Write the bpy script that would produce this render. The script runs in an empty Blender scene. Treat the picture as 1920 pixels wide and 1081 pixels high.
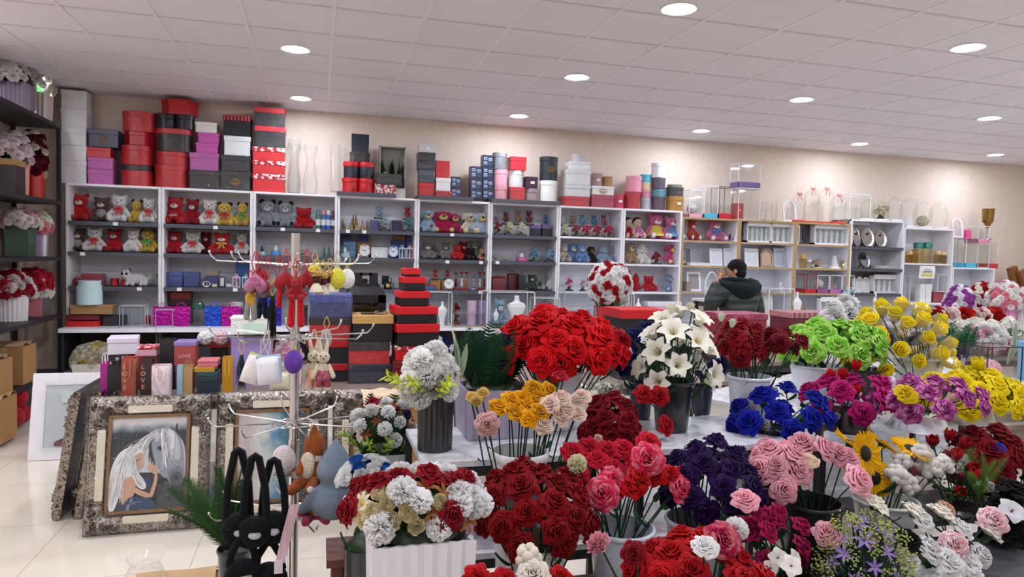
import bpy, math, random
from mathutils import Vector, Matrix, Euler, Quaternion
PI=math.pi; TAU=2*PI
R=random.Random(11)
C=bpy.context.scene.collection
sin,cos=math.sin,math.cos

# ------------------------------------------------------------------ mesh builder
class MB:
    def __init__(s): s.v=[]; s.f=[]; s.m=[]
    def add(s,vs,fs,mi=0,T=None):
        b=len(s.v)
        s.v.extend([tuple(T@Vector(p)) for p in vs] if T is not None else vs)
        for f in fs: s.f.append(tuple(b+i for i in f)); s.m.append(mi)
        return s
    def box(s,cx,cy,cz,sx,sy,sz,mi=0,T=None):
        x,y,z=sx/2,sy/2,sz/2
        vs=[(cx+a*x,cy+b*y,cz+c*z) for a in(-1,1) for b in(-1,1) for c in(-1,1)]
        return s.add(vs,[(0,1,3,2),(4,6,7,5),(0,4,5,1),(2,3,7,6),(0,2,6,4),(1,5,7,3)],mi,T)
    def prism(s,o,z0,z1,b=0.0,mi=0,T=None,cap=(1,1)):
        n=len(o)
        if b>0:
            mx=max(max(abs(p[0]),abs(p[1])) for p in o); k=1-b/mx
            rings=[([(x*k,y*k) for x,y in o],z0),(o,z0+b),(o,z1-b),([(x*k,y*k) for x,y in o],z1)]
        else: rings=[(o,z0),(o,z1)]
        vs=[(x,y,z) for ring,z in rings for x,y in ring]; fs=[]
        for r in range(len(rings)-1):
            for i in range(n):
                j=(i+1)%n; fs.append((r*n+i,r*n+j,(r+1)*n+j,(r+1)*n+i))
        if cap[0]: fs.append(tuple(range(n-1,-1,-1)))
        if cap[1]: fs.append(tuple((len(rings)-1)*n+i for i in range(n)))
        return s.add(vs,fs,mi,T)
    def lathe(s,pr,n=20,mi=0,T=None,sq=(1,1)):
        vs=[];fs=[]
        for r,z in pr:
            for i in range(n):
                a=TAU*i/n; vs.append((r*cos(a)*sq[0],r*sin(a)*sq[1],z))
        for k in range(len(pr)-1):
            for i in range(n):
                j=(i+1)%n; fs.append((k*n+i,k*n+j,(k+1)*n+j,(k+1)*n+i))
        fs.append(tuple(range(n-1,-1,-1))) if pr[0][0]>1e-4 and pr[0][0]<.0 else None
        return s.add(vs,fs,mi,T)
    def tube(s,pts,r,n=6,mi=0,T=None,r2=None,cap=True):
        pts=[Vector(p) for p in pts]; m=len(pts); vs=[];fs=[]
        up=None
        for k,p in enumerate(pts):
            d=(pts[min(k+1,m-1)]-pts[max(k-1,0)]).normalized()
            if up is None:
                up=Vector((0,0,1)) if abs(d.z)<.9 else Vector((1,0,0))
            a=d.cross(up)
            if a.length<1e-5: a=d.cross(Vector((.3,1,.2)))
            a.normalize(); b=d.cross(a); up=-b if False else a.cross(d)
            rr=r if r2 is None else r+(r2-r)*k/(m-1)
            for i in range(n):
                t=TAU*i/n; q=p+a*(rr*cos(t))+b*(rr*sin(t)); vs.append((q.x,q.y,q.z))
        for k in range(m-1):
            for i in range(n):
                j=(i+1)%n; fs.append((k*n+i,k*n+j,(k+1)*n+j,(k+1)*n+i))
        if cap: fs.append(tuple(range(n-1,-1,-1))); fs.append(tuple((m-1)*n+i for i in range(n)))
        return s.add(vs,fs,mi,T)
    def ell(s,c,r,rot=(0,0,0),nu=14,nv=9,mi=0,T=None):
        Mx=Matrix.Translation(c)@Euler(rot).to_matrix().to_4x4()@Matrix.Diagonal((r[0],r[1],r[2],1))
        if T is not None: Mx=T@Mx
        vs=[(0,0,-1)];fs=[]
        for k in range(1,nv):
            t=PI*k/nv
            for i in range(nu):
                a=TAU*i/nu; vs.append((sin(t)*cos(a),sin(t)*sin(a),-cos(t)))
        vs.append((0,0,1))
        for i in range(nu):
            j=(i+1)%nu; fs.append((0,1+j,1+i)); e=1+(nv-2)*nu; fs.append((len(vs)-1,e+i,e+j))
        for k in range(nv-2):
            for i in range(nu):
                j=(i+1)%nu; a=1+k*nu; fs.append((a+i,a+j,a+nu+j,a+nu+i))
        return s.add(vs,fs,mi,Mx)
    def caps(s,p,q,r1,r2,n=10,mi=0):
        p,q=Vector(p),Vector(q); d=q-p; L=d.length
        T=Matrix.Translation(p)@d.to_track_quat('Z','Y').to_matrix().to_4x4(); pr=[]
        for k in range(5): t=PI/2*k/4; pr.append((max(r1*sin(t),1e-4),-r1*cos(t)))
        for k in range(5): t=PI/2*(1-k/4); pr.append((max(r2*sin(t),1e-4),L+r2*cos(t)))
        return s.lathe(pr,n,mi,T)
    def grid(s,nu,nv,fn,mi=0,T=None):
        vs=[tuple(fn(u/(nu-1),v/(nv-1))) for v in range(nv) for u in range(nu)]
        fs=[(v*nu+u,v*nu+u+1,(v+1)*nu+u+1,(v+1)*nu+u) for v in range(nv-1) for u in range(nu-1)]
        return s.add(vs,fs,mi,T)
    def mesh(s,name='mesh',sharp=40):
        me=bpy.data.meshes.new(name); me.from_pydata([tuple(p) for p in s.v],[],s.f)
        for _ in range(max(s.m,default=0)+1): me.materials.append(None)
        me.polygons.foreach_set('material_index',s.m)
        me.polygons.foreach_set('use_smooth',[True]*len(s.f))
        me.update()
        try: me.set_sharp_from_angle(angle=math.radians(sharp))
        except Exception: pass
        return me
CACHE={}
def cached(key,fn):
    if key not in CACHE: CACHE[key]=fn()
    return CACHE[key]

# ------------------------------------------------------------------ objects
def put(name,me,mats,parent=None,loc=(0,0,0),rot=(0,0,0),sc=1,label=None):
    if isinstance(me,MB): me=me.mesh(name)
    o=bpy.data.objects.new(name,me); C.objects.link(o)
    if not isinstance(mats,(list,tuple)): mats=[mats]
    for i in range(len(me.materials)):
        sl=o.material_slots[i]; sl.link='OBJECT'; sl.material=mats[min(i,len(mats)-1)]
    if parent is not None: o.parent=parent
    o.location=loc
    if isinstance(rot,Quaternion): o.rotation_mode='QUATERNION'; o.rotation_quaternion=rot
    else: o.rotation_euler=rot
    o.scale=(sc,sc,sc) if isinstance(sc,(int,float)) else sc
    if label: o['label']=label
    return o
def tag(o,label,cat,group=None):
    o['label']=label; o['category']=cat
    if group: o['group']=group
    return o
def thing(name,label,cat,loc=(0,0,0),rz=0,group=None,rot=None):
    o=bpy.data.objects.new(name,None); C.objects.link(o); o.empty_display_size=.05
    o.location=loc; o.rotation_euler=rot if rot else (0,0,rz)
    return tag(o,label,cat,group)
def struct(name,me,mats,loc=(0,0,0),rot=(0,0,0)):
    o=put(name,me,mats,None,loc,rot); o['kind']='structure'; return o
def zq(d,spin=0):
    q=Vector(d).normalized().to_track_quat('Z','Y'); return q@Quaternion((0,0,1),spin)

# ------------------------------------------------------------------ materials
def lin(h):
    h=h.lstrip('#'); o=[]
    for i in(0,2,4):
        c=int(h[i:i+2],16)/255; o.append(c/12.92 if c<=.04045 else ((c+.055)/1.055)**2.4)
    return (*o,1)
class NT:
    def __init__(s,name):
        s.mat=bpy.data.materials.new(name); s.mat.use_nodes=True; s.t=s.mat.node_tree; s.t.nodes.clear()
        s.out=s.n('ShaderNodeOutputMaterial')
    def n(s,typ,**k):
        nd=s.t.nodes.new(typ)
        for a,b in k.items():
            if a.startswith('_'): setattr(nd,a[1:],b)
        return nd
    def l(s,a,b): s.t.links.new(a,b)
    def tex(s,typ,scale,coord='Object',vec=None,**k):
        t=s.n(typ,**k)
        if 'Scale' in t.inputs: t.inputs['Scale'].default_value=scale
        if vec is None:
            vec=s.n('ShaderNodeTexCoord').outputs[coord]
        s.l(vec,t.inputs['Vector']); return t
    def ramp(s,fac,stops,const=False):
        r=s.n('ShaderNodeValToRGB'); cr=r.color_ramp
        if const: cr.interpolation='CONSTANT'
        while len(cr.elements)<len(stops): cr.elements.new(.5)
        for e,(p,c) in zip(cr.elements,stops): e.position=p; e.color=c if not isinstance(c,str) else lin(c)
        s.l(fac,r.inputs[0]); return r.outputs[0]
    def mix(s,fac,a,b,typ='MIX'):
        m=s.n('ShaderNodeMix',_data_type='RGBA',_blend_type=typ)
        for i,x in((0,fac),(6,a),(7,b)):
            if hasattr(x,'links') or hasattr(x,'is_linked'): s.l(x,m.inputs[i])
            else: m.inputs[i].default_value=x if i==0 or not isinstance(x,str) else lin(x)
        return m.outputs[2]
    def bump(s,h,strength=.3,dist=.01):
        b=s.n('ShaderNodeBump'); b.inputs['Strength'].default_value=strength; b.inputs['Distance'].default_value=dist
        s.l(h,b.inputs['Height']); return b.outputs[0]
    def bsdf(s,col,rough=.5,metal=0,sheen=0,norm=None,spec=.5,coat=0):
        p=s.n('ShaderNodeBsdfPrincipled')
        if hasattr(col,'is_linked'): s.l(col,p.inputs['Base Color'])
        else: p.inputs['Base Color'].default_value=lin(col) if isinstance(col,str) else col
        if hasattr(rough,'is_linked'): s.l(rough,p.inputs['Roughness'])
        else: p.inputs['Roughness'].default_value=rough
        p.inputs['Metallic'].default_value=metal
        p.inputs['Sheen Weight'].default_value=sheen
        p.inputs['Specular IOR Level'].default_value=spec
        p.inputs['Coat Weight'].default_value=coat
        if norm is not None: s.l(norm,p.inputs['Normal'])
        return p.outputs[0]
    def done(s,sh): s.l(sh,s.out.inputs[0]); return s.mat
MATS={}
def M(col,kind='plain',c2=None,sc=None,rough=None):
    key=(col,kind,c2,sc,rough)
    if key not in MATS: MATS[key]=_mat(col,kind,c2,sc,rough)
    return MATS[key]
def _mat(col,kind,c2,sc,rough):
    t=NT(kind+'_'+col.strip('#'))
    if kind=='plain':
        nz=t.tex('ShaderNodeTexNoise',14)
        c=t.mix(nz.outputs[0],tuple(.9*x for x in lin(col)[:3])+(1,),tuple(min(1,1.06*x) for x in lin(col)[:3])+(1,))
        return t.done(t.bsdf(c,.5 if rough is None else rough))
    if kind=='gloss': return t.done(t.bsdf(col,.18 if rough is None else rough,coat=.3))
    if kind=='fur':
        nz=t.tex('ShaderNodeTexNoise',30); nz.inputs['Detail'].default_value=4
        hi=t.tex('ShaderNodeTexNoise',140)
        c=t.mix(nz.outputs[0],tuple(.7*x for x in lin(col)[:3])+(1,),tuple(min(1,1.15*x) for x in lin(col)[:3])+(1,))
        return t.done(t.bsdf(c,.95,0,.04+.4*lin(col)[1]+.2*lin(col)[0],t.bump(hi.outputs[0],.7,.012),.2))
    if kind in('petal','leaf'):
        oi=t.n('ShaderNodeObjectInfo'); h=t.n('ShaderNodeHueSaturation'); h.inputs['Color'].default_value=lin(col)
        mr=t.n('ShaderNodeMapRange'); mr.inputs[3].default_value=.82; mr.inputs[4].default_value=1.12
        t.l(oi.outputs['Random'],mr.inputs[0]); t.l(mr.outputs[0],h.inputs['Value'])
        nz=t.tex('ShaderNodeTexNoise',3.5 if kind=='petal' else 8,coord='Generated')
        cc=h.outputs[0]
        if c2: cc=t.mix(t.ramp(nz.outputs[0],[(.42,(0,0,0,1)),(.62,(1,1,1,1))]),cc,c2)
        pb=t.bsdf(cc,(.65 if kind=='petal' else .6) if rough is None else rough,0,.03 if kind=='petal' else 0,None,.15 if kind=='petal' else .2)
        tr=t.n('ShaderNodeBsdfTranslucent'); t.l(cc,tr.inputs[0])
        mx=t.n('ShaderNodeMixShader'); mx.inputs[0].default_value=.33; t.l(pb,mx.inputs[1]); t.l(tr.outputs[0],mx.inputs[2])
        return t.done(mx.outputs[0])
    if kind in('glass','film'):
        tr=t.n('ShaderNodeBsdfTransparent'); tr.inputs[0].default_value=lin(col)
        g=t.n('ShaderNodeBsdfGlossy'); g.inputs['Roughness'].default_value=.03 if kind=='glass' else .07
        lw=t.n('ShaderNodeLayerWeight'); lw.inputs[0].default_value=.35
        pw=t.n('ShaderNodeMath',_operation='POWER'); pw.inputs[1].default_value=2.0; t.l(lw.outputs['Facing'],pw.inputs[0])
        k=t.n('ShaderNodeMapRange'); t.l(pw.outputs[0],k.inputs[0])
        k.inputs[3].default_value=.03 if kind=='glass' else .045; k.inputs[4].default_value=.75 if kind=='glass' else .45
        if kind=='film':
            nz=t.tex('ShaderNodeTexNoise',sc or 15); nz.inputs['Detail'].default_value=3; nz.inputs['Distortion'].default_value=1.5
            b=t.bump(nz.outputs[0],1,.05); t.l(b,g.inputs['Normal']); t.l(b,lw.inputs['Normal'])
        mx=t.n('ShaderNodeMixShader'); t.l(k.outputs[0],mx.inputs[0]); t.l(tr.outputs[0],mx.inputs[1]); t.l(g.outputs[0],mx.inputs[2])
        return t.done(mx.outputs[0])
    if kind=='metal':
        nz=t.tex('ShaderNodeTexNoise',40)
        return t.done(t.bsdf(col,.16 if rough is None else rough,1,0,t.bump(nz.outputs[0],.05,.002)))
    if kind=='emit':
        e=t.n('ShaderNodeEmission'); e.inputs[0].default_value=lin(col); e.inputs[1].default_value=sc; return t.done(e.outputs[0])
    if kind=='dots':
        vo=t.tex('ShaderNodeTexVoronoi',sc or 45); vo.inputs['Randomness'].default_value=.35
        return t.done(t.bsdf(t.ramp(vo.outputs['Distance'],[(0,c2),(.3,col)],True),.45))
    if kind=='floral':
        vo=t.tex('ShaderNodeTexVoronoi',sc or 40); nz=t.tex('ShaderNodeTexNoise',(sc or 40)*.8)
        c=t.mix(t.ramp(vo.outputs['Distance'],[(.3,(1,1,1,1)),(.36,(0,0,0,1))]),col,c2)
        c=t.mix(t.ramp(nz.outputs[0],[(.55,(0,0,0,1)),(.58,(1,1,1,1))]),c,c2)
        return t.done(t.bsdf(c,.4))
    if kind in('stripe','plaid'):
        w=t.tex('ShaderNodeTexWave',sc or 12,_bands_direction='X'); c=t.ramp(w.outputs[0],[(0,col),(.5,c2)],True)
        if kind=='plaid':
            w2=t.tex('ShaderNodeTexWave',(sc or 12)*.45,_bands_direction='X'); c=t.mix(t.ramp(w2.outputs[0],[(0,(0,0,0,1)),(.6,(.6,.6,.6,1))]),c,'#b98a80')
        return t.done(t.bsdf(c,.5))
    if kind=='wood':
        mp=t.n('ShaderNodeMapping'); mp.inputs['Scale'].default_value=(1,1,9) if sc is None else (9,1,1)
        t.l(t.n('ShaderNodeTexCoord').outputs['Object'],mp.inputs[0])
        nz=t.tex('ShaderNodeTexNoise',6,vec=mp.outputs[0]); nz.inputs['Detail'].default_value=5
        return t.done(t.bsdf(t.mix(nz.outputs[0],tuple(.55*x for x in lin(col)[:3])+(1,),tuple(min(1,1.3*x) for x in lin(col)[:3])+(1,)),.5,0,0,t.bump(nz.outputs[0],.2,.004)))
    if kind=='marble':
        nz=t.tex('ShaderNodeTexNoise',3.2); nz.inputs['Detail'].default_value=8; nz.inputs['Distortion'].default_value=1.8
        return t.done(t.bsdf(t.ramp(nz.outputs[0],[(.35,col),(.48,c2),(.56,col),(.8,c2)]),.25))
    if kind=='board':
        nz=t.tex('ShaderNodeTexNoise',5); nz.inputs['Detail'].default_value=4
        return t.done(t.bsdf(t.mix(nz.outputs[0],tuple(.85*x for x in lin(col)[:3])+(1,),col),.8,0,0,None,.2))
    if kind=='foil':
        nz=t.tex('ShaderNodeTexNoise',25); nz.inputs['Detail'].default_value=4
        return t.done(t.bsdf(col,.25,.75,0,t.bump(nz.outputs[0],.9,.015)))
    if kind=='carved':
        nz=t.tex('ShaderNodeTexNoise',26); nz.inputs['Detail'].default_value=2; nz.inputs['Distortion'].default_value=3
        c=t.ramp(nz.outputs[0],[(.36,col),(.55,c2)])
        return t.done(t.bsdf(c,.22,.88,0,t.bump(nz.outputs[0],.6,.008)))
    if kind=='rosette':
        vo=t.tex('ShaderNodeTexVoronoi',sc or 60)
        c=t.mix(vo.outputs['Distance'],tuple(min(1,1.3*x) for x in lin(col)[:3])+(1,),tuple(.35*x for x in lin(col)[:3])+(1,))
        return t.done(t.bsdf(c,.65,0,.03,t.bump(vo.outputs['Distance'],1,.01),.3))
    raise ValueError(kind)
GLASS=M('#fcfefe','glass'); FILM=M('#fdfdfd','film'); CHROME=M('#d8dadc','metal'); WHITE=M('#e9e8ea'); BLACK=M('#16161a'); GOLD=M('#c9a24d','metal',rough=.3)
STEM=M('#2c4a36','leaf'); LEAF=M('#2f5a33','leaf'); DLEAF=M('#1d3a26','leaf')

def lettering(text,size,mat,parent,loc,rot=(PI/2,0,0),name='lettering',depth=.0006):
    def mk():
        cu=bpy.data.curves.new(name,'FONT'); cu.body=text; cu.size=1; cu.align_x='CENTER'; cu.align_y='CENTER'; cu.extrude=.01; cu.resolution_u=3
        o=bpy.data.objects.new('tmp',cu); C.objects.link(o)
        me=bpy.data.meshes.new_from_object(o.evaluated_get(bpy.context.evaluated_depsgraph_get())); bpy.data.objects.remove(o)
        me.materials.clear(); me.materials.append(None); return me
    return put(name,cached(('text',text),mk),mat,parent,loc,rot,size)
# outlines
def rect(w,d,r=0,n=3):
    if r<=0: return [(-w/2,-d/2),(w/2,-d/2),(w/2,d/2),(-w/2,d/2)]
    o=[]
    for cx,cy,a in((w/2-r,-d/2+r,-90),(w/2-r,d/2-r,0),(-w/2+r,d/2-r,90),(-w/2+r,-d/2+r,180)):
        for k in range(n+1):
            t=math.radians(a+90*k/n); o.append((cx+r*cos(t),cy+r*sin(t)))
    return o
def ngon(n,w,d,ph=0): return [(w/2*cos(ph+TAU*i/n),d/2*sin(ph+TAU*i/n)) for i in range(n)]
def heart(w,d,n=40):
    o=[]
    for i in range(n):
        t=-TAU*i/n; x=16*sin(t)**3; y=13*cos(t)-5*cos(2*t)-2*cos(3*t)-cos(4*t)
        o.append((x/32*w,-(y+2.5)/29*d))
    return o if sum(o[i][0]*o[(i+1)%n][1]-o[(i+1)%n][0]*o[i][1] for i in range(n))>0 else o[::-1]
def outline(shape,w,d):
    if shape=='round': return ngon(28,w,d)
    if shape=='oct':
        return rect(w,d,min(w,d)*.3,1)
    if shape=='hex': return ngon(6,w,d*1.1)
    if shape=='heart': return heart(w,d)
    if shape=='oval': return rect(w,d,min(w,d)*.45,6)
    return rect(w,d,.004,1)
# ------------------------------------------------------------------ flowers
def layer(mb,n,prof,aw,pt,ph,nu=5,nv=5,spi=.05,ec=.0,jit=.12,mi=0,rnd=R,ruf=0):
    for i in range(n):
        a0=ph+TAU*i/n+rnd.uniform(-jit,jit); k=rnd.uniform(.94,1.06); dz=rnd.uniform(-.05,.05); f0=rnd.uniform(0,6)
        def fn(u,v):
            u=2*u-1; au=abs(u)
            vv=v*(1-pt*(au**(1.2 if pt>.15 else 2.2)))
            r,z=prof(vv); w=(.3+.7*sin(PI*min(1,.12+v*.6)))
            r=r*k*(1+spi*u)+ec*u*u*v*v; z=z+dz*v+ec*.5*u*u*v+ruf*v*v*sin(5*u+f0); r+=ruf*v*v*cos(4*u+f0)
            a=a0+u*aw*w
            return (r*cos(a),r*sin(a),z)
        mb.grid(nu,nv,fn,mi)
def bloom(kind):
    rnd=random.Random(hash(kind)%99 if False else sum(map(ord,kind)))
    mb=MB()
    if kind.startswith('rose') or kind in('garden','bud','ranunculus','peony'):
        # layers, pointed tip, curl, rim height inner/outer, widest radius, ruffle
        L,pt,curl,zi,zo,Rm,ruf=dict(rose=(6,.2,1.15,.92,.36,.74,.05),rosey=(6,.16,1.0,.95,.42,.72,.04),garden=(7,.1,.85,.8,.34,.8,.06),bud=(4,.12,.35,1.35,1.0,.52,.02),ranunculus=(6,.06,.0,.85,.62,.8,.02),peony=(8,.1,.3,1.0,.55,.82,.12))[kind]
        ns=[2,3,4,4,5,6,6,7]
        for j in range(L):
            t=j/(L-1); Rk=.1+(Rm-.1)*t; zt=zi-(zi-zo)*t**1.4
            def prof(v,Rk=Rk,zt=zt,t=t):
                if kind=='ranunculus':
                    a=v*(1.75+.35*(1-t)); return ((Rk+.08)*sin(a)+.02,zt*.55*(1-cos(a)))
                if v<.68: q=v/.68; return (Rk*(.25+.75*q**.7),zt*q**1.25)
                q=(v-.68)/.32; return (Rk+(.05+.2*t)*curl*q,zt+.05*q-(.05+.2*t)*curl*q*q)
            n=ns[j]; layer(mb,n,prof,PI/n*1.35,pt,j*1.25,7,7,spi=.1+.04*(1-t),ec=-.06*t*curl,rnd=rnd,ruf=ruf)
    elif kind in('carnation','pompom'):
        N=170 if kind=='pompom' else 120
        for i in range(N):
            z=1-(i+.5)/N*1.25; ph=i*2.39996; r=math.sqrt(max(0,1-z*z)); d=Vector((r*cos(ph),r*sin(ph),z*.8+.1)).normalized()
            T=Matrix.Translation(d*.35+Vector((0,0,.1)))@zq(d,rnd.uniform(0,6)).to_matrix().to_4x4()
            L=rnd.uniform(.5,.62)
            w=.11 if kind=='pompom' else .17
            mb.grid(3,3,lambda u,v:((u-.5)*2*w*(.4+v*(1-.35*v)),.1*v*v+(.1*sin(u*9+i) if kind!='pompom' else .12*(2*u-1)**2)*v,L*v),T=T)
    elif kind in('lily','orchid','daisy','tulip','star'):
        n={'lily':6,'orchid':5,'daisy':9,'tulip':6,'star':6}[kind]
        for i in range(n):
            a=TAU*i/n+(.3 if i%2 else 0)*(kind=='tulip'); T=Matrix.Rotation(a,4,'Z')
            W_={'lily':.38,'orchid':.42,'daisy':.2,'tulip':.42,'star':.16}[kind]
            def fn(u,v):
                u=2*u-1; w=W_*sin(PI*min(.97,v*.9+.08))**.8
                if kind=='tulip': r=.1+.42*sin(v*2.1); z=1.25*v; return (r+.0*u,u*w*.95,z) if abs(u)<.1 else (r*cos(u*.75),u*w,z-.1*u*u*v)
                if kind=='lily': r=.08+.95*v**1.4; z=.75*sin(v*2.0)
                elif kind=='orchid': r=.05+.8*v; z=.16*sin(v*3.0)+.06*v
                else: r=.05+.95*v; z=.25*sin(v*2.4)
                return (r,u*w,z+.12*u*u*w)
            mb.grid(5,6,fn,T=T)
        if kind in('lily','orchid'):
            for i in range(5): mb.tube([(0,0,.1),(.12*cos(i*1.26),.12*sin(i*1.26),.4),(.22*cos(i*1.26),.22*sin(i*1.26),.62)] if kind=='lily' else [(0,0,.05),(.05*cos(i*1.26),.05*sin(i*1.26),.2)],.025,5,1)
        if kind=='daisy': mb.ell((0,0,.1),(.2,.2,.12),nu=8,nv=5,mi=1)
    elif kind=='sunflower':
        for ring,(n,z,L) in enumerate(((18,.05,1.0),(18,.0,.93))):
            for i in range(n):
                T=Matrix.Rotation(TAU*(i+.5*ring)/n+rnd.uniform(-.06,.06),4,'Z'); L2=L*rnd.uniform(.9,1.05); cz=rnd.uniform(-.12,.12)
                mb.grid(3,5,lambda u,v:(.3+(L2-.3)*v,(2*u-1)*.12*sin(PI*min(.97,v*.85+.12)),z+cz*v*v+.1*v+.05*abs(2*u-1)),T=T)
    elif kind=='cluster':
        for i in range(9):
            z=1-(i+.5)/9*1.2; ph=i*2.39996; r=math.sqrt(max(0,1-z*z)); mb.ell((r*cos(ph)*.62,r*sin(ph)*.62,z*.6+.2),(rnd.uniform(.32,.46),rnd.uniform(.32,.46),rnd.uniform(.32,.42)),nu=9,nv=6)
    elif kind=='spray':
        for i in range(30):
            d=Vector((rnd.gauss(0,.45),rnd.gauss(0,.45),rnd.uniform(.1,1.5))); mb.ell(d,(.09,.09,.1),nu=6,nv=4)
        for i in range(7):
            d=Vector((rnd.gauss(0,.4),rnd.gauss(0,.4),rnd.uniform(.6,1.3))); mb.tube([(0,0,-.4),d*.5,d],.02,4,1)
    return mb.mesh(kind)
def leafmesh(kind):
    mb=MB(); rnd=random.Random(5)
    if kind=='leaf':
        mb.grid(5,6,lambda u,v:((2*u-1)*.3*sin(PI*min(.98,.06+v*.9)),.25*v*v-.1*abs(2*u-1),v))
    elif kind=='blade':
        mb.grid(3,9,lambda u,v:((2*u-1)*.07*sin(PI*min(.98,.12+v*.86)),.55*v**2.2,v-.18*v**3))
    elif kind in('fern','palm','feather'):
        n={'fern':20,'palm':34,'feather':26}[kind]; L={'fern':.34,'palm':.3,'feather':.2}[kind]
        pt=lambda t:Vector((0,.38*t*t,t*.95))
        mb.tube([pt(k/8) for k in range(9)],.012,5,r2=.004)
        for i in range(n):
            t=.14+.84*i/n; p=pt(t); l=L*(sin(PI*min(1,.15+t*.85))**.7)*(1 if kind=='fern' else .9)+.02
            for sx in(-1,1):
                d=Vector((sx*(.85 if kind=='fern' else .6),.1+rnd.uniform(-.05,.05),.35 if kind=='fern' else .7)).normalized(); w={'fern':.02,'palm':.009,'feather':.006}[kind]
                e=Vector((0,.2,1)).cross(d).normalized()
                nn=d.cross(Vector((0,-1,.2))).normalized()
                mb.grid(3,4,lambda u,v:p+d*(l*v)+nn*((2*u-1)*w*(1-v**2*.9))+Vector((0,.06*v*v*l,-.12*v*v*l)))
    elif kind=='sprig':
        mb.tube([(0,0,0),(.03,0,.5),(0,.05,1)],.012,5)
        for i in range(16):
            t=.15+.85*i/16; a=i*2.4; d=Vector((cos(a),sin(a),.6)).normalized(); p=Vector((0,0,t)); s=d.cross(Vector((0,0,1))).normalized()
            mb.grid(3,4,lambda u,v:p+d*(.22*v)+s*((2*u-1)*.05*sin(PI*min(.98,.1+v*.88))))
    return mb.mesh(kind)
def B_(k): return cached(('bloom',k),lambda:bloom(k))
def L_(k): return cached(('leaf',k),lambda:leafmesh(k))
def sepalmesh():
    mb=MB()
    mb.lathe([(.03,-.2),(.16,-.12),(.2,0),(.12,.06)],8)
    for i in range(5):
        T=Matrix.Rotation(TAU*i/5,4,'Z'); mb.grid(3,4,lambda u,v:(.14+.38*v,(2*u-1)*.12*(1-v),.0+.12*v),T=T)
    return mb.mesh('sepal')
FNAME=dict(rose='rose_flower',rosey='spray_rose_flower',garden='garden_rose_flower',bud='rosebud_flower',ranunculus='ranunculus_flower',peony='peony_flower',carnation='carnation_flower',pompom='pompom_flower',lily='lily_flower',orchid='orchid_flower',tulip='tulip_flower',sunflower='sunflower',daisy='daisy_flower',star='star_flower',spray='filler_flower',cluster='cotton_flower')
FCAT=dict(rose='rose',rosey='rose',garden='rose',bud='rose',tulip='tulip',lily='lily',orchid='orchid',sunflower='sunflower')
def bmats(kind,col):
    m=M(col,'petal')
    if kind=='lily': return [m,M('#c9b44a','petal')]
    if kind=='orchid': return [m,M('#b3283a','petal')]
    if kind=='daisy': return [m,M('#e0b83a','petal')]
    if kind=='spray': return [m,STEM]
    return [m]
def single(kind,head,d,size,col,base,label,group=None,leaves=1,film=False,col2=None):
    head=Vector(head); base=Vector(base); d=Vector(d).normalized()
    t=thing(FNAME[kind],label,FCAT.get(kind,'flower'),base,0,group)
    q=zq(d,R.uniform(0,6)); neck=head-d*size*.3
    mats=bmats(kind,col) if not col2 else [M(col,'petal',col2)]
    bs=size*(1.3 if kind=='bud' else 1.06 if kind in('rose','rosey','garden') else 1)
    b=put('bloom',B_(kind),mats,t,head-d*size*.25-base,q,bs)
    if kind=='sunflower':
        put('seed_disc',cached('disc',lambda:MB().lathe([(.001,.22),(.12,.2),(.26,.15),(.36,.06),(.3,0)],16).mesh()),M('#2b1a10','rosette',sc=40),b)
    if kind not in('spray','cluster'): put('sepal',cached('sepal',sepalmesh),LEAF,t,neck-base,q,size*.9)
    up=Vector((0,0,1)); L=(neck-base).length
    mid1=base+(neck-base)*.4+up*L*.04; mid2=base+(neck-base)*.78+up*L*.03
    put('stem',MB().tube([Vector((0,0,0)),mid1-base,mid2-base,neck-base],.0028,5).mesh(),STEM,t)
    for i in range(leaves):
        f=R.uniform(.5,.8); p=(neck-base)*f; a=R.uniform(0,TAU)
        put('leaf',L_('leaf'),R.choice([LEAF,DLEAF]),t,p,zq((cos(a),sin(a),.5)),size*R.uniform(.9,1.3))
    if film: put('plastic_wrap',cached('wrapcone',lambda:MB().lathe([(.2,-1.3),(.45,-.6),(.72,.2),(.8,.9),(.62,1.4)],9).mesh()),FILM,t,head-d*size*.25-base,q,size*1.05)
    return t
def dome_pts(c,r,n,zmin=-.15):
    o=[]
    for i in range(n):
        z=1-(1-zmin)*(i+.5)/n; a=i*2.39996+.7; q=math.sqrt(max(0,1-z*z))
        d=Vector((q*cos(a),q*sin(a),z)); o.append((Vector((c[0]+d.x*r[0],c[1]+d.y*r[1],c[2]+d.z*r[2])),d))
    return o
def ribbed(n,w,d,depth,shape='round',seg=3):
    o=[]
    N=n*2
    base=ngon(N,w,d) if shape=='round' else None
    if shape=='round':
        return [(x*(1-(depth if i%2 else 0)),y*(1-(depth if i%2 else 0))) for i,(x,y) in enumerate(base)]
    per=[]
    def side(p,q,k):
        for i in range(k): f=i/k; yield (p[0]+(q[0]-p[0])*f,p[1]+(q[1]-p[1])*f)
    c=rect(w,d)
    for i in range(4): per+=list(side(c[i],c[(i+1)%4],N//4))
    return [(x*(1-(depth if i%2 else 0)),y*(1-(depth if i%2 else 0))) for i,(x,y) in enumerate(per)]
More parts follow.
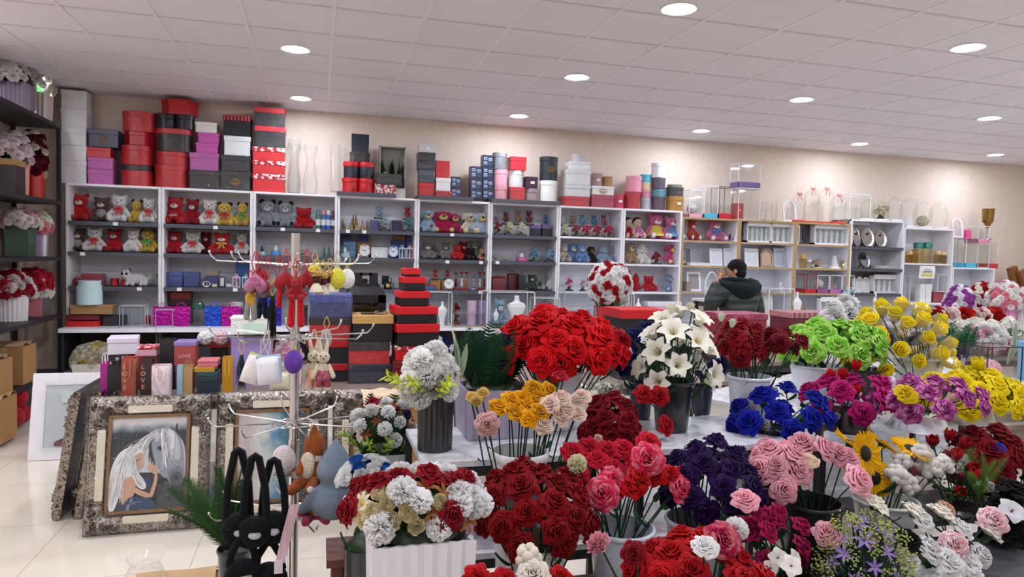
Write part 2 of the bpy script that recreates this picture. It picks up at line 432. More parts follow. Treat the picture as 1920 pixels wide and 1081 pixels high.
def vessel(kind,parent,w,h,col,name=None):
    m=M(col,'gloss',rough=.3) if kind!='clear' else GLASS
    mb=MB(); r=w/2
    if kind=='bucket':
        mb.lathe([(.001,.0),(r*.72,.0),(r*.74,.006),(r*.95,h*.93),(r*1.0,h*.935),(r*1.03,h*.95),(r*1.03,h*.985),(r*1.0,h),(r*.94,h),(r*.92,h*.93),(r*.70,.012),(.001,.012)],28)
        mb.tube([(r*(.72+.23*.70)*cos(a)*1.005,r*(.72+.23*.70)*sin(a)*1.005,h*.70) for a in [TAU*i/24 for i in range(25)]],.0018,4)
    elif kind=='clear':
        mb.lathe([(.001,.0),(r*.8,.0),(r*.85,.02),(r,h),(r*.95,h),(r*.8,.03),(.001,.03)],20)
    else:
        o=ribbed({'ribround':22,'ribbox':28,'box':8,'round':14}[kind],w,w*.9,.06 if 'rib' in kind else 0,'round' if 'round' in kind else 'box')
        k=.93; mb.prism([(x*k,y*k) for x,y in o],0,.004,0,cap=(1,0)); n=len(o)
        vs=[(x*k,y*k,0) for x,y in o]+[(x,y,h) for x,y in o]+[(x*.92,y*.92,h) for x,y in o]+[(x*.9,y*.9,h*.6) for x,y in o]
        fs=[(a*n+i,a*n+(i+1)%n,(a+1)*n+(i+1)%n,(a+1)*n+i) for a in range(3) for i in range(n)]+[tuple(3*n+i for i in range(n))]
        mb.add(vs,fs)
    return put(name or ('bucket' if kind=='bucket' else 'pot'),mb.mesh('vessel',30),m,parent)
def bucket(X,Y,Z,w,h,col,label,logo=False):
    t=thing('flower_bucket',label,'bucket',(X,Y,Z)); v=vessel('bucket',t,w,h,col,'bucket_wall')
    if logo:
        e=MB()
        for i in range(3): e.tube([(.012*cos(a)+(i-1)*.011,0,.012*sin(a)+(.008 if i==1 else 0)) for a in [TAU*k/12 for k in range(13)]],.002,4)
        put('emblem',e.mesh(),GOLD,t,(w*.08,-w/2*.93,h*.78))
    return t
def arrangement(X,Y,Z,vk,w,h,col,label,flowers,greens=(),rz=0,group=None,cat='flower arrangement',dome=None,zmin=-.2,lean=None,big=0):
    """one potted arrangement: the pot and every bloom fixed in it"""
    t=thing('flower_arrangement',label,cat,(X,Y,Z),rz,group)
    vessel(vk,t,w,h,col)
    put('foam',MB().ell((0,0,0),(w*.42,w*.4,h*.12),nu=12,nv=6).mesh(),M('#2b3a28'),t,(0,0,h*.98))
    seq=[]
    for k,c,s,n in flowers: seq+=[(k,c,s if big else s*.56)]*(n if big else int(n*2.1))
    cnt={}; N=len(seq)
    for q in seq: cnt[q]=cnt.get(q,0)+1
    tot=dict(cnt); seq=[]; used={q:0 for q in cnt}
    for i in range(N):
        q=max(cnt,key=lambda k:(i+1)*tot[k]/N-used[k]+R.uniform(-.35,.35) if used[k]<tot[k] else -9); used[q]+=1; seq.append(q)
    c,r=dome
    if zmin>-.5: put('foliage',MB().ell((0,0,0),(r[0]*.72,r[1]*.72,r[2]*.55),nu=12,nv=8).mesh(),M('#33502f','leaf'),t,(c[0],c[1],c[2]+r[2]*.14))
    for (p,d),(k,col_,s) in zip(dome_pts(c,r,len(seq),zmin),seq):
        dd=(d+Vector((0,-.25,.2))).normalized(); s*=R.uniform(.88,1.12)
        put({'pompom':'carnation','garden':'rose','rosey':'rose','spray':'filler'}.get(k,k),B_(k),bmats(k,col_),t,p-dd*s*.3+Vector((R.uniform(-.2,.2)*s,R.uniform(-.2,.2)*s,R.uniform(-.2,.2)*s)),zq(dd,R.uniform(0,6)),s)
    for g in greens:
        k,n,s,gc=g[:4]
        for i in range(n):
            a=(g[4] if len(g)>4 else 0)+TAU*i/max(1,n)*(g[5] if len(g)>5 else 1)+R.uniform(-.2,.2)
            d=Vector((cos(a)*.8,sin(a)*.8,g[6] if len(g)>6 else .8))
            put('fern_leaf' if k in('fern','palm') else 'leaf',L_(k),gc if not isinstance(gc,str) else M(gc,'leaf'),t,(c[0]+cos(a)*r[0]*.5,c[1]+sin(a)*r[1]*.5,h*.98),zq(d,R.uniform(-.4,.4)),s*R.uniform(.85,1.1))
    return t
# ------------------------------------------------------------------ boxes, tins, bags
PAT={'redflor':('#b4222c','floral','#e9dfe0',26),'reddot':('#cf2436','dots','#f0e4e4',34),'blackdot':('#1a1a1f','dots','#d9d4d6',30),'zig':('#1c1a22','stripe','#c3323c',9),
 'plaid':('#6d2b3c','plaid','#8d4a58',14),'pinkstripe':('#e3c3d0','stripe','#c08fa6',40),'blueflor':('#e8e9ee','floral','#3f7fb0',26),'redpat':('#8c2f49','floral','#a8556c',40),'bluequilt':('#3c4a8a','dots','#5a6cb0',40),'pinkmarble':('#efe4e6','marble','#d9b9c0',None),'leopard':('#8d8b90','dots','#d0ccce',60)}
def P(c,kind='plain',rough=.38):
    if c in PAT: k=PAT[c]; return M(k[0],k[1],k[2],k[3])
    if c=='kraft': return M('#b08a5c','board')
    if c.startswith('mag'): return M('#b01a94','foil')
    return M(c,kind,rough=rough)
def gift_box(X,Y,Z,w,h,label,col,lid=None,shape='rect',d=None,wrap=0,lidh=None,emblem=0,rz=0,grp=None,tag_=0,cat='box',name=None,window=0,bow=0,text=None):
    lid=lid or col; d=d or min(w*.85,.26); lh=lidh or min(h*.32,.055)
    t=thing(name or {'round':'round_box','heart':'heart_box'}.get(shape,'gift_box'),label,cat,(X,Y,Z),rz,grp)
    o=outline(shape,w*.96,d*.96); o2=outline(shape,w,d)
    put('box_body',MB().prism(o,0,h-lh*.5,.003).mesh('box',30),P(col),t)
    put('lid',MB().prism(o2,h-lh,h,.004).mesh('lid',30),P(lid),t)
    if emblem:
        mb=MB()
        for k in range(5):
            z=(k-2)*.012; L=.05-abs(k-2)*.012; mb.tube([(-L,0,z),(0,0,z+.004*(1 if k>2 else -1)),(L,0,z)],.0028,5)
        put('emblem',mb.mesh(),GOLD,t,(0,-d*.485-.001,h*.45),sc=min(1.2,w/.2))
    if tag_: put('price_tag',MB().box(0,0,0,.05,.003,.03).mesh(),WHITE,t,(w*.05,-d/2-.003,h*.5))
    if window: put('window',MB().box(0,0,0,w*.55,d*.5,.004).mesh(),M('#3a3530','gloss'),t,(0,0,h+.001))
    if bow:
        mb=MB()
        for sx in(-1,1): mb.tube([(0,0,0),(sx*.03,0,.018),(sx*.05,-.01,.008),(sx*.03,-.012,0),(0,0,0)],.006,6)
        put('bow',mb.mesh(),M('#8a6a52'),t,(w*.2,-d*.2,h+.006))
    if text: lettering(text,h*.2,M('#e6c2c4'),t,(0,-d/2-.001,h*.4))
    if wrap:
        mb=MB(); o3=outline(shape,w*1.03+.006,d*1.03+.006); mb.prism(o3,.001,h+.004,.004)
        if wrap>1:
            for sx in(-1,1):
                rr=random.Random(int(X*100)); mb.grid(5,5,lambda u,v:(sx*(w*.51+.03*u*(.4+v)),-d*.3+d*.6*v,h*(.3+.5*v)+rr.uniform(-.012,.012)))
        put('plastic_wrap',mb.mesh('wrap',30),FILM,t)
    return t
def ribtub(X,Y,Z,w,h,label,col):
    t=thing('ribbed_tub',label,'tub',(X,Y,Z))
    put('tub_body',MB().prism(ribbed(40,w,w,.02),0,h*.78,.002).mesh('tub',20),M(col,rough=.6),t)
    put('lid',MB().prism(ribbed(40,w*.88,w*.88,.015),h*.76,h,.003).mesh('lid',20),M(col,rough=.6),t); return t
def gift_bag(X,Y,Z,w,h,label,col,d=None,rz=0,pat=None,text=None,hcol='#d8d8d8',rot=None,foilk=0,grp=None,handle=1,side=None,roses=None):
    d=d or w*.45; t=thing('gift_bag',label,'gift bag',(X,Y,Z),rz,grp,rot)
    m=P(col) if not foilk else M(col,'foil')
    o=rect(w,d); mb=MB(); n=4
    vs=[(x*.97,y,0) for x,y in o]+[(x,y,h*.6) for x,y in o]+[(x,y*.8,h) for x,y in o]+[(x*.98,y*.72,h-.004) for x,y in o]+[(x*.95,y*.8,h*.3) for x,y in o]
    mb.add(vs,[(a*n+i,a*n+(i+1)%n,(a+1)*n+(i+1)%n,(a+1)*n+i) for a in range(4) for i in range(n)]+[(3,2,1,0),(16,17,18,19)])
    put('bag_body',mb.mesh('bag',25),m,t)
    if side: put('side_gusset',MB().box(w/2,0,h*.48,.003,d*.86,h*.95).mesh(),P(side),t)
    if handle:
        for sy in(-1,1):
            put('handle',MB().tube([(-w*.22,sy*d*.38,h*.93),(-w*.2,sy*d*.42,h*1.12),(0,sy*d*.42,h*1.22),(w*.2,sy*d*.42,h*1.12),(w*.22,sy*d*.38,h*.93)] if handle==1 else [(-w*.2,sy*d*.53,h*.93),(-w*.22,sy*(d*.53+.012),h*.6),(0,sy*(d*.53+.014),h*.42),(w*.22,sy*(d*.53+.012),h*.6),(w*.2,sy*d*.53,h*.93)],.003,6).mesh(),M(hcol),t)
    if roses:
        for i in range(5): put('rose',B_('rose'),M(roses,'petal'),t,((i-2)*w*.2,-d*.15+.02*(i%2),h*.95),zq(((i-2)*.2,-.6,.7)),w*.19)
    if text:
        for i,ch in enumerate(text): lettering(ch,h*.15,M('#e2b7a8'),t,(-w*.22,-d/2-.002,h*(.78-.17*i)),(PI/2,0,0))
    return t
# ------------------------------------------------------------------ plush toys
def remeshed(mb,vox=.034,key=''):
    me=mb.mesh('tmp'); o=bpy.data.objects.new('tmp',me); C.objects.link(o)
    m=o.modifiers.new('r','REMESH'); m.mode='VOXEL'; m.voxel_size=vox
    s=o.modifiers.new('s','SMOOTH'); s.factor=.5; s.iterations=4
    dg=bpy.context.evaluated_depsgraph_get(); out=bpy.data.meshes.new_from_object(o.evaluated_get(dg))
    bpy.data.objects.remove(o); rr=random.Random(3)
    for v in out.vertices: v.co+=v.co.normalized()*rr.uniform(-.006,.006)
    out.polygons.foreach_set('use_smooth',[True]*len(out.polygons))
    out.materials.clear(); out.materials.append(None); return out
def plush_body(v):
    mb=MB()
    if v=='lying':
        mb.ell((0,0,.3),(.5,.26,.27)); mb.ell((-.48,-.1,.5),(.24,.22,.22)); mb.ell((-.6,-.05,.72),(.08,.06,.09)); mb.ell((-.36,-.05,.72),(.08,.06,.09))
        for x,y in((-.35,-.3),(-.1,-.32),(.3,-.3),(.48,-.2)): mb.caps((x,y+.12,.2),(x,y-.08,.1),.1,.1)
        mb.caps((.5,0,.3),(.68,-.05,.45),.05,.04)
        return remeshed(mb)
    if v=='back':
        mb.ell((0,0,.24),(.3,.25,.26)); mb.ell((0,0,.62),(.24,.22,.2)); mb.lathe([(.2,.68),(.15,.82),(.07,.94),(.02,1.02),(.001,1.03)],14)
        for sx in(-1,1): mb.caps((sx*.24,-.02,.36),(sx*.36,.12,.12),.08,.075); mb.caps((sx*.14,.1,.1),(sx*.2,.34,.08),.1,.1)
        return remeshed(mb)
    hd={'tall':(.6,.19)}.get(v,(.7,.25))
    mb.ell((0,.02,.27),(.2,.17,.28)); mb.ell((0,-.02,.7),(.25,.21,.22))
    for sx in(-1,1):
        if v in('bear','bearbow'): mb.ell((sx*.19,.0,.89),(.085,.05,.085))
        elif v=='cat': mb.lathe([(.09,0),(.05,.1),(.001,.19)],10,T=Matrix.Translation((sx*.16,0,.83))@Matrix.Rotation(sx*.35,4,'Y'))
        elif v=='bunny': mb.caps((sx*.09,0,.85),(sx*.13,.02,1.16),.055,.05)
        mb.caps((sx*.17,-.03,.44),(sx*.34,-.14,.24),.085,.085)
        mb.caps((sx*.12,-.06,.11),(sx*.23,-.36,.1),.11,.105); mb.ell((sx*.24,-.42,.14),(.105,.07,.13))
    if v=='poodle':
        mb.ell((0,0,.92),(.15,.14,.11)); 
        for sx in(-1,1): mb.ell((sx*.25,0,.66),(.09,.09,.16))
    return remeshed(mb)
def plush(X,Y,Z,w,h,label,col,v='bear',muz='#efe7e2',bow=None,ear=None,pads=None,heart_=None,shirt=None,rz=0,cat='teddy bear',eye='#14100f',nose='#1a1413',patch=None,dress=None,name=None,hair=None,grp=None,rot=None,noface=0):
    s=h/(1.03 if v!='bunny' else 1.2)
    if v=='lying': s=h/.82
    sx=max(.75,min(1.35,w/(.78*s))) if v!='lying' else w/1.35/s
    t=thing(name or 'teddy_bear',label,cat,(X,Y,Z),rz,grp,rot); f=M(col,'fur'); t.location.z+=.012*s
    bv='bear' if v in('bear',) else v
    put('body',cached(('plush',bv),lambda:plush_body(bv)),f,t,sc=(s*sx,s,s))
    S=(s*sx,s,s); E=lambda n,c,r,m,rot=(0,0,0):put(n,cached(('ell',r,rot),lambda:MB().ell((0,0,0),r,rot,10,7).mesh('ell')),m,t,(c[0]*S[0],c[1]*S[1],c[2]*S[2]),(0,0,0),S)
    if v=='back' or noface: return t
    if v=='lying':
        E('muzzle',(-.5,-.28,.46),(.11,.08,.08),M(muz,'fur'))
        for a in(-1,1): E('eye',(-.5+a*.09,-.3,.56),(.022,.015,.022),M(eye,'gloss'))
        E('nose',(-.5,-.36,.49),(.03,.02,.02),M(nose,'gloss'))
        if patch:
            for a in(-1,1): E('eye_patch',(-.5+a*.1,-.285,.56),(.06,.03,.07),M(patch,'fur'))
            for a in(-1,1): E('ear',(-.48+a*.13,-.04,.72),(.09,.06,.09),M(patch,'fur'))
        return t
    if v=='dog':
        for a in(-1,1): E('ear',(a*.25,0,.74),(.06,.07,.17),M(ear or col,'fur'),(0,-a*.35,0))
        E('muzzle',(0,-.22,.65),(.14,.13,.12),M(muz,'fur')); E('nose',(0,-.34,.7),(.06,.04,.045),M(nose,'gloss'))
    else:
        if ear:
            for a in(-1,1): E('ear',(a*.19,-.01,.89),(.095,.058,.095),M(ear,'fur'))
        E('muzzle',(0,-.2,.63),(.115,.085,.085),M(muz,'fur')); E('nose',(0,-.285,.67),(.035,.022,.025),M(nose,'gloss'))
    for a in(-1,1): E('eye',(a*.095,-.2,.745),(.024,.018,.026),M(eye,'gloss'))
    if pads:
        for a in(-1,1): E('foot_pad',(a*.24,-.475,.14),(.075,.025,.09),M(pads,'fur'))
    if shirt: E('shirt',(0,.01,.3),(.225,.2,.24),P(shirt))
    if dress:
        put('dress',cached('dress',lambda:MB().lathe([(.12,.52),(.2,.46),(.25,.3),(.4,.16),(.43,.12),(.4,.13)],20).mesh()),M(dress,'petal'),t,sc=S)
    if bow:
        mb=MB()
        for a in(-1,1): mb.ell((a*.09,0,0),(.085,.03,.055),(0,a*.3,0)); mb.grid(3,4,lambda u,v_:(a*(.02+.06*v_)+(u-.5)*.07,.0,-.02-.2*v_))
        mb.ell((0,-.01,0),(.035,.035,.035)); put('bow',cached('bow',lambda:mb.mesh()),M(bow,'gloss',rough=.4),t,(0,-.22*S[1],.47*S[2]),(0,0,0),S)
    if heart_:
        put('heart',cached('plushheart',lambda:MB().prism(heart(.42,.38),-.05,.05,.04).mesh('h',80)),M(heart_,'fur'),t,(0,-.3*S[1],.3*S[2]),(PI/2,0,0),S)
        lettering('LOVE',.1*s,M('#f0e6e6'),t,(0,-.365*S[1],.3*S[2]))
    if patch: E('badge',(.09,-.17,.33),(.05,.03,.05),M(patch))
    if hair: E('hair',(0,.05,.78),(.27,.22,.2),M(hair,'fur'))
    return t
# ------------------------------------------------------------------ small wares
def lathed(name,X,Y,Z,pr,mat,label,cat,w=1,h=1,parts=(),grp=None,n=18,sq=(1,1)):
    t=thing(name,label,cat,(X,Y,Z),0,grp)
    for pn,p,m in [('body' if not parts else parts[0][0],pr,mat)]+[q for q in parts[1:]]:
        put(pn,MB().lathe(p,n,sq=sq).mesh(),m,t,sc=(w,w,h))
    return t
def dome_profile(r,h,z0=0,shape='dome'):
    if shape=='egg': return [(r*(.55+.45*sin(PI*min(1,k/9*.62+.12)))*(1 if k<9 else 1)*math.sqrt(max(0,1-(max(0,k/12-.45)/.55)**2)) if k<12 else .001,z0+h*k/12) for k in range(13)]
    return [(r,z0),(r,z0+(h-r)*.5),(r,z0+h-r)]+[(max(.0008,r*cos(PI/2*k/6)),z0+h-r+r*sin(PI/2*k/6)) for k in range(1,7)]
def dome(X,Y,Z,w,h,label,inner='bear',col='#c03030',base='#2a1c16',fl=None,shape='dome',ribbon=None,grp=None,cat='glass dome'):
    t=thing('glass_dome',label,cat,(X,Y,Z),0,grp); r=w/2; bh=min(.03,h*.1)
    put('base',MB().lathe([(.001,0),(r,0),(r*1.02,bh*.5),(r*.96,bh),(.001,bh)],18).mesh(),M(base,'gloss') if base!='clear' else GLASS,t)
    put('glass_cover',MB().lathe(dome_profile(r*.92,h-bh,bh,shape),18).mesh(),GLASS,t)
    m=M(col,'rosette') 
    if inner=='bear':
        k=r*.95; e=MB(); e.ell((0,0,.75*k),(.5*k,.45*k,.55*k),nu=10,nv=7); e.ell((0,-.05*k,1.6*k),(.5*k,.45*k,.45*k),nu=10,nv=7)
        for a in(-1,1): e.ell((a*.38*k,0,2.0*k),(.17*k,.12*k,.17*k),nu=8,nv=5); e.ell((a*.45*k,-.2*k,.9*k),(.16*k,.2*k,.28*k),nu=8,nv=5); e.ell((a*.32*k,-.4*k,.35*k),(.2*k,.25*k,.2*k),nu=8,nv=5)
        f=min(1.3,(h-bh)*.92/(2.25*k)); f=min(f,1.15); put('rose_bear',e.mesh(),m,t,(0,0,bh),sc=f)
    elif inner=='flowers':
        for i in range(6):
            a=i*2.4; rr=r*.4*(i>0); b=put('rose',B_('rose'),M(fl if fl and i%2 else col,'petal'),t,(rr*cos(a),rr*sin(a),bh+h*(.18+.15*(i%3))),zq((cos(a)*.5,sin(a)*.5-.5,.8)),r*.6)
        put('stem_bunch',MB().lathe([(r*.5,0),(r*.2,h*.2),(.001,h*.35)],8).mesh(),LEAF,t,(0,0,bh))
        if h>w*1.2: put('topper',MB().ell((0,0,0),(r*.5,r*.45,r*.55),nu=10,nv=7).mesh(),m,t,(0,0,bh+h*.6))
    elif inner=='ball': put('flower_ball',MB().ell((0,0,0),(r*.6,r*.6,r*.6)).mesh(),m,t,(0,0,bh+r*.6))
    elif inner=='cake':
        e=MB(); 
        for i in range(3): e.lathe([(.001,i*.05),(r*(.6-.15*i),i*.05),(r*(.6-.15*i),i*.05+.05),(.001,i*.05+.05)],14)
        put('cake_figure',e.mesh(),WHITE,t,(0,0,bh))
    if ribbon:
        mb=MB(); 
        for a in(-1,1): mb.tube([(0,0,0),(a*.03,0,.02),(a*.045,-.01,-.01),(a*.02,-.01,-.005),(0,0,0)],.004,5); mb.tube([(0,0,0),(a*.02,-.02,-.05),(a*.035,-.03,-.1)],.004,5)
        put('ribbon',mb.mesh(),M(ribbon),t,(0,-.01,h+.004))
    return t
def globe(X,Y,Z,w,h,label,col,inner='#dfe6ee',inside='ball'):
    t=thing('snow_globe',label,'snow globe',(X,Y,Z)); r=w/2
    put('base',MB().lathe([(.001,0),(r*.95,0),(r,h*.12),(r*.85,h*.33),(.001,h*.33)],18).mesh(),M(col,'gloss'),t)
    put('glass_ball',MB().ell((0,0,0),(r*.95,r*.95,h*.4),nu=18,nv=12).mesh(),GLASS,t,(0,0,h*.6))
    put('figure',MB().ell((0,0,0),(r*.4,r*.3,h*.16)).ell((0,0,h*.2),(r*.28,r*.25,h*.12)).mesh(),M(inner),t,(0,0,h*.48)); return t
def clock(X,Y,Z,w,h,label,col,face='#eeeef0'):
    t=thing('alarm_clock',label,'alarm clock',(X,Y,Z)); r=w/2; T=Matrix.Rotation(PI/2,4,'X')
    put('case',MB().lathe([(.001,-.02),(r,-.02),(r*1.02,0),(r,.02),(r*.88,.022),(r*.86,.016),(.001,.016)],24,T=T).mesh(),M(col,'gloss'),t,(0,0,r+.012))
    put('dial',MB().lathe([(.001,0),(r*.85,0)],24,T=T).mesh(),M(face),t,(0,-.018,r+.012))
    for n_,a,L in(('hour_hand',.6,.45),('minute_hand',-.9,.65)): put(n_,MB().tube([(0,0,0),(sin(a)*r*L,0,cos(a)*r*L)],.0025,4).mesh(),BLACK,t,(0,-.021,r+.012))
    if h>w*1.12:
        for a in(-1,1): put('bell',MB().ell((0,0,0),(r*.42,r*.3,r*.3),(0,a*.5,0)).mesh(),M(col,'gloss'),t,(a*r*.55,0,r*2.05))
        put('handle',MB().tube([(-r*.5,0,r*2.1),(0,0,r*2.55),(r*.5,0,r*2.1)],.004,6).mesh(),M(col,'gloss'),t)
    for a in(-1,1): put('leg',MB().tube([(a*r*.5,0,r*.3),(a*r*.65,0,0)],.004,5).mesh(),M(col,'gloss'),t)
    return t
def lantern(X,Y,Z,w,h,label,col):
    t=thing('lantern',label,'lantern',(X,Y,Z)); m=M(col,rough=.4)
    put('base',MB().box(0,0,h*.04,w,w,h*.08).mesh(),m,t); put('roof',MB().prism(rect(w,w),h*.72,h*.78).add([(-w/2,-w/2,h*.78),(w/2,-w/2,h*.78),(w/2,w/2,h*.78),(-w/2,w/2,h*.78),(0,0,h*.95)],[(0,1,4),(1,2,4),(2,3,4),(3,0,4)]).mesh('r',20),m,t)
    mb=MB(); 
    for a in(-1,0,1):
        for b in(-1,1): mb.box(a*w*.42,b*w*.42,h*.4,w*.1,w*.1,h*.66)
    put('post',mb.mesh(),m,t); put('pane',MB().box(0,0,h*.4,w*.78,w*.78,h*.62).mesh(),GLASS,t)
    put('candle',MB().lathe([(.001,0),(w*.18,0),(w*.18,h*.3),(.001,h*.3)],10).mesh(),M('#e8dcc6'),t,(0,0,h*.08))
    put('ring',MB().tube([(w*.14*cos(a),0,h*.97+w*.14*sin(a)) for a in[TAU*k/10 for k in range(11)]],.003,5).mesh(),m,t); return t
def mug(X,Y,Z,w,h,label,col,face=None):
    t=thing('mug',label,'mug',(X,Y,Z)); r=w*.38
    put('cup',MB().lathe([(.001,0),(r*.9,0),(r,h*.1),(r,h),(r*.92,h),(r*.9,h*.1),(.001,h*.08)],20).mesh(),M(col,'gloss'),t)
    put('handle',MB().tube([(r*.95,0,h*.8),(r*1.55,0,h*.75),(r*1.6,0,h*.35),(r*.95,0,h*.2)],.006,6).mesh(),M(col,'gloss'),t)
    if face: put('print',MB().lathe([(.001,0),(h*.28,0)],16,T=Matrix.Rotation(PI/2,4,'X')).mesh(),M(face),t,(0,-r-.002,h*.5))
    return t
def can(X,Y,Z,w,h,label,col,cap):
    t=thing('spray_can',label,'spray can',(X,Y,Z)); r=w/2
    put('can_body',MB().lathe([(.001,0),(r,0),(r,h*.72),(r*.7,h*.8),(.001,h*.8)],16).mesh(),M(col,'gloss'),t)
    put('cap',MB().lathe([(r*.85,h*.76),(r*.85,h*.97),(r*.6,h),(.001,h)],16).mesh(),M(cap,'gloss'),t)
    put('label_band',MB().lathe([(r*1.01,h*.2),(r*1.01,h*.5)],16).mesh(),M('#d8dde2'),t); return t
def figurine(X,Y,Z,w,h,label,col,kind='lady',metal=0,cat='figurine',grp=None,name='figurine'):
    t=thing(name,label,cat,(X,Y,Z),0,grp); m=M(col,'metal',rough=.45) if metal else M(col,rough=.5); k=w/2
    if kind=='lady':
        put('gown',MB().lathe([(.001,0),(k*.95,0),(k*.8,h*.15),(k*.45,h*.5),(k*.3,h*.58),(k*.42,h*.72),(k*.3,h*.8),(.001,h*.8)],12,sq=(1,.7)).mesh(),m,t)
        put('head',MB().ell((0,0,h*.88),(k*.28,k*.28,h*.1),nu=9,nv=6).mesh(),m,t)
    elif kind=='animal':
        put('body',MB().ell((0,0,h*.35),(k*.75,k*.5,h*.22)).ell((-k*.5,-.01,h*.75),(k*.35,k*.3,h*.2)).caps((-k*.4,0,h*.4),(-k*.5,0,h*.7),k*.25,k*.2).caps((-k*.4,-k*.2,h*.3),(-k*.45,-k*.25,.01),k*.14,k*.14).caps((k*.4,-k*.2,h*.3),(k*.45,-k*.25,.01),k*.14,k*.14).mesh(),m,t)
        put('plinth',MB().box(0,0,.006,w*.9,w*.5,.012).mesh(),m,t)
    elif kind=='couple':
        mb=MB()
        for a in(-1,1): mb.lathe([(.001,0),(k*.5,0),(k*.3,h*.5),(k*.36,h*.68),(.12*k,h*.8),(.001,h*.8)],9,T=Matrix.Translation((a*k*.4,0,0))); mb.ell((a*k*.3,0,h*.88),(k*.18,k*.18,h*.09),nu=8,nv=5)
        put('body',mb.mesh(),m,t); put('plinth',MB().box(0,0,.008,w,w*.6,.016).mesh(),m,t)
    return t
def bust(X,Y,Z,w,h,label,col='#e9e7e6',neck=1):
    t=thing('jewellery_bust',label,'display bust',(X,Y,Z)); k=w/2
    pr=[(.001,0),(k*.5,0),(k*.5,h*.04),(k*.4,h*.08),(k*.55,h*.28),(k*.78,h*.46),(k*.98,h*.62),(k*.96,h*.69),(k*.7,h*.76),(k*.34,h*.81),(k*.25,h*.87),(k*.24,h*.97),(k*.2,h),(.001,h)]
    put('bust_form',MB().lathe(pr,20,sq=(1,.45)).mesh('b',80),M(col,rough=.45),t); put('stand',MB().prism(ngon(16,w*.8,w*.45),0,h*.03,.003).mesh(),M(col),t); return t
def photo_frame(X,Y,Z,w,h,label,col,inner='#d5d8dd',shape='rect',tilt=.14,ornate=0,metal=0,rz=0,name='photo_frame',easel=0,cat='photo frame',mirror=0):
    t=thing(name,label,cat,(X,Y,Z),rz); m=M(col,'metal',rough=.25) if metal else (M(col,'carved','#8d8577') if ornate else M(col,rough=.4))
    o=[(x,z) for x,z in (ngon(28,w,h) if shape=='oval' else (rect(w,h) if shape=='rect' else [(-w/2,-h/2),(w/2,-h/2)]+[(w/2*cos(a),h/2-w/2+w/2*sin(a)) for a in[PI*k/12 for k in range(13)]]))]
    n=len(o); b=min(w,h)*.14; kx,ky=1-2*b/w,1-2*b/h; T=Matrix.Translation((0,0,h/2))@Matrix.Rotation(PI/2,4,'X')
    mb=MB(); vs=[];L=[(1,1,0),(1,1,.018),(kx,ky,.014),(kx,ky,0)]
    for a,c,z in L: vs+=[(x*a,y*c,z) for x,y in o]
    mb.add(vs,[(r*n+i,r*n+(i+1)%n,((r+1)%4)*n+(i+1)%n,((r+1)%4)*n+i) for r in range(4) for i in range(n)],0,T)
    Q=Matrix.Rotation(-tilt,4,'X'); e=Q.to_euler()
    put('frame',mb.mesh('fr',30),m,t,(0,0,0),e)
    put('mirror_glass' if mirror else 'picture',MB().add([(x*kx,y*ky,.006) for x,y in o],[tuple(range(n))],0,T).mesh(),M(inner,'metal',rough=.05) if mirror else (M(inner) if inner!='clear' else GLASS),t,(0,0,0),e)
    if easel: put('easel',MB().tube([(w*.05,.01,h*.75),(w*.02,.12,0)],.008,6).box(0,-.012,.006,w*.5,.03,.012).mesh(),BLACK,t)
    else: put('strut',MB().tube([(0,h*.1,h*.6),(0,h*.3,0.0)],.006,5).mesh(),m,t)
    return t
def acrylic(X,Y,Z,w,h,label,frame='#e8e8ea',base=None,d=None,bh=None,ft=.007,inner=None,rz=0,top=None,cat='display case',panes=1):
    d=d or min(w,.22); t=thing('acrylic_case',label,cat,(X,Y,Z),rz); bh=bh or (.04 if base else .012)
    if base: put('base',MB().prism(rect(w,d),0,bh,.003).mesh('b',30),M(base,'gloss'),t)
    else: put('base',MB().box(0,0,.005,w,d,.01).mesh(),M(frame),t)
    mb=MB()
    for a in(-1,1):
        for b in(-1,1): mb.box(a*(w/2-ft/2),b*(d/2-ft/2),h/2,ft,ft,h)
        for z in(h-ft/2,): mb.box(0,a*(d/2-ft/2),z,w,ft,ft); mb.box(a*(w/2-ft/2),0,z,ft,d,ft)
    put('edge_frame',mb.mesh('f',30),M(frame,rough=.3) if frame!='clear' else M('#e6ecee','gloss'),t)
    if panes: put('pane',MB().box(0,0,(h+bh)/2,w-ft,d-ft,h-bh-.002).mesh(),GLASS,t)
    if top: put('lid',MB().box(0,0,h,w,d,.012).mesh(),M(top,'gloss'),t)
    if inner:
        k,c=inner; r=min(w,d)*.32
        if k=='rose': put('preserved_rose',B_('rose'),M(c,'petal'),t,(0,0,bh+r*.3),zq((0,-.4,1)),r*1.2)
        elif k=='ball': put('flower_ball',MB().ell((0,0,0),(r*1.1,r*1.1,r*1.1)).mesh(),M(c,'rosette'),t,(0,0,bh+r*1.1))
        elif k=='bunny': put('plush_figure',MB().ell((0,0,r*.7),(r*.8,r*.7,r*.75)).ell((0,-r*.1,r*1.7),(r*.6,r*.55,r*.5)).mesh(),M(c,'fur'),t,(0,0,bh))
    return t
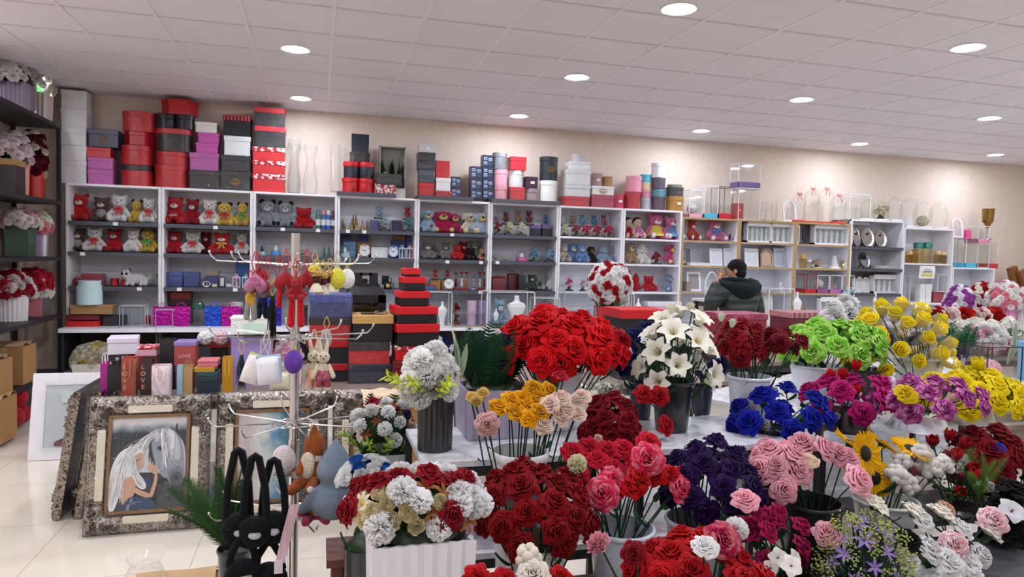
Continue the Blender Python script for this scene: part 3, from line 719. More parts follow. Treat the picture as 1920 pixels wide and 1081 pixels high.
def vase_glass(X,Y,Z,w,h,label,hour=1,grp=None,name='glass_vase'):
    r=w/2; pr=[(.001,.006),(r*.85,.0),(r*.95,h*.12),(r,h*.25),(r*.72,h*.5),(r*.55,h*.68),(r*.7,h*.8),(r*.95,h*.88),(r*.98,h*.94),(r*.85,h)] if hour==1 else ([(.001,.006),(r*.9,0),(r,h*.05),(r,h),(r*.95,h)] if hour==0 else [(.001,.006),(r*.5,0),(r*.9,h*.2),(r,h*.5),(r*.85,h*.8),(r*.9,h),(r*.85,h)])
    t=thing(name,label,'glass vase' if name=='glass_vase' else 'glass',(X,Y,Z),0,grp); put('glass_wall',MB().lathe(pr,24).mesh(),GLASS,t)
    put('foot',MB().lathe([(.001,0),(r*.8,0),(r*.8,.012),(.001,.014)],20).mesh(),M('#e9eef0','glass'),t); return t
def jar(X,Y,Z,w,h,label,col,lid,metal=0,grp=None,cat='jar'):
    t=thing('jar',label,cat,(X,Y,Z),0,grp); r=w/2
    put('jar_body',MB().lathe([(.001,0),(r*.85,0),(r,h*.1),(r,h*.6),(r*.75,h*.75),(.001,h*.75)],16).mesh(),M(col,'glass') if not metal else M(col,'metal',rough=.3),t)
    put('lid',MB().lathe([(r*.9,h*.72),(r*.95,h*.95),(r*.8,h),(.001,h)],16).mesh(),M(lid,'gloss') if not metal else M(lid,'metal',rough=.25),t); return t
def tube_rose(X,Y,Z,w,h,label,col,teddy=None):
    t=thing('rose_tube',label,'rose tube',(X,Y,Z)); r=w/2
    put('base',MB().lathe([(.001,0),(r,0),(r,.02),(.001,.02)],14).mesh(),M(col,'gloss'),t); put('tube_wall',MB().lathe([(r,.02),(r,h),(.001,h)],16).mesh(),GLASS,t)
    put('rose',B_('rose'),M(col,'petal'),t,(0,0,h*.72),zq((0,-.3,1)),r*.9); put('stem',MB().tube([(0,0,.02),(.005,0,h*.72)],.004,5).mesh(),STEM,t)
    put('bear' if teddy else 'filler',MB().ell((0,-.01,h*.16),(r*.7,r*.6,h*.13)).ell((0,-.015,h*.35),(r*.55,r*.5,h*.09)).mesh(),M(teddy or '#6d1a22','fur'),t,(0,0,.02)); return t
def gift_pack(X,Y,Z,w,h,label,n=5,col='#dfe3e2',d=.1):
    t=thing('boxed_candle_set',label,'boxed gift set',(X,Y,Z)); m=WHITE
    mb=MB(); mb.box(0,0,.012,w,d,.024).box(0,d/2-.003,h/2,w,.006,h).box(-w/2+.006,0,h/2,.012,d,h).box(w/2-.006,0,h/2,.012,d,h).box(0,0,h-.006,w,d,.012).box(0,-d/2+.004,h-.03,w,.006,.06)
    put('carton',mb.mesh('c',30),m,t); put('window',MB().box(0,-d/2+.002,h*.45,w-.02,.002,h*.75).mesh(),GLASS,t)
    for i in range(n):
        b=put('figurine',cached('packlady',lambda:MB().lathe([(.001,0),(.5,0),(.4,.2),(.22,.5),(.3,.68),(.15,.78),(.22,.9),(.1,1),(.001,1)],10,sq=(1,.8)).mesh()),M(col,rough=.4),t,(-w/2+w*(i+.5)/n,0,.024),sc=(w/n*.8,d*.6,h*.74))
    return t
# ------------------------------------------------------------------ room
def tilemat(name,c1,c2,scale,off,rough,spec=.5,coat=0,line=.004,lc=None,weave=0):
    t=NT(name); co=t.n('ShaderNodeTexCoord').outputs['Object']
    sx=t.n('ShaderNodeSeparateXYZ'); t.l(co,sx.inputs[0]); fac=None
    for i in(0,1):
        a=t.n('ShaderNodeMath',_operation='ADD'); t.l(sx.outputs[i],a.inputs[0]); a.inputs[1].default_value=100*scale-off[i]
        b=t.n('ShaderNodeMath',_operation='PINGPONG'); t.l(a.outputs[0],b.inputs[0]); b.inputs[1].default_value=scale/2
        c=t.n('ShaderNodeMath',_operation='LESS_THAN'); t.l(b.outputs[0],c.inputs[0]); c.inputs[1].default_value=line
        if fac is None: fac=c.outputs[0]
        else:
            d=t.n('ShaderNodeMath',_operation='MAXIMUM'); t.l(fac,d.inputs[0]); t.l(c.outputs[0],d.inputs[1]); fac=d.outputs[0]
    nz=t.tex('ShaderNodeTexNoise',1.6); nz.inputs['Detail'].default_value=5; nz.inputs['Distortion'].default_value=.8
    base=t.mix(nz.outputs[0],c1,c2); col=t.mix(fac,base,lc or c2)
    norm=None
    if weave:
        w=t.tex('ShaderNodeTexWave',28,_bands_direction='DIAGONAL'); w.inputs['Distortion'].default_value=2; norm=t.bump(w.outputs[0],.25,.003)
    return t.done(t.bsdf(col,rough,0,0,norm,spec,coat))
def room():
    CH=3.25; X0,X1,Y0,Y1=-2.92,12.2,-3.2,8.4
    wall=M('#e8d8ca','plain',rough=.7)
    q=lambda a:MB().add(a,[(0,1,2,3)]).mesh()
    cx,cy=(X0+X1)/2,(Y0+Y1)/2; sx,sy=X1-X0,Y1-Y0
    struct('floor',MB().box(cx,cy,-.05,sx+.4,sy+.4,.1).mesh(),tilemat('floor_tile','#e7dfd0','#d8cebf',.8,(-.62,4.6),.12,.5,.15,.0025,'#b5a898'))
    struct('ceiling',MB().box(cx,cy,CH+.05,sx+.4,sy+.4,.1).mesh(),tilemat('ceiling_tile','#efecf2','#e4e0e7',.594,(-.507,8.36),.6,.3,0,.0,None,1))
    struct('wall_back',MB().box(cx,Y1+.1,CH/2,sx+.4,.2,CH).mesh(),wall)
    struct('wall_left',MB().box(X0-.1,cy,CH/2,.2,sy,CH).mesh(),wall)
    struct('wall_right',MB().box(X1+.1,cy,CH/2,.2,sy,CH).mesh(),wall)
    struct('wall_rear',MB().box(cx,Y0-.1,CH/2,sx+.4,.2,CH).mesh(),M('#d8cdc4','plain',rough=.7))
    mb=MB(); x=-.507-.594*4
    while x<X1: mb.box(x,cy,CH-.002,.022,sy,.006); x+=.594
    struct('trim_1',mb.mesh('t',30),M('#f0edf0',rough=.4))
    mb=MB(); y=8.36
    while y>Y0: mb.box(cx,y,CH-.0015,sx,.02,.005); y-=.594
    struct('trim_2',mb.mesh('t',30),M('#d2ccd2',rough=.4))
    for i,x in enumerate((-2.62,-.19,2.2,4.55,6.92,9.25)):
        for j,y in enumerate((7.72,5.87,4.06,2.2,.35,-1.5)):
            rowname=['nearest the back wall','second row from back wall','third row from back wall','fourth row from back wall','fifth row from back wall','sixth row from back wall'][j]
            t=thing('ceiling_downlight','round LED downlight %s, %s one from the dark rack side'%(rowname,['first','second','third','fourth','fifth','sixth'][i]),'ceiling light',(x,y,CH-.004))
            put('trim_ring',cached('ring',lambda:MB().lathe([(.088,0),(.112,-.004),(.115,.002),(.1,.004)],28).mesh()),WHITE,t)
            put('diffuser',cached('diff',lambda:MB().lathe([(.001,-.001),(.09,-.001)],28).mesh()),M('#eef3ff','emit',None,LIGHT*(.68,1.05,1.05,1.0,.75,.6)[j]),t)
# ------------------------------------------------------------------ wall shelving
GREY='#4a4d57'
def unit(x0,x1,top,shelves,label,wood=0,zb=.82,front=8.0,counter=1,edge='#e6e6ea',overhang=None,lower=1):
    t=thing('shelving_unit',label,'shelving unit',((x0+x1)/2,front,0)); w=x1-x0; d=8.385-front; th=.022
    white=M('#efeff5',rough=.4); em=M('#b99a6c','wood') if wood else M(edge,rough=.4)
    for sx in(-1,1):
        put('side_panel',MB().box(0,0,0,th,d,top-zb+.02).mesh(),white,t,(sx*(w/2-th/2),d/2,(top+zb-.02)/2))
        put('edge_strip',MB().box(0,0,0,th+.004,.006,top-zb+.02).mesh(),em,t,(sx*(w/2-th/2),-.002,(top+zb-.02)/2))
    put('back_panel',MB().box(0,0,0,w-.01,.008,top-zb).mesh(),M('#e9eaf1',rough=.5),t,(0,d-.006,(top+zb)/2))
    put('top_panel',MB().box(0,0,0,w,d,th).mesh(),em if wood==2 else white,t,(0,d/2,top-th/2))
    if overhang:
        a,b,c=overhang; put('top_board',MB().box(0,0,0,(b-a)*w,d+.06,.04).mesh(),M(GREY,rough=.5),t,(w*((a+b)/2-.5),d/2-.03,top+.02))
    for z,g in shelves:
        if g: put('shelf_board',MB().box(0,0,0,w-.05,d+.03,.04).mesh(),M(GREY,rough=.5),t,(0,d/2-.02,z-.02))
        else:
            s=put('shelf_board',MB().box(0,0,0,w-2*th,d,th).mesh(),white,t,(0,d/2,z-th/2)); put('edge_strip',MB().box(0,0,0,w-2*th,.006,th+.002).mesh(),em,s,(0,-d/2-.002,0))
    if counter:
        put('worktop',MB().box(0,0,0,w+.002,d+.25,.04).mesh(),white,t,(0,d/2-.125,zb-.02))
        put('plinth',MB().box(0,0,0,w,d+.15,.06).mesh(),M('#2c2c30'),t,(0,d/2-.08,.03))
        put('cabinet_back',MB().box(0,0,0,w,.01,zb-.04).mesh(),M('#3c3436'),t,(0,d-.02,(zb-.04)/2))
        put('lower_shelf',MB().box(0,0,0,w-.04,d+.16,.03).mesh(),white,t,(0,d/2-.085,.36))
        for sx in(-1,1): put('cabinet_side',MB().box(0,0,0,.018,d+.15,zb-.04).mesh(),M('#3a3a40'),t,(sx*(w/2-.01),d/2-.08,(zb-.04)/2))
    else: put('plinth',MB().box(0,0,0,w,d,zb).mesh(),white,t,(0,d/2,zb/2))
    return t
def price_tag(X,Z,label): tag(put('price_tag',MB().box(0,0,0,.045,.003,.035).mesh(),WHITE,None,(X,7.962,Z)),label,'price tag')
# ------------------------------------------------------------------ carved frame
def carved_frame(loc,rz,lean,label,w=.66,h=.86,pic=None,glaze=1):
    t=thing('ornate_picture_frame',label,'picture frame',loc,0,None,(0,0,0)); t.rotation_euler=Euler((-lean,0,rz),'XYZ') if False else (Matrix.Rotation(rz,4,'Z')@Matrix.Rotation(-lean,4,'X')).to_euler()
    def make():
        mb=MB(); b=.125; N=(64,84)
        T=Matrix.Translation((0,0,h/2))@Matrix.Rotation(PI/2,4,'X')
        ctr=[]; rr=random.Random(4)
        for s in range(4):
            L=(w,h)[s%2]
            for k in range(int(L/.055)+1): ctr.append((s,-L/2+k*.055+rr.uniform(-.01,.01),rr.uniform(.03,.095),rr.choice((-1,1)),rr.uniform(.02,.032)))
        for s in range(4):
            L=(w,h)[s%2]; off=(h,w)[s%2]/2; cs=[c for c in ctr if c[0]==s]
            def fn(u,v):
                q=v*b; half=L/2-q; x=(2*u-1)*half
                e=abs(x)/(L/2); z=.012+.03*sin(PI*min(1,v*1.15))**.7
                rel=0
                for _,c,y,sg,r in cs:
                    dx,dy=x-c,q-y; dd=math.hypot(dx,dy)/r
                    if dd<1.6: rel+=sin(2.2*math.atan2(dy,dx)*sg*.5*2+dd*6)*math.exp(-dd*dd*.8)
                m=1 if e>.42 else (.12 if v<.72 else .5)
                if v>.9: m=0
                z+=.019*rel*m
                p=(x,-(off-q))
                return {0:(p[0],p[1],z),1:(-p[1],p[0],z),2:(-p[0],-p[1],z),3:(p[1],-p[0],z)}[s]
            mb.grid(int(L/.0065),22,fn,0,T)
        mb.prism(rect(w,h),-.02,.014,.0,0,T,(1,0))
        return mb.mesh('carved',70)
    put('carved_moulding',cached(('carved',w,h),make),M('#3a322c','carved','#a59c92'),t)
    T=Matrix.Translation((0,0,h/2))@Matrix.Rotation(PI/2,4,'X'); b=.125
    iw,ih=w-2*b,h-2*b
    for sx,sz,lx,lz in((0,1,.24,.042),(0,-1,.24,.042),(1,0,.042,.4),(-1,0,.042,.4)):
        put('cream_panel',MB().prism(rect(lx,lz,.006,2),0,.012,.004,0,Matrix.Rotation(PI/2,4,'X')).mesh('p',40),M('#d9cfba','plain',rough=.35),t,(sx*(w/2-.078),-.034,h/2+sz*(h/2-.078)))
    mb=MB()
    for a,bb,l1,l2 in((0,1,iw+.03,.018),(0,-1,iw+.03,.018),(1,0,.018,ih+.03),(-1,0,.018,ih+.03)): mb.box(a*(iw/2+.006),bb*(ih/2+.006),.03,l1,l2,.014,0,T)
    put('gilt_slip',mb.mesh('g',30),M('#8c6a4a','metal',rough=.4),t)
    if pic: pic(t,iw,ih,h)
    else: put('canvas',MB().box(0,-.012,h/2,iw,.004,ih).mesh(),M('#cfc7ba'),t)
    if glaze: put('plastic_wrap',MB().box(0,-.001,h/2,w+.012,.115,h+.012).mesh(),FILM,t)
    return t
def poly_layer(mb,pts,z,mi,iw,ih,h):
    # pts in picture units, x to the side and y down, both 0..1
    mb.add([((x-.5)*iw,-.0285-z*.00025,h/2+(.5-y)*ih) for x,y in pts],[tuple(range(len(pts)))],mi)
def smooth_poly(p,k=3):
    for _ in range(k):
        q=[]
        for i in range(len(p)):
            a,b=p[i],p[(i+1)%len(p)]; q+=[(a[0]*.75+b[0]*.25,a[1]*.75+b[1]*.25),(a[0]*.25+b[0]*.75,a[1]*.25+b[1]*.75)]
        p=q
    return p
def horse_picture(t,iw,ih,h):
    sky=NT('canvas_sky'); g=sky.tex('ShaderNodeTexNoise',5,coord='Generated'); g.inputs['Detail'].default_value=5
    sp=sky.n('ShaderNodeSeparateXYZ'); sky.l(sky.n('ShaderNodeTexCoord').outputs['Generated'],sp.inputs[0])
    ad=sky.n('ShaderNodeMath',_operation='MULTIPLY_ADD'); sky.l(g.outputs[0],ad.inputs[0]); ad.inputs[1].default_value=.14; sky.l(sp.outputs[2],ad.inputs[2])
    c=sky.ramp(ad.outputs[0],[(.0,'#3a4240'),(.45,'#28343a'),(.75,'#14202a'),(.9,'#22303c'),(.95,'#8f97a0'),(1.06,'#cfcccc')])
    skym=sky.done(sky.bsdf(c,.45))
    put('canvas',MB().box(0,-.02,h/2,iw,.012,ih).mesh(),skym,t)
    cols=['#c9c9cc','#6f7a84','#2a3138','#dedfe2','#e8e4e0','#c39a80','#1f3a63','#9aa0a6','#46505a','#8d95a0','#a87c64','#5a4a44','#0f1216','#b9bcc2']
    L=[([(.2,.36),(.5,.19),(.72,.16),(.95,.24),(1,.5),(.98,.75),(.7,.62),(.5,.6),(.3,.6),(.22,.5)],0),   # neck
       ([(.5,.2),(.58,.13),(.72,.12),(.84,.16),(.93,.27),(.97,.42),(.98,.6),(.97,.7),(.9,.76),(.82,.75),(.76,.68),(.68,.66),(.6,.5),(.52,.36)],9),
       ([(.6,.2),(.72,.13),(.84,.17),(.9,.3),(.93,.46),(.86,.5),(.8,.38),(.7,.3)],13),
       ([(.78,.58),(.9,.54),(.97,.6),(.98,.7),(.9,.77),(.8,.75),(.75,.67)],1),([(.8,.62),(.9,.6),(.96,.66),(.94,.74),(.86,.77),(.79,.73)],8),
       ([(.84,.66),(.88,.64),(.9,.68),(.87,.71)],12),
       ([(.44,.08),(.52,.14),(.58,.17),(.56,.24),(.49,.18)],1),([(.83,.13),(.87,.06),(.87,.14),(.86,.18)],2),
       ([(.6,.33),(.66,.31),(.7,.35),(.66,.38),(.61,.36)],8),([(.62,.34),(.66,.33),(.68,.35),(.65,.365)],12),
       ([(.64,.13),(.7,.13),(.74,.3),(.72,.46),(.76,.6),(.7,.5),(.66,.34)],3),([(.74,.14),(.82,.16),(.84,.3),(.8,.44),(.83,.52),(.76,.42),(.77,.26)],3),([(.55,.16),(.62,.14),(.64,.26),(.58,.3)],13),
       ([(.25,.34),(.4,.24),(.5,.2),(.5,.26),(.36,.33)],3),([(.3,.42),(.44,.3),(.5,.27),(.5,.32),(.38,.42)],7),
       ([(.5,.24),(.56,.22),(.54,.26),(.52,.26)],2),([(.5,.24),(.53,.25),(.53,.36),(.61,.55),(.64,.66),(.62,.68),(.56,.55),(.5,.38)],2),([(.5,.3),(.515,.3),(.515,.5),(.5,.5)],2),([(.6,.68),(.75,.67),(.76,.69),(.66,.73),(.61,.73)],12),([(.6,.72),(.63,.72),(.62,.97),(.6,.97)],12),
       ([(.0,.62),(.06,.44),(.16,.34),(.3,.31),(.42,.36),(.43,.42),(.36,.44),(.3,.5),(.34,.6),(.46,.7),(.48,.77),(.4,.78),(.28,.66),(.2,.72),(.12,.9),(.08,1),(0,1)],3),
       ([(.02,.7),(.1,.5),(.2,.42),(.22,.5),(.12,.66),(.08,.85),(.02,.9)],4),([(.2,.34),(.3,.32),(.38,.36),(.26,.38),(.18,.42)],13),([(.08,.6),(.16,.5),(.15,.6),(.1,.76)],13),
       ([(.27,.42),(.36,.4),(.42,.37),(.43,.45),(.42,.49),(.44,.52),(.42,.55),(.36,.55),(.31,.51)],5),([(.33,.465),(.4,.45),(.4,.46),(.34,.475)],11),([(.38,.53),(.42,.53),(.41,.54)],10),
       ([(.14,.7),(.24,.63),(.32,.65),(.36,.76),(.3,.9),(.2,.96),(.16,.86)],5),([(.3,.72),(.4,.78),(.52,.82),(.56,.84),(.52,.88),(.4,.84),(.32,.8)],5),([(.52,.86),(.58,.72),(.6,.56),(.63,.58),(.63,.72),(.57,.88)],5),
       ([(.5,.56),(.49,.5),(.52,.54),(.53,.46),(.55,.54),(.56,.46),(.58,.54),(.61,.5),(.63,.6),(.6,.63),(.54,.6)],5),
       ([(.13,1),(.22,.9),(.3,.84),(.42,.86),(.56,.88),(.6,.92),(.58,1)],6),([(.25,.95),(.3,.86),(.32,.86),(.28,1),(.24,1)],9),([(.42,.64),(.52,.66),(.56,.72),(.5,.76),(.44,.72)],6),
       ([(.3,.5),(.36,.58),(.46,.68),(.5,.76),(.43,.79),(.34,.7),(.28,.6)],3),([(.33,.58),(.44,.7),(.42,.76),(.36,.7)],13)]
    mb=MB()
    for i,(p,m) in enumerate(L): poly_layer(mb,smooth_poly(p),i,m,iw,ih,h)
    rr=random.Random(6); iwm=[i for i,(p,m) in enumerate(L) if p[0]==(.0,.62)][0]; K=[iwm-.9]
    def strand(a,b,c,w,mi):
        P_=[]
        for k in range(9):
            u=k/8; x=(1-u)**2*a[0]+2*u*(1-u)*b[0]+u*u*c[0]; y=(1-u)**2*a[1]+2*u*(1-u)*b[1]+u*u*c[1]; P_.append((x+.008*sin(u*9+w*999),y))
        Lf=[(x-w*sin(PI*(.1+.85*k/8)),y) for k,(x,y) in enumerate(P_)]; Rt=[(x+w*sin(PI*(.1+.85*k/8)),y+.003) for k,(x,y) in enumerate(P_)]
        for k in range(8): poly_layer(mb,[Lf[k],Rt[k],Rt[k+1],Lf[k+1]],K[0],mi,iw,ih,h)
        K[0]+=.01 if K[0]<len(L)-1 else .08
    J=lambda x,y,s:(min(.995,max(.005,x+rr.uniform(-s,s))),min(.995,max(.005,y+rr.uniform(-s,s))))
    for i in range(34): strand(J(.72,.14,.06),J(.74,.3,.07),J(.76,.5,.1),rr.uniform(.003,.008),rr.choice((3,4,13,7,1,0)))
    for i in range(40): strand(J(.58,.17,.05),J(.42,.24,.05),J(.3,.44,.13),rr.uniform(.003,.008),rr.choice((3,4,13,7,0,1)))
    K[0]=len(L)
    for i in range(46): strand(J(.3,.34,.07),J(.1,.44,.06),J(.08,.85,.12),rr.uniform(.003,.009),rr.choice((3,4,4,13,7,0)))
    for i in range(20): strand(J(.3,.4,.03),J(.3,.6,.04),J(.44,.75,.05),rr.uniform(.003,.007),rr.choice((3,4,13,7)))
    for i in range(14): strand(J(.25,.9,.04),J(.3,.93,.05),J(.35,.99,.12),rr.uniform(.003,.006),rr.choice((6,8,9)))
    put('portrait',mb.mesh('portrait'),[M(c_,'plain',rough=.45) for c_ in cols],t)
def lake_picture(t,iw,ih,h):
    s=NT('canvas_lake'); n=s.tex('ShaderNodeTexNoise',4,coord='Generated'); n.inputs['Detail'].default_value=6; n.inputs['Distortion'].default_value=1
    sp=s.n('ShaderNodeSeparateXYZ'); s.l(s.n('ShaderNodeTexCoord').outputs['Generated'],sp.inputs[0])
    ad=s.n('ShaderNodeMath',_operation='MULTIPLY_ADD'); s.l(n.outputs[0],ad.inputs[0]); ad.inputs[1].default_value=.5; s.l(sp.outputs[0],ad.inputs[2])
    c=s.ramp(ad.outputs[0],[(.2,'#cfc8bd'),(.4,'#b8a9a8'),(.6,'#c9cdc6'),(.85,'#4a86a8'),(1,'#2f4a4a')])
    put('canvas',MB().box(0,-.02,h/2,iw,.012,ih).mesh(),s.done(s.bsdf(c,.5)),t)
# ------------------------------------------------------------------ wire stand
def stand(X,Y,Z,tiers,label,H=1.8,r=.019):
    t=thing('rotating_display_stand',label,'display stand',(X,Y,Z)); 
    put('pole',MB().lathe([(.001,0),(r*1.15,0),(r*1.15,H*.5),(r,H*.5+.002),(r,H),(.001,H)],24).mesh(),CHROME,t)
    put('foot',MB().lathe([(.001,0),(.13,0),(.13,.012),(.03,.02),(.001,.02)],30).mesh(),CHROME,t)
    for z,L,n,ph in tiers:
        put('collar',MB().lathe([(r*1.6,-.012),(r*1.7,0),(r*1.6,.012),(r,.012)],20).mesh(),CHROME,t,(0,0,z))
        put('ring',MB().tube([(.085*cos(a),.085*sin(a),0) for a in[TAU*k/28 for k in range(29)]],.0035,6).mesh(),CHROME,t,(0,0,z))
        for i in range(n):
            a=ph+TAU*i/n; c,s_=cos(a),sin(a)
            put('hook_arm',MB().tube([(.02*c,.02*s_,0),(.1*c,.1*s_,.004),(L*c,L*s_,.012),((L+.02)*c,(L+.02)*s_,.03),((L+.028)*c,(L+.028)*s_,.045)],.0035,6).ell(((L+.028)*c,(L+.028)*s_,.047),(.006,.006,.006),nu=8,nv=5).mesh(),CHROME,t,(0,0,z))
    return t
def loop(parent,z0,z1,col='#c02a3a',name='cord'): put(name,MB().tube([(0,0,z0),(.012,0,(z0+z1)/2),(.002,0,z1),(-.002,0,z1),(-.012,0,(z0+z1)/2),(0,0,z0)],.0022,5).mesh(),M(col),parent)
def heart_plush(loc,label,col,w=.11,rz=0,text=None,legs=None,cord='#c02a3a',back=None,cl=.09):
    t=thing('heart_plush_keyring',label,'heart plush',loc,rz)
    put('heart',cached('hp',lambda:MB().prism(heart(1,.95),-.2,.2,.17).mesh('h',85)),M(col,'fur'),t,(0,0,0),(PI/2,0,0),w)
    if back: put('heart_back',cached('hp',lambda:0),M(back,'fur'),t,(.01,.03,-.004),(PI/2,0,0),w)
    loop(t,w*.3,w*.3+cl,cord)
    if text:
        for i,s in enumerate(text): lettering(s,w*.22,M('#b02a5a'),t,(0,-w*.21,w*(.12-.25*i)),(PI/2,0,0))
    if legs:
        for a in(-1,1): put('leg',MB().caps((a*w*.22,0,-w*.35),(a*w*.28,0,-w*1.15),w*.1,w*.13).mesh('l',80),M(legs,'fur'),t)
    return t
# ------------------------------------------------------------------ person
def person(loc,rz,label):
    t=thing('person',label,'person',loc,rz)
    # figure faces +Y (towards the shelves); x to his right
    J={'pel':(0,0,.9),'sp':(0,.01,1.1),'ch':(0,.02,1.3),'nk':(0,.05,1.46),'hd0':(-.0,.09,1.52),'hd':(0,.1,1.6),'hd2':(0,.1,1.66),
       'ls':(-.2,.03,1.37),'le':(-.36,.08,1.14),'lw':(-.17,.2,1.45),'lh':(-.115,.2,1.52),
       'rs':(.2,.02,1.36),'re':(.29,.02,1.07),'rw':(.28,.12,.83),'rh':(.28,.15,.75),
       'lk':(-.11,.03,.5),'lf':(-.12,-.02,.08),'lt':(-.13,.14,.03),'lp':(-.1,0,.86),'rp':(.1,0,.86),'rk':(.11,.03,.5),'rf':(.12,-.02,.08),'rt':(.13,.14,.03)}
    rad=dict(pel=(.16,.12),sp=(.15,.11),ch=(.17,.12),nk=(.06,.06),hd0=(.065,.075),hd=(.085,.1),hd2=(.07,.085),ls=.065,le=.045,lw=.03,lh=.034,rs=.065,re=.045,rw=.03,rh=.034,lp=.09,lk=.06,lf=.045,lt=.035,rp=.09,rk=.06,rf=.045,rt=.035)
    ed=[('pel','sp'),('sp','ch'),('ch','nk'),('nk','hd0'),('hd0','hd'),('hd','hd2'),('ch','ls'),('ls','le'),('le','lw'),('lw','lh'),('ch','rs'),('rs','re'),('re','rw'),('rw','rh'),('pel','lp'),('lp','lk'),('lk','lf'),('lf','lt'),('pel','rp'),('rp','rk'),('rk','rf'),('rf','rt')]
    def skin(J,rad,ed,root,sub=2,extra=None):
        ks=list(J); me=bpy.data.meshes.new('b'); me.from_pydata([J[k] for k in ks],[(ks.index(a),ks.index(b)) for a,b in ed],[])
        o=bpy.data.objects.new('b',me); C.objects.link(o); m=o.modifiers.new('s','SKIN'); m.use_smooth_shade=True
        for i,k in enumerate(ks):
            r=rad[k]; sv=me.skin_vertices[0].data[i]; sv.radius=r if isinstance(r,tuple) else (r,r); sv.use_root=(k==root)
        u=o.modifiers.new('u','SUBSURF'); u.levels=sub; u.render_levels=sub
        out=bpy.data.meshes.new_from_object(o.evaluated_get(bpy.context.evaluated_depsgraph_get())); bpy.data.objects.remove(o)
        out.materials.clear(); out.materials.append(None); out.polygons.foreach_set('use_smooth',[True]*len(out.polygons)); return out
    fing={}; fed=[]; fr={}
    for side,hx,base,dirs in(('l','lh',Vector(J['lh']),[Vector((.03*(i-1.5)*.7,.015,.075-.008*abs(i-1))) for i in range(4)]),('r','rh',Vector(J['rh']),[Vector((0,.02*(i-1.5),-.085+.008*abs(i-1))) for i in range(4)])):
        for i,d in enumerate(dirs):
            off=Vector((.017*(i-1.5),0,0)) if side=='l' else Vector((0,.018*(i-1.5),0))
            a,b,c=f'{side}{i}a',f'{side}{i}b',f'{side}{i}c'
            fing[a]=tuple(base+off+d*.45); fing[b]=tuple(base+off+d*.85+Vector((.008,0,0))); fing[c]=tuple(base+off+d*1.15+Vector((.022,.004,-.004)))
            fed+=[(hx,a),(a,b),(b,c)]; fr[a]=.01; fr[b]=.009; fr[c]=.007
        th=Vector((.035,-.02,.02)) if side=='l' else Vector((-.035,.01,-.03)); fing[side+'t1']=tuple(base+th*.7); fing[side+'t2']=tuple(base+th*1.5); fed+=[(hx,side+'t1'),(side+'t1',side+'t2')]; fr[side+'t1']=.012; fr[side+'t2']=.009
    J2=dict(J); J2.update(fing); rad2=dict(rad); rad2.update(fr)
    sk=M('#b98468','plain',rough=.55)
    put('body',skin(J2,rad2,ed+fed,'pel'),sk,t)
    Jj={k:J[k] for k in('pel','sp','ch','ls','le','lw','rs','re','rw')}; Jj['pel']=(0,-.0,.8); Jj['cl']=(0,.03,1.42); Jj['ls']=(-.19,.0,1.37); Jj['rs']=(.19,0,1.36)
    jr=dict(pel=(.235,.17),sp=(.23,.17),ch=(.225,.165),cl=(.12,.12),ls=.115,le=.095,lw=.062,rs=.115,re=.092,rw=.062)
    jm=NT('jacket'); w=jm.tex('ShaderNodeTexWave',3.4,_bands_direction='Z'); w.inputs['Distortion'].default_value=2.5; n=jm.tex('ShaderNodeTexNoise',18)
    jmat=jm.done(jm.bsdf(jm.mix(n.outputs[0],'#161e1c','#28322e'),.55,0,.1,jm.bump(w.outputs[0],.5,.02)))
    put('jacket',skin(Jj,jr,[('pel','sp'),('sp','ch'),('ch','cl'),('ch','ls'),('ls','le'),('le','lw'),('ch','rs'),('rs','re'),('re','rw')],'pel'),jmat,t)
    hood=MB()
    def hf(u,v):
        a=PI*(1.02+.96*u); r=.155+.1*sin(PI*v)*(.6+.4*sin(PI*u)); return (r*1.25*cos(a),.04+r*sin(a)*1.0,1.485-.2*v*sin(PI*u)**.6-.05*v+.02*sin(PI*v))
    hood.grid(22,12,hf); hood.tube([(.19*cos(a),.04+.165*sin(a),1.475+.012*sin(a*2)) for a in[PI*(.95+1.1*k/18) for k in range(19)]],.03,8)
    put('hood',hood.mesh('hood',80),M('#141a1c','fur'),t)
    Jt={k:J[k] for k in('pel','lp','lk','lf','rp','rk','rf')}; put('trousers',skin(Jt,dict(pel=(.17,.13),lp=.105,lk=.08,lf=.075,rp=.105,rk=.08,rf=.075),[e for e in ed if e[0] in Jt and e[1] in Jt],'pel'),M('#20222b'),t)
    for a in(-1,1): put('shoe',MB().ell((a*.125,.05,.05),(.05,.14,.055)).mesh(),BLACK,t)
    kids0=set(bpy.data.objects)
    # head shell with hair
    hd=MB(); hd.ell((0,.085,1.6),(.082,.1,.122),nu=20,nv=14); 
    put('face',MB().ell((0,.1,1.585),(.074,.092,.105),nu=20,nv=14).ell((0,.195,1.575),(.014,.02,.024)).ell((-.078,.075,1.585),(.012,.022,.034)).ell((.078,.075,1.585),(.012,.022,.034)).mesh('f',80),sk,t)
    for a in(-1,1): put('eye',MB().ell((a*.032,.182,1.605),(.013,.01,.009)).mesh(),M('#efe9e4','gloss'),t)
    put('mouth',MB().ell((0,.186,1.535),(.024,.01,.008)).mesh(),M('#8d4a44'),t)
    hair=MB(); hair.ell((0,.07,1.625),(.09,.112,.105),nu=22,nv=14); hair.ell((0,.03,1.565),(.084,.07,.09),nu=18,nv=12)
    rr=random.Random(2); hair.v=[(x+rr.uniform(-.004,.004),y+rr.uniform(-.004,.004),max(z,1.5)) for x,y,z in hair.v]
    put('hair',hair.mesh('hair',80),M('#17120f','fur'),t)
    gl=MB()
    for a in(-1,1): gl.tube([(a*.036+.028*cos(k),.2,1.605+.02*sin(k)) for k in[TAU*i/16 for i in range(17)]],.0028,5); gl.tube([(a*.066,.2,1.61),(a*.09,.12,1.612),(a*.088,.07,1.605)],.0028,5)
    put('glasses',gl.mesh(),BLACK,t)
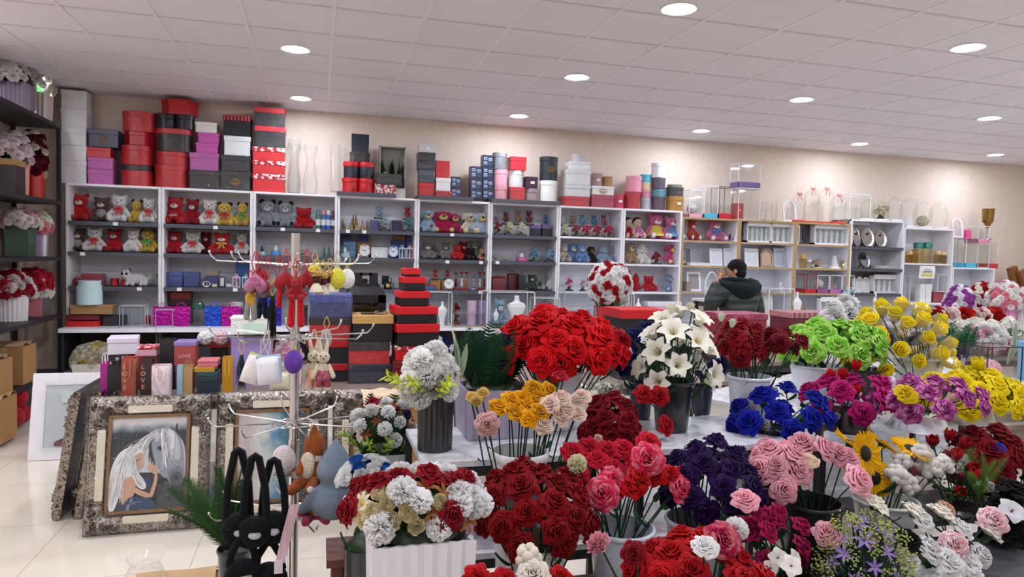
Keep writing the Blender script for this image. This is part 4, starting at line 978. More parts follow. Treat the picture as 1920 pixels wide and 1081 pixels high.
    th=math.radians(48)
    for o in set(bpy.data.objects)-kids0: o.rotation_euler.z=th; o.location=Vector((0,.08,0))-Matrix.Rotation(th,3,'Z')@Vector((0,.08,0))
    t.scale=(.97,.97,.97)
    return t
# ------------------------------------------------------------------ special pieces
def bunch(c,r,n,kind,s,col,bk,label,grp,lv=.3,zmin=-.1,film=0,col2=None):
    X,Y,zb,w=bk
    for i,(p,d) in enumerate(dome_pts(c,r,n,zmin)):
        d=(Vector((d.x,d.y*.8-.32,d.z+.25))).normalized(); a=i*2.4; q=math.sqrt(R.random())*w*.3
        p=p+Vector((R.uniform(-.3,.3)*s,R.uniform(-.3,.3)*s,R.uniform(-.3,.3)*s))
        single(kind,p,d,s*R.uniform(.9,1.12),col,(X+q*cos(a),Y+q*sin(a),zb+.02),label,grp,1 if R.random()<lv%1 or lv>=1 else 0,film,col2)
def sprays(pts,kind,s,col,bk,label,grp,lv=1,d=(0,-.6,.7),col2=None):
    X,Y,zb,w=bk
    for i,p in enumerate(pts):
        a=R.uniform(0,TAU); q=w*.28*R.random(); dd=Vector(d)+Vector((R.uniform(-.35,.35),R.uniform(-.2,.2),R.uniform(-.15,.15)))
        single(kind,p,dd,s*R.uniform(.93,1.07),col,(X+q*cos(a),Y+q*sin(a),zb+.02),label,grp if len(pts)>1 else None,int(lv)+(1 if R.random()<lv%1 else 0),0,col2)
def mugbox(X,Y,Z,w,h,label):
    t=thing('mug_box',label,'box',(X,Y,Z)); d=min(w,.11)
    put('carton',MB().prism(rect(w,d),0,h,.002).mesh('b',30),M('#23273f',rough=.35),t)
    mb=MB()
    for a,c in((-.22,.7),(.22,.62),(-.22,.32)): mb.box(a*w,-d/2-.001,c*h,w*.3,.002,h*.24)
    put('printed_picture',mb.mesh(),M('#a8bcd0'),t); mb=MB()
    for a,c in((-.22,.68),(.22,.6),(-.22,.3),(.2,.25)): mb.box(a*w,-d/2-.002,c*h,w*.2,.002,h*.1)
    put('printed_mug',mb.mesh(),M('#2f58a8'),t); return t
def plant_picture(X,Y,Z,w,h,label):
    t=thing('plant_shadow_box',label,'framed display',(X,Y,Z)); b=.2*h
    put('plinth',MB().box(0,0,b/2,w,.14,b).mesh(),M('#d6d3cc'),t)
    mb=MB(); mb.box(0,.06,(h+b)/2,w,.01,h-b)
    put('back_panel',mb.mesh(),M('#8f9088'),t); mb=MB()
    for a in(-1,1): mb.box(a*(w/2-.006),0,(h+b)/2,.012,.13,h-b)
    mb.box(0,0,h-.006,w,.13,.012); put('frame',mb.mesh('f',30),M('#a8a79c'),t)
    put('pot',MB().lathe([(.001,0),(.045,0),(.06,.05),(.05,.05),(.001,.04)],16).mesh(),M('#a81c28','gloss'),t,(0,-.01,b))
    for i in range(13):
        a=-1.1+2.2*i/12; put('leaf',L_('blade'),M('#24402c','leaf'),t,(a*.02,-.0,b+.03),zq((sin(a)*.75,-.12,1),a),(.3,.12,(h-b)*R.uniform(.6,.92)))
    for i in range(8): put('flower',B_('garden'),M('#d8c49a','petal'),t,(R.uniform(-.09,.09),-.05,b+R.uniform(.06,.16)),zq((0,-1,.3)),.026)
    return t
def goblet_stand(X,Y,Z,w,h,label):
    t=thing('brass_goblet',label,'goblet',(X,Y,Z)); r=w/2
    put('base',MB().lathe([(.001,0),(r*.8,0),(r*.7,.02),(r*.2,.05),(r*.15,h*.3),(r*.3,h*.38),(.001,h*.38)],18).mesh(),CHROME,t)
    put('cup',MB().lathe([(.001,h*.36),(r*.3,h*.38),(r*.5,h*.5),(r*.9,h*.6),(r,h*.97),(r*1.06,h),(r*.96,h),(r*.85,h*.6),(.001,h*.5)],24).mesh(),M('#9a7a3f','metal',rough=.3),t)
    put('knob',MB().ell((-r*1.0,0,h*.6),(.02,.02,.025)).mesh(),M('#7a5a30','metal'),t); return t
def side_rack(x0,x1,y0,y1,label):
    t=thing('dark_shelf_rack',label,'shelving unit',((x0+x1)/2,(y0+y1)/2,0)); w=x1-x0; L=y1-y0; m=M('#1f1c20',rough=.45)
    for a in(-1,1):
        for b in(-1,1): put('post',MB().box(0,0,1.41,.035,.035,2.82).mesh(),m,t,(a*(w/2-.02),b*(L/2-.02),0))
    for z in(2.81,2.06,1.51,.93,.38): put('shelf_board',MB().box(0,0,0,w,L,.035).mesh(),M('#2a262b',rough=.5),t,(0,0,z))
    put('back_panel',MB().box(0,0,0,.01,L,2.7).mesh(),M('#2c2422',rough=.6),t,(-w/2+.004,0,1.4)) if 0 else None
    return t
def carton(X,Y,Z,w,d,h,label,string=0):
    t=thing('cardboard_carton',label,'cardboard box',(X,Y,Z)); k=M('#ad8356','board')
    put('carton_wall',MB().prism(rect(w,d),0,h,.003).mesh('c',30),k,t)
    for a in(-1,1): put('flap',MB().grid(4,4,lambda u,v:(-w/2+w*u,a*(d/2*(1-v)+.01*v),h+.004+.025*sin(v*PI)*(1+.4*sin(u*9)))).mesh(),M('#c0a078','board'),t)
    put('tape',MB().box(0,0,h+.006,w*1.002,.05,.001).box(0,-d/2-.001,h*.85,.05,.001,h*.3).mesh(),M('#b89a68','gloss'),t)
    if string:
        put('paper_sheet',MB().grid(8,6,lambda u,v:(-w*.56+w*1.12*u,-d*.55+d*.9*v,h+.03-.09*max(0,.25-v)*4*.6+.008*sin(u*17)*cos(v*9))).mesh(),M('#cdb99c','board'),t)
        put('string',MB().tube([(0,-d/2-.004,0),(.002,-d/2-.006,h*.6),(0,-d*.57,h),(.0,-d*.3,h+.042),(0,d*.4,h+.03)],.003,5).tube([(-.03,-d*.5,h+.03),(0,-d*.5,h+.045),(.03,-d*.52,h+.02),(.04,-d*.56,h-.06)],.003,5).mesh(),M('#b85a34'),t)
    return t
def pompom(X,Y,Z,r,label,col,hang=0,flat=0,rose=0):
    t=thing('flower_ball' if rose else 'plush_ball',label,'flower ball' if rose else ('keyring' if hang else 'plush ball'),(X,Y,Z))
    put('ball',MB().ell((0,0,0 if hang or flat else r),(r*(.95 if flat else 1),r*.7 if flat else r,r*(1.25 if flat else 1)),nu=18,nv=12).mesh(),M(col,'rosette' if rose else 'fur'),t)
    if hang: loop(t,r*1.2,r*1.2+hang,'#b0a890'); put('ring',MB().tube([(.01*cos(a),0,r*1.25+.01*sin(a)) for a in[TAU*k/12 for k in range(13)]],.0015,4).mesh(),GOLD,t)
    return t
def display_table(x0,x1,y0,y1,z,label,col='#8a7a70',wood=0):
    t=thing('display_table',label,'table',((x0+x1)/2,(y0+y1)/2,0)); w,d=x1-x0,y1-y0
    put('table_top',MB().box(0,0,z-.015,w,d,.03).mesh(),M(col,'wood') if wood else M(col),t)
    for a in(-1,1):
        for b in(-1,1): put('leg',MB().box(0,0,(z-.03)/2,.04,.04,z-.03).mesh(),M('#3a3432') if not wood else M(col,'wood'),t,(a*(w/2-.04),b*(d/2-.04),0))
    put('apron',MB().box(0,0,z-.06,w-.08,d-.08,.06).mesh(),M('#4a4240'),t); return t
def sign_box(X,Y,Z,w,h,label):
    t=gift_box(X,Y,Z,w,h,label,'#e9ebe6',d=.16,name='sign_box',lidh=.02)
    put('price_card',MB().box(0,0,0,w*.52,.002,h*.55).mesh(),M('#c4e2cc'),t,(.02,-.084,h*.34))
    lettering('FM',h*.26,M('#6a7a70'),t,(.0,-.083,h*.78)); lettering('PRICE' if 0 else '~~~',h*.14,M('#6a7a70'),t,(.02,-.0865,h*.4)) if 0 else None
    return t
def bear_box(X,Y,Z,w,h,label):
    t=thing('bear_gift_box',label,'gift box',(X,Y,Z)); d=.2; m=M('#1b1a1e',rough=.35); H=h*.78
    mb=MB(); mb.box(0,d/2-.004,H/2,w,.008,H).box(-w/2+.004,0,H/2,.008,d,H).box(w/2-.004,0,H/2,.008,d,H).box(0,0,.004,w,d,.008)
    mb.box(-w/2+.03,-d/2,H/2,.06,.006,H).box(w/2-.03,-d/2,H/2,.06,.006,H).box(0,-d/2,H-.03,w,.006,.06).box(0,-d/2,.03,w,.006,.06)
    put('box_body',mb.mesh('b',30),m,t)
    mb=MB(); 
    for a in(-1,1): mb.grid(2,2,lambda u,v:((u-.5)*w*(1-.35*v),a*d/2*(1-v),H+.1*h*v*1.1))
    mb.box(-w*.2,0,h*.94,w*.22,.012,h*.12).box(w*.2,0,h*.94,w*.22,.012,h*.12).box(0,0,h*.985,w*.3,.012,h*.03)
    put('handle',mb.mesh('h',30),m,t)
    put('window',MB().box(0,-d/2+.005,H/2,w-.11,.002,H-.11).mesh(),GLASS,t)
    k=(w-.12)/2
    put('rose_bear',MB().ell((0,.0,k*.95),(k*.9,k*.65,k*.95)).ell((0,0,k*2.35),(k*.8,k*.65,k*.75)).ell((-k*.6,0,k*3.0),(k*.28,k*.2,k*.28)).ell((k*.6,0,k*3.0),(k*.28,k*.2,k*.28)).mesh(),M('#c41420','rosette',sc=55),t,(0,0,.02),sc=(1,1,min(1,(H-.08)/(k*3.3))))
    return t
def pouch_soft(X,Y,Z,w,h,label,col,lean=0,trim='#c8c8a0',hang=0,print_=0):
    t=thing('zip_pouch',label,'pouch',(X,Y,Z),0,None,(0,lean,0)); mb=MB()
    def f(u,v,s):
        x,y=2*u-1,2*v-1; b=max(0,(1-abs(x)**3)*(1-abs(y)**3)); return (x*w/2*(1-.06*y*y),s*(.006+h*.22*b**.6),h*v)
    for s in(-1,1): mb.grid(9,9,lambda u,v:f(u,v,s))
    mb.grid(2,9,lambda u,v:(-w/2*(1-.06*(2*v-1)**2),(2*u-1)*.006,h*v)).grid(2,9,lambda u,v:(w/2*(1-.06*(2*v-1)**2),(2*u-1)*.006,h*v))
    put('pouch_body',mb.mesh('p',80),M(col,rough=.6),t)
    put('zip',MB().box(0,-.004,h*.985,w*.94,h*.12,.006).mesh(),M(trim),t)
    put('side_trim',MB().box(w*.42,-h*.12,h*.5,w*.1,.006,h*.8).mesh(),M(trim),t)
    if print_:
        mb=MB()
        for x,z,r in((-.2,.3,.06),(.1,.45,.05),(.25,.7,.06),(-.25,.7,.07),(0,.2,.04)): mb.ell((x*w,-h*.2,z*h),(r*w,.006,r*w),nu=8,nv=5)
        put('printed_dot',mb.mesh(),M('#d8a0a8'),t)
    if hang: loop(t,h,h+hang,'#c8c0b0')
    return t
def bear_keyring(loc,label,col):
    t=plush(loc[0],loc[1],loc[2]-.05,.075,.09,label,col,'bear',muz=col,name='bear_keyring',cat='plush keyring')
    for a in(-1,1): put('leg',MB().caps((a*.014,-.01,.005),(a*.018,-.012,-.09),.011,.014).mesh('l',80),M(col,'fur'),t)
    loop(t,.088,.16); return t
def keyring_doll(loc,label,c1,c2_):
    t=thing('doll_keyring',label,'doll keyring',loc)
    put('body',MB().ell((0,0,.02),(.02,.015,.03)).mesh(),M(c1,'fur'),t)
    for a in(-1,1): put('leg',MB().caps((a*.01,0,0),(a*.014,0,-.05),.01,.012).mesh('l',80),M(c2_,'fur'),t)
    loop(t,.05,.13); return t
def tassel(loc,label,col,L,fat=0):
    t=thing('hair_tassel' if not fat else 'plush_ear',label,'keyring',loc); mb=MB(); rr=random.Random(4)
    if fat: mb.ell((0,0,-L*.4),(.022,.016,L*.5))
    else:
        for i in range(26):
            a=rr.uniform(0,TAU); q=rr.uniform(0,.02); mb.tube([(0,0,0),(q*cos(a)*.8,q*sin(a)*.8,-L*.35),(q*cos(a),q*sin(a),-L*rr.uniform(.8,1))],.006,4,r2=.001)
    put('strands' if not fat else 'ear',mb.mesh('t',80),M(col,'fur'),t); loop(t,0,.06,'#c8b060'); return t
def skirt_doll(loc,label):
    t=thing('skirt_doll_keyring',label,'doll keyring',loc)
    put('skirt',MB().prism([(x*(1+.18*(i%2)),y*(1+.18*(i%2))) for i,(x,y) in enumerate(ngon(20,.05,.05))],-.03,-.026,0).lathe([(.028,-.03),(.018,-.008),(.008,.004),(.001,.006)],16).mesh('s',60),M('#e8e0c8','petal'),t)
    put('hair',MB().ell((0,0,.018),(.018,.015,.016)).mesh(),M('#5a2a22','fur'),t)
    put('curl',MB().lathe([(.001,.025),(.02,.03),(.022,.045),(.001,.06)],12).mesh(),M('#c8a050','rosette',sc=90),t)
    loop(t,.055,.1,'#c8a850'); return t
def rabbit_keyring(loc,label,col,trou):
    t=thing('rabbit_keyring',label,'plush rabbit',loc); f=M(col,'fur')
    mb=MB(); mb.ell((0,0,.03),(.022,.018,.035)); mb.ell((0,-.004,.085),(.024,.022,.024))
    for a in(-1,1): mb.caps((a*.011,0,.105),(a*.015,.004,.145),.008,.006); mb.caps((a*.02,0,.05),(a*.036,-.008,.012),.009,.01); mb.caps((a*.011,0,.005),(a*.014,-.004,-.035),.012,.013)
    put('body',mb.mesh('r',85),f,t); 
    put('trousers',MB().lathe([(.001,.036),(.024,.034),(.027,.0),(.024,-.004)],14).caps((-.012,0,0),(-.014,-.003,-.022),.0145,.0155).caps((.012,0,0),(.014,-.003,-.022),.0145,.0155).mesh('t',80),P(trou),t)
    put('nose',MB().ell((0,-.026,.083),(.004,.003,.003),nu=8,nv=5).mesh(),BLACK,t)
    for a in(-1,1): put('eye',MB().ell((a*.01,-.024,.092),(.003,.002,.003),nu=8,nv=5).mesh(),BLACK,t)
    loop(t,.105,.19,'#d8d0c0'); return t
def fox_plush(loc,label):
    t=thing('fox_plush',label,'plush toy',loc); mb=MB()
    mb.ell((.005,0,.06),(.05,.042,.08)); mb.ell((.012,0,.14),(.042,.036,.06)); mb.caps((.01,0,.18),(.012,0,.215),.024,.01); mb.caps((-.02,-.02,.01),(-.07,-.04,-.02),.022,.022); mb.caps((.02,-.02,.01),(.0,-.075,-.01),.022,.022); mb.caps((-.03,-.02,.09),(-.045,-.05,.05),.014,.014)
    put('body',mb.mesh('f',85),M('#9a5222','fur'),t); put('belly',MB().ell((-.012,-.03,.07),(.03,.02,.055)).mesh(),M('#e6d8c4','fur'),t)
    put('foot_pad',MB().ell((.0,-.09,-.008),(.014,.008,.014)).mesh(),M('#ece4d8','fur'),t)
    put('tag',MB().box(.028,-.045,.1,.026,.002,.022).mesh(),M('#b0aca8'),t); loop(t,.21,.24,'#d8d0c0'); return t
def black_bag(loc,w,h,strap,label,rz=0):
    t=thing('black_plush_bag',label,'plush bag',loc,rz); f=M('#0d0d12','fur')
    put('bag_body',MB().ell((0,0,-h*.1),(w/2,w*.28,h*.5),nu=18,nv=12).mesh('b',85),f,t)
    put('flap',MB().ell((0,-.012,h*.14),(w*.46,w*.27,h*.26),nu=16,nv=10).mesh(),f,t)
    put('white_patch',MB().ell((w*.04,-w*.24,-h*.12),(w*.2,.012,h*.13),nu=12,nv=8).mesh(),M('#c8c6cc','fur'),t)
    put('strap',MB().tube([(-w*.36,0,h*.2),(-w*.3,0,h*.2+strap*.5),(-w*.1,0,h*.2+strap*.97),(0,0,h*.2+strap),(w*.1,0,h*.2+strap*.97),(w*.3,0,h*.2+strap*.5),(w*.36,0,h*.2)],.014,8).mesh('s',80),f,t); return t
def striped_strap(loc,label):
    t=thing('striped_strap',label,'bag strap',loc)
    put('band',MB().grid(3,10,lambda u,v:((u-.5)*.035+.05*v-.03,.01*sin(v*5),.22*v-.1)).grid(3,10,lambda u,v:((u-.5)*.035+.05*v-.03,.012+.01*sin(v*5),.22*v-.1)).mesh('s',80),M('#e2d4d8','stripe','#b87a8c',60),t)
    put('tag',MB().box(-.035,-.004,-.11,.03,.006,.05).mesh(),M('#d8ccd0'),t); return t
def palm_pot(X,Y,label):
    t=thing('cycad_palm_plant',label,'potted palm',(X,Y,0))
    vessel('bucket',t,.15,.3,'#22262a','pot'); put('soil',MB().ell((0,0,.27),(.062,.062,.02)).mesh(),M('#2a211a'),t)
    for i in range(13):
        a=i*2.4; put('palm_frond',L_('palm'),M(['#24421f','#2f5426','#1d3a1c'][i%3],'leaf'),t,(.01*cos(a),.01*sin(a),.27),zq((cos(a)*.32-.3,sin(a)*.3,1.0),a),(.3,.3,R.uniform(.36,.46)))
    return t
def wrapped_toy(X,Y,Z,label):
    t=plush(X,Y,Z,.13,.16,label,'#ecebea','cat',muz='#f0efee',name='wrapped_plush_cat',cat='plush cat',rz=.3)
    put('plastic_wrap',MB().lathe([(.001,0),(.1,.005),(.11,.06),(.1,.14),(.07,.2),(.045,.25),(.06,.27)],14).mesh(),FILM,t); return t
def flower_rack(x,y,L,d,levels,rz,label):
    t=thing('flower_stand',label,'flower stand',(x,y,0),rz)
    for z in levels:
        s=put('shelf_board',MB().box(0,0,0,L,d,.022).mesh(),M('#d9d9dc','marble','#b9bcc2'),t,(L/2,d/2,z-.011))
        put('shelf_rail',MB().box(0,-d/2+.012,-.03,L,.022,.036).box(0,d/2-.012,-.03,L,.022,.036).mesh('r',30),BLACK,s)
    for a in(.012,L/2,L-.012):
        for b in(.012,d-.012): put('leg',MB().box(0,0,0,.028,.028,levels[0]-.025).mesh(),BLACK,t,(a,b,(levels[0]-.025)/2))
    return t
def bench(x0,x1,y0,y1,z,rz,label):
    t=thing('flower_bench',label,'bench',((x0+x1)/2,(y0+y1)/2,0)); w,d=x1-x0,y1-y0
    put('bench_top',MB().box(0,0,z-.012,w,d,.024).mesh(),M('#2c2a2e'),t)
    for a in(-1,0,1):
        for b in(-1,1): put('leg',MB().box(0,0,(z-.024)/2,.03,.03,z-.024).mesh(),BLACK,t,(a*(w/2-.03),b*(d/2-.03),0))
    return t
def striped_leaf(X,Y,Z,h,label):
    t=thing('striped_leaf_spray',label,'leaf',(X,Y,Z)); m=M('#3f6a3c','stripe','#dfe4d0',26)
    for i in range(3): put('leaf',L_('blade'),m,t,(0,0,0),zq((.22+.1*i,-.15+.1*i,1),i*.5),(h*.7,h*.5,h*(1-.12*i)))
    return t
def fern_spray(X,Y,Z,h,label):
    t=thing('fern_spray',label,'fern',(X,Y,Z))
    for i in range(7): a=i*2.4; put('fern_leaf',L_('feather'),M('#5f8a3c','leaf'),t,(0,0,0),zq((cos(a)*.4,sin(a)*.25-.1,1),a),h*R.uniform(.75,1.1))
    return t
def film_cone(loc,h,label):
    t=thing('plastic_sleeve',label,'plastic sleeve',loc)
    rr=random.Random(8); mb=MB().grid(25,8,lambda u,v:((.03+.09*v)*(1+.14*sin(u*TAU*7+v*3))*cos(u*TAU)*1.25,(.03+.09*v)*(1+.14*cos(u*TAU*6))*sin(u*TAU)*.6,h*(v-.3)+.02*sin(u*TAU*5)*v))
    put('film',mb.mesh('s',80),FILM,t); return t
def basket(X,Y,Z,w,h,label):
    t=thing('white_basket',label,'basket',(X,Y,Z))
    put('basket_wall',MB().lathe([(.001,0),(w*.3,0),(w*.42,h*.4),(w*.4,h*.4),(w*.28,.01),(.001,.01)],20).mesh(),WHITE,t)
    put('handle',MB().tube([(w*.42*cos(a),0,h*.38+h*.6*sin(a)) for a in[PI*k/14 for k in range(15)]],.008,8).mesh(),WHITE,t); return t
def plank(X,Y,lean,label):
    t=thing('wooden_plank',label,'plank',(X,Y,0),0,None,(0,0,0)); L=1.75
    o=put('timber',MB().box(0,0,0,.14,.07,L).mesh(),M('#8a5a34','wood'),t,(sin(-lean)*L/2+.6,0,cos(lean)*L/2+.02),(0,-lean,0))
    put('rope',MB().tube([(.08*cos(a),.045*sin(a),0) for a in[TAU*k/16 for k in range(17)]],.01,6).mesh(),M('#5a3a2a'),o,(0,0,L*.33)); return t
def post(X,Y,w,d,h,label):
    t=thing('wooden_post',label,'post',(X,Y,0)); put('timber',MB().box(0,0,h/2,w,d,h).mesh(),M('#4a3a34','wood'),t); put('edge_strip',MB().box(w*.42,-d/2-.004,h/2,w*.2,.008,h).mesh(),M('#9a7a54','wood'),t); return t
def riser(X,Y,Z,w,h,label):
    t=thing('display_step',label,'display step',(X,Y,Z)); put('step_top',MB().box(0,0,h-.006,w,.17,.012).mesh(),WHITE,t); put('step_front',MB().box(0,-.08,h/2,w,.01,h-.013).mesh(),WHITE,t); return t
def box_frame(X,Y,Z,w,h,label):
    t=photo_frame(X,Y,Z,w,h,label,'#e6e5ea','#c9ccd0',tilt=.2,name='box_frame',cat='picture frame'); e=Matrix.Rotation(-.2,4,'X').to_euler(); Q=Matrix.Rotation(-.2,4,'X')
    put('red_cloth',MB().grid(12,6,lambda u,v:(-w*.3+w*.6*u,-.02-.012*sin(u*14+v*5),h*(.16+.14*v*sin(PI*min(1,u*.8+.1))))).mesh('c',80),M('#6d1420'),t,(0,0,0),e)
    put('paper_tag',MB().box(-w*.18,-.02,h*.72,w*.16,.003,h*.14).mesh(),M('#cfe0dc'),t,(0,0,0),e)
    put('glass_pane',MB().box(0,-.035,h/2,w*.8,.002,h*.8).mesh(),GLASS,t,(0,0,0),e); return t
def paper_sign(X,Y,Z,w,h,label):
    t=thing('paper_sign',label,'paper sign',(X,Y,Z))
    put('sheet',MB().grid(5,7,lambda u,v:((u-.5)*w,.006*sin(v*5+u*2)-.004,h*v)).mesh('s',80),M('#ecebea'),t)
    put('highlight',MB().box(0,-.014,h*.3,w*.66,.002,h*.14).mesh(),M('#d8d838'),t)
    mb=MB()
    for i,z in enumerate((.5,.58,.72)): mb.box(0,-.014,h*z,w*(.6,.5,.4)[i],.002,h*.035)
    put('printed_line',mb.mesh(),M('#7a7c84'),t); return t
LIGHT=185
sc=bpy.context.scene
sc.view_settings.view_transform='Standard'; sc.view_settings.look='None'; sc.view_settings.exposure=0.62; sc.view_settings.gamma=1.0
try: sc.view_settings.use_curve_mapping=False
except Exception: pass
w_=bpy.data.worlds.new('world'); sc.world=w_; w_.use_nodes=True
w_.node_tree.nodes['Background'].inputs[0].default_value=(.9,.92,1,1); w_.node_tree.nodes['Background'].inputs[1].default_value=.15
sc.cycles.max_bounces=8; sc.cycles.transparent_max_bounces=24; sc.cycles.diffuse_bounces=4; sc.cycles.glossy_bounces=3; sc.cycles.transmission_bounces=4
sc.cycles.sample_clamp_indirect=6; sc.cycles.caustics_reflective=False; sc.cycles.caustics_refractive=False; sc.cycles.use_denoising=True
cam=bpy.data.cameras.new('camera'); co=bpy.data.objects.new('camera',cam); C.objects.link(co); sc.camera=co
cam.sensor_fit='HORIZONTAL'; cam.sensor_width=36; cam.lens=36*1300/1920; cam.clip_end=60; cam.clip_start=.05
co.matrix_world=Matrix(((0.96275,-0.01111,-0.27017,0),(-0.26926,0.05215,-0.96165,0),(0.02477,0.99858,0.04722,1.65),(0,0,0,1)))
co.matrix_world=Matrix(((0.96275,-0.01111,0.26917*0+0.0,0),(0,0,0,0),(0,0,0,0),(0,0,0,1))) if False else co.matrix_world
for v in('bear','dog','cat','back','lying','poodle','tall'): cached(('plush',v),lambda v=v:plush_body(v))
room()
unit(-2.456,-1.584,2.275,((1.894,1),(1.584,1),(1.229,1)),'white shelving unit beside the dark shelving, red and yellow bears, first along the back wall',wood=0,zb=0.82,overhang=None)
unit(-1.576,-0.684,2.275,((1.894,1),(1.584,1),(1.229,1)),'white shelving unit with red bears and a blue box, second along the back wall',wood=0,zb=0.82,overhang=None)
unit(-0.676,0.201,2.275,((1.894,1),(1.584,1),(1.229,1)),'white shelving unit with grey bears and spray cans, third along the back wall',wood=0,zb=0.82,overhang=None)
unit(0.209,1.091,2.275,((1.894,1),(1.584,1),(1.229,1)),'white shelving unit with clocks and bronze figures, fourth along the back wall',wood=0,zb=0.82,overhang=(-0.01,0.72,0))
unit(1.099,1.956,2.275,((1.894,1),(1.584,1),(1.229,1)),'white shelving unit with floppy dogs and rose tubes, fifth along the back wall',wood=0,zb=0.82,overhang=(0,0.75,0))
unit(1.964,2.811,2.275,((1.894,1),(1.584,1),(1.229,1)),'white shelving unit with glass domes and red rose bags, sixth along the back wall',wood=0,zb=0.82,overhang=(-0.01,1.0,0))
unit(2.819,3.666,2.275,((1.903,0),(1.584,0),(1.231,0)),'white shelving unit with blue plush and pink domes, seventh along the back wall',wood=0,zb=0.82,overhang=None)
unit(3.674,4.486,2.275,((1.903,0),(1.584,0),(1.231,0)),'white shelving unit with a white poodle plush, eighth along the back wall',wood=0,zb=0.82,overhang=None)
unit(4.494,5.326,2.2,((1.905,0),(1.58,0),(1.24,0)),'wood-edged white shelving unit behind the man, purple doll, ninth along the back wall',wood=2,zb=0.82,overhang=None)
unit(5.334,6.196,2.2,((1.905,0),(1.58,0),(1.24,0)),'wood-edged white shelving unit with white boxed candle sets, goblets below, tenth along the back wall',wood=2,zb=0.82,overhang=None)
unit(6.204,7.086,2.2,((1.905,0),(1.58,0),(1.24,0)),'wood-edged white shelving unit with coloured display cubes, eleventh along the back wall',wood=2,zb=0.82,overhang=None)
unit(7.094,7.996,2.27,((1.897,1),(1.594,1),(1.247,1)),'white shelving unit with oval mirrors on dark shelves, twelfth along the back wall',wood=0,zb=0.82,overhang=None)
unit(8.004,8.896,2.19,((1.686,0),(1.115,0)),'low white shelving unit with green lidded jars, thirteenth along the back wall',wood=0,zb=0.82,overhang=None)
unit(8.904,9.696,1.64,(),'low white shelving unit next to the leaning planks, fourteenth along the back wall',wood=0,zb=0.82,overhang=None)
plush(-2.384,8.2,1.895,0.242,0.309,'red teddy bear with white muzzle, top shelf of the first wall unit','#c4141f')
plush(-2.193,8.23,1.895,0.233,0.282,'brown teddy bear in grey spotted shirt, top shelf of the first wall unit','#6b4a3a',shirt='leopard')
plush(-2.018,8.2,1.895,0.225,0.316,'white teddy bear with red scarf, top shelf of the first wall unit','#efebe8',bow='#c4141f',patch='#3a3436')
plush(-1.862,8.24,1.895,0.159,0.267,'yellow bear with one brown ear, top shelf of the first wall unit','#e8c038',ear='#4a2f22',muz='#e8c84a')
plush(-1.726,8.15,1.895,0.179,0.283,'white teddy bear with big red bow, top shelf of the first wall unit','#efebe8',bow='#c4141f')
plush(-2.405,8.2,1.586,0.191,0.248,'brown teddy bear in grey shirt, second shelf of the first wall unit','#6b4a3a',shirt='leopard')
plush(-2.24,8.16,1.586,0.218,0.266,'white teddy bear with red ribbon, second shelf of the first wall unit','#efebe8',bow='#c4141f')
plush(-2.075,8.22,1.586,0.209,0.26,'plain red teddy bear, second shelf of the first wall unit','#c4141f')
plush(-1.878,8.16,1.586,0.18,0.265,'plain white teddy bear, second shelf of the first wall unit','#efebe8')
plush(-1.746,8.2,1.586,0.214,0.266,'yellow bear with green scarf, second shelf of the first wall unit','#e8c038',muz='#e8c84a',bow='#3f9a3f',ear='#5a4a2a')
dome(-2.396,8.1,1.231,0.113,0.162,'clear dome over red flower ball, third shelf of the first wall unit',inner='ball',col='#b01824',base='clear')
gift_box(-2.254,8.16,1.231,0.205,0.122,'red striped wrapped packet, third shelf of the first wall unit','#a8404c',wrap=2,d=0.12)
gift_box(-2.058,8.16,1.231,0.085,0.079,'small red round tin, third shelf of the first wall unit','#b8232c',shape='round',d=0.1)
gift_box(-1.956,8.16,1.231,0.092,0.093,'red and cream round tin, third shelf of the first wall unit','#b8322c',lid='#d9b08c',shape='round',d=0.1)
plush(-1.841,8.12,1.231,0.276,0.187,'black and white panda plush lying down, third shelf of the first wall unit','#e4e2e0',v='lying',patch='#1c1c1f',name='panda_plush',cat='plush panda')
jar(-1.661,8.1,1.231,0.07,0.132,'small clear candy jar, third shelf of the first wall unit','#f0f4f4','#8a7c70')
gift_box(-2.301,8.04,0.821,0.309,0.056,'bright red flat box at the bottom, worktop of the first wall unit','#cf1b22',d=0.2)
gift_box(-2.299,8.04,0.888,0.313,0.05,'dark red flat box on bright red one, worktop of the first wall unit','#6d1a26',d=0.2)
ribtub(-2.242,7.98,1.046,0.233,0.244,'pale blue ribbed tub, worktop of the first wall unit','#c3dde2')
gift_box(-2.221,8.04,0.948,0.388,0.096,'kraft cardboard box under ribbed tub, worktop of the first wall unit','kraft',d=0.22)
vase_glass(-2.112,8.18,0.821,0.052,0.309,'small glass jar, worktop of the first wall unit, first of four',hour=0,name='glass_tumbler')
gift_box(-2.032,8.07,0.821,0.207,0.106,'black shallow tray, worktop of the first wall unit','#2a2a2e',d=0.14,lidh=0.01)
vase_glass(-2.017,8.18,0.821,0.059,0.291,'small glass jar, worktop of the first wall unit, second of four',hour=0,name='glass_tumbler')
vase_glass(-1.938,8.18,0.821,0.059,0.292,'small glass jar, worktop of the first wall unit, third of four',hour=0,name='glass_tumbler')
vase_glass(-1.859,8.18,0.821,0.06,0.288,'small glass jar, worktop of the first wall unit, fourth of four',hour=0,name='glass_tumbler')
acrylic(-1.811,7.88,0.821,0.24,0.226,'chrome swinging-ball cradle, worktop of the first wall unit',frame='#b9bcc2',panes=0,d=0.13,ft=0.006,cat='desk toy')
globe(-1.749,8.18,0.821,0.067,0.278,'small red snow globe, worktop of the first wall unit','#b02a34')
gift_bag(-1.561,7.98,0.821,0.172,0.205,'magenta foil gift bag, worktop of the first wall unit','#b01a94',foilk=1,d=0.09,hcol='#b01a94')
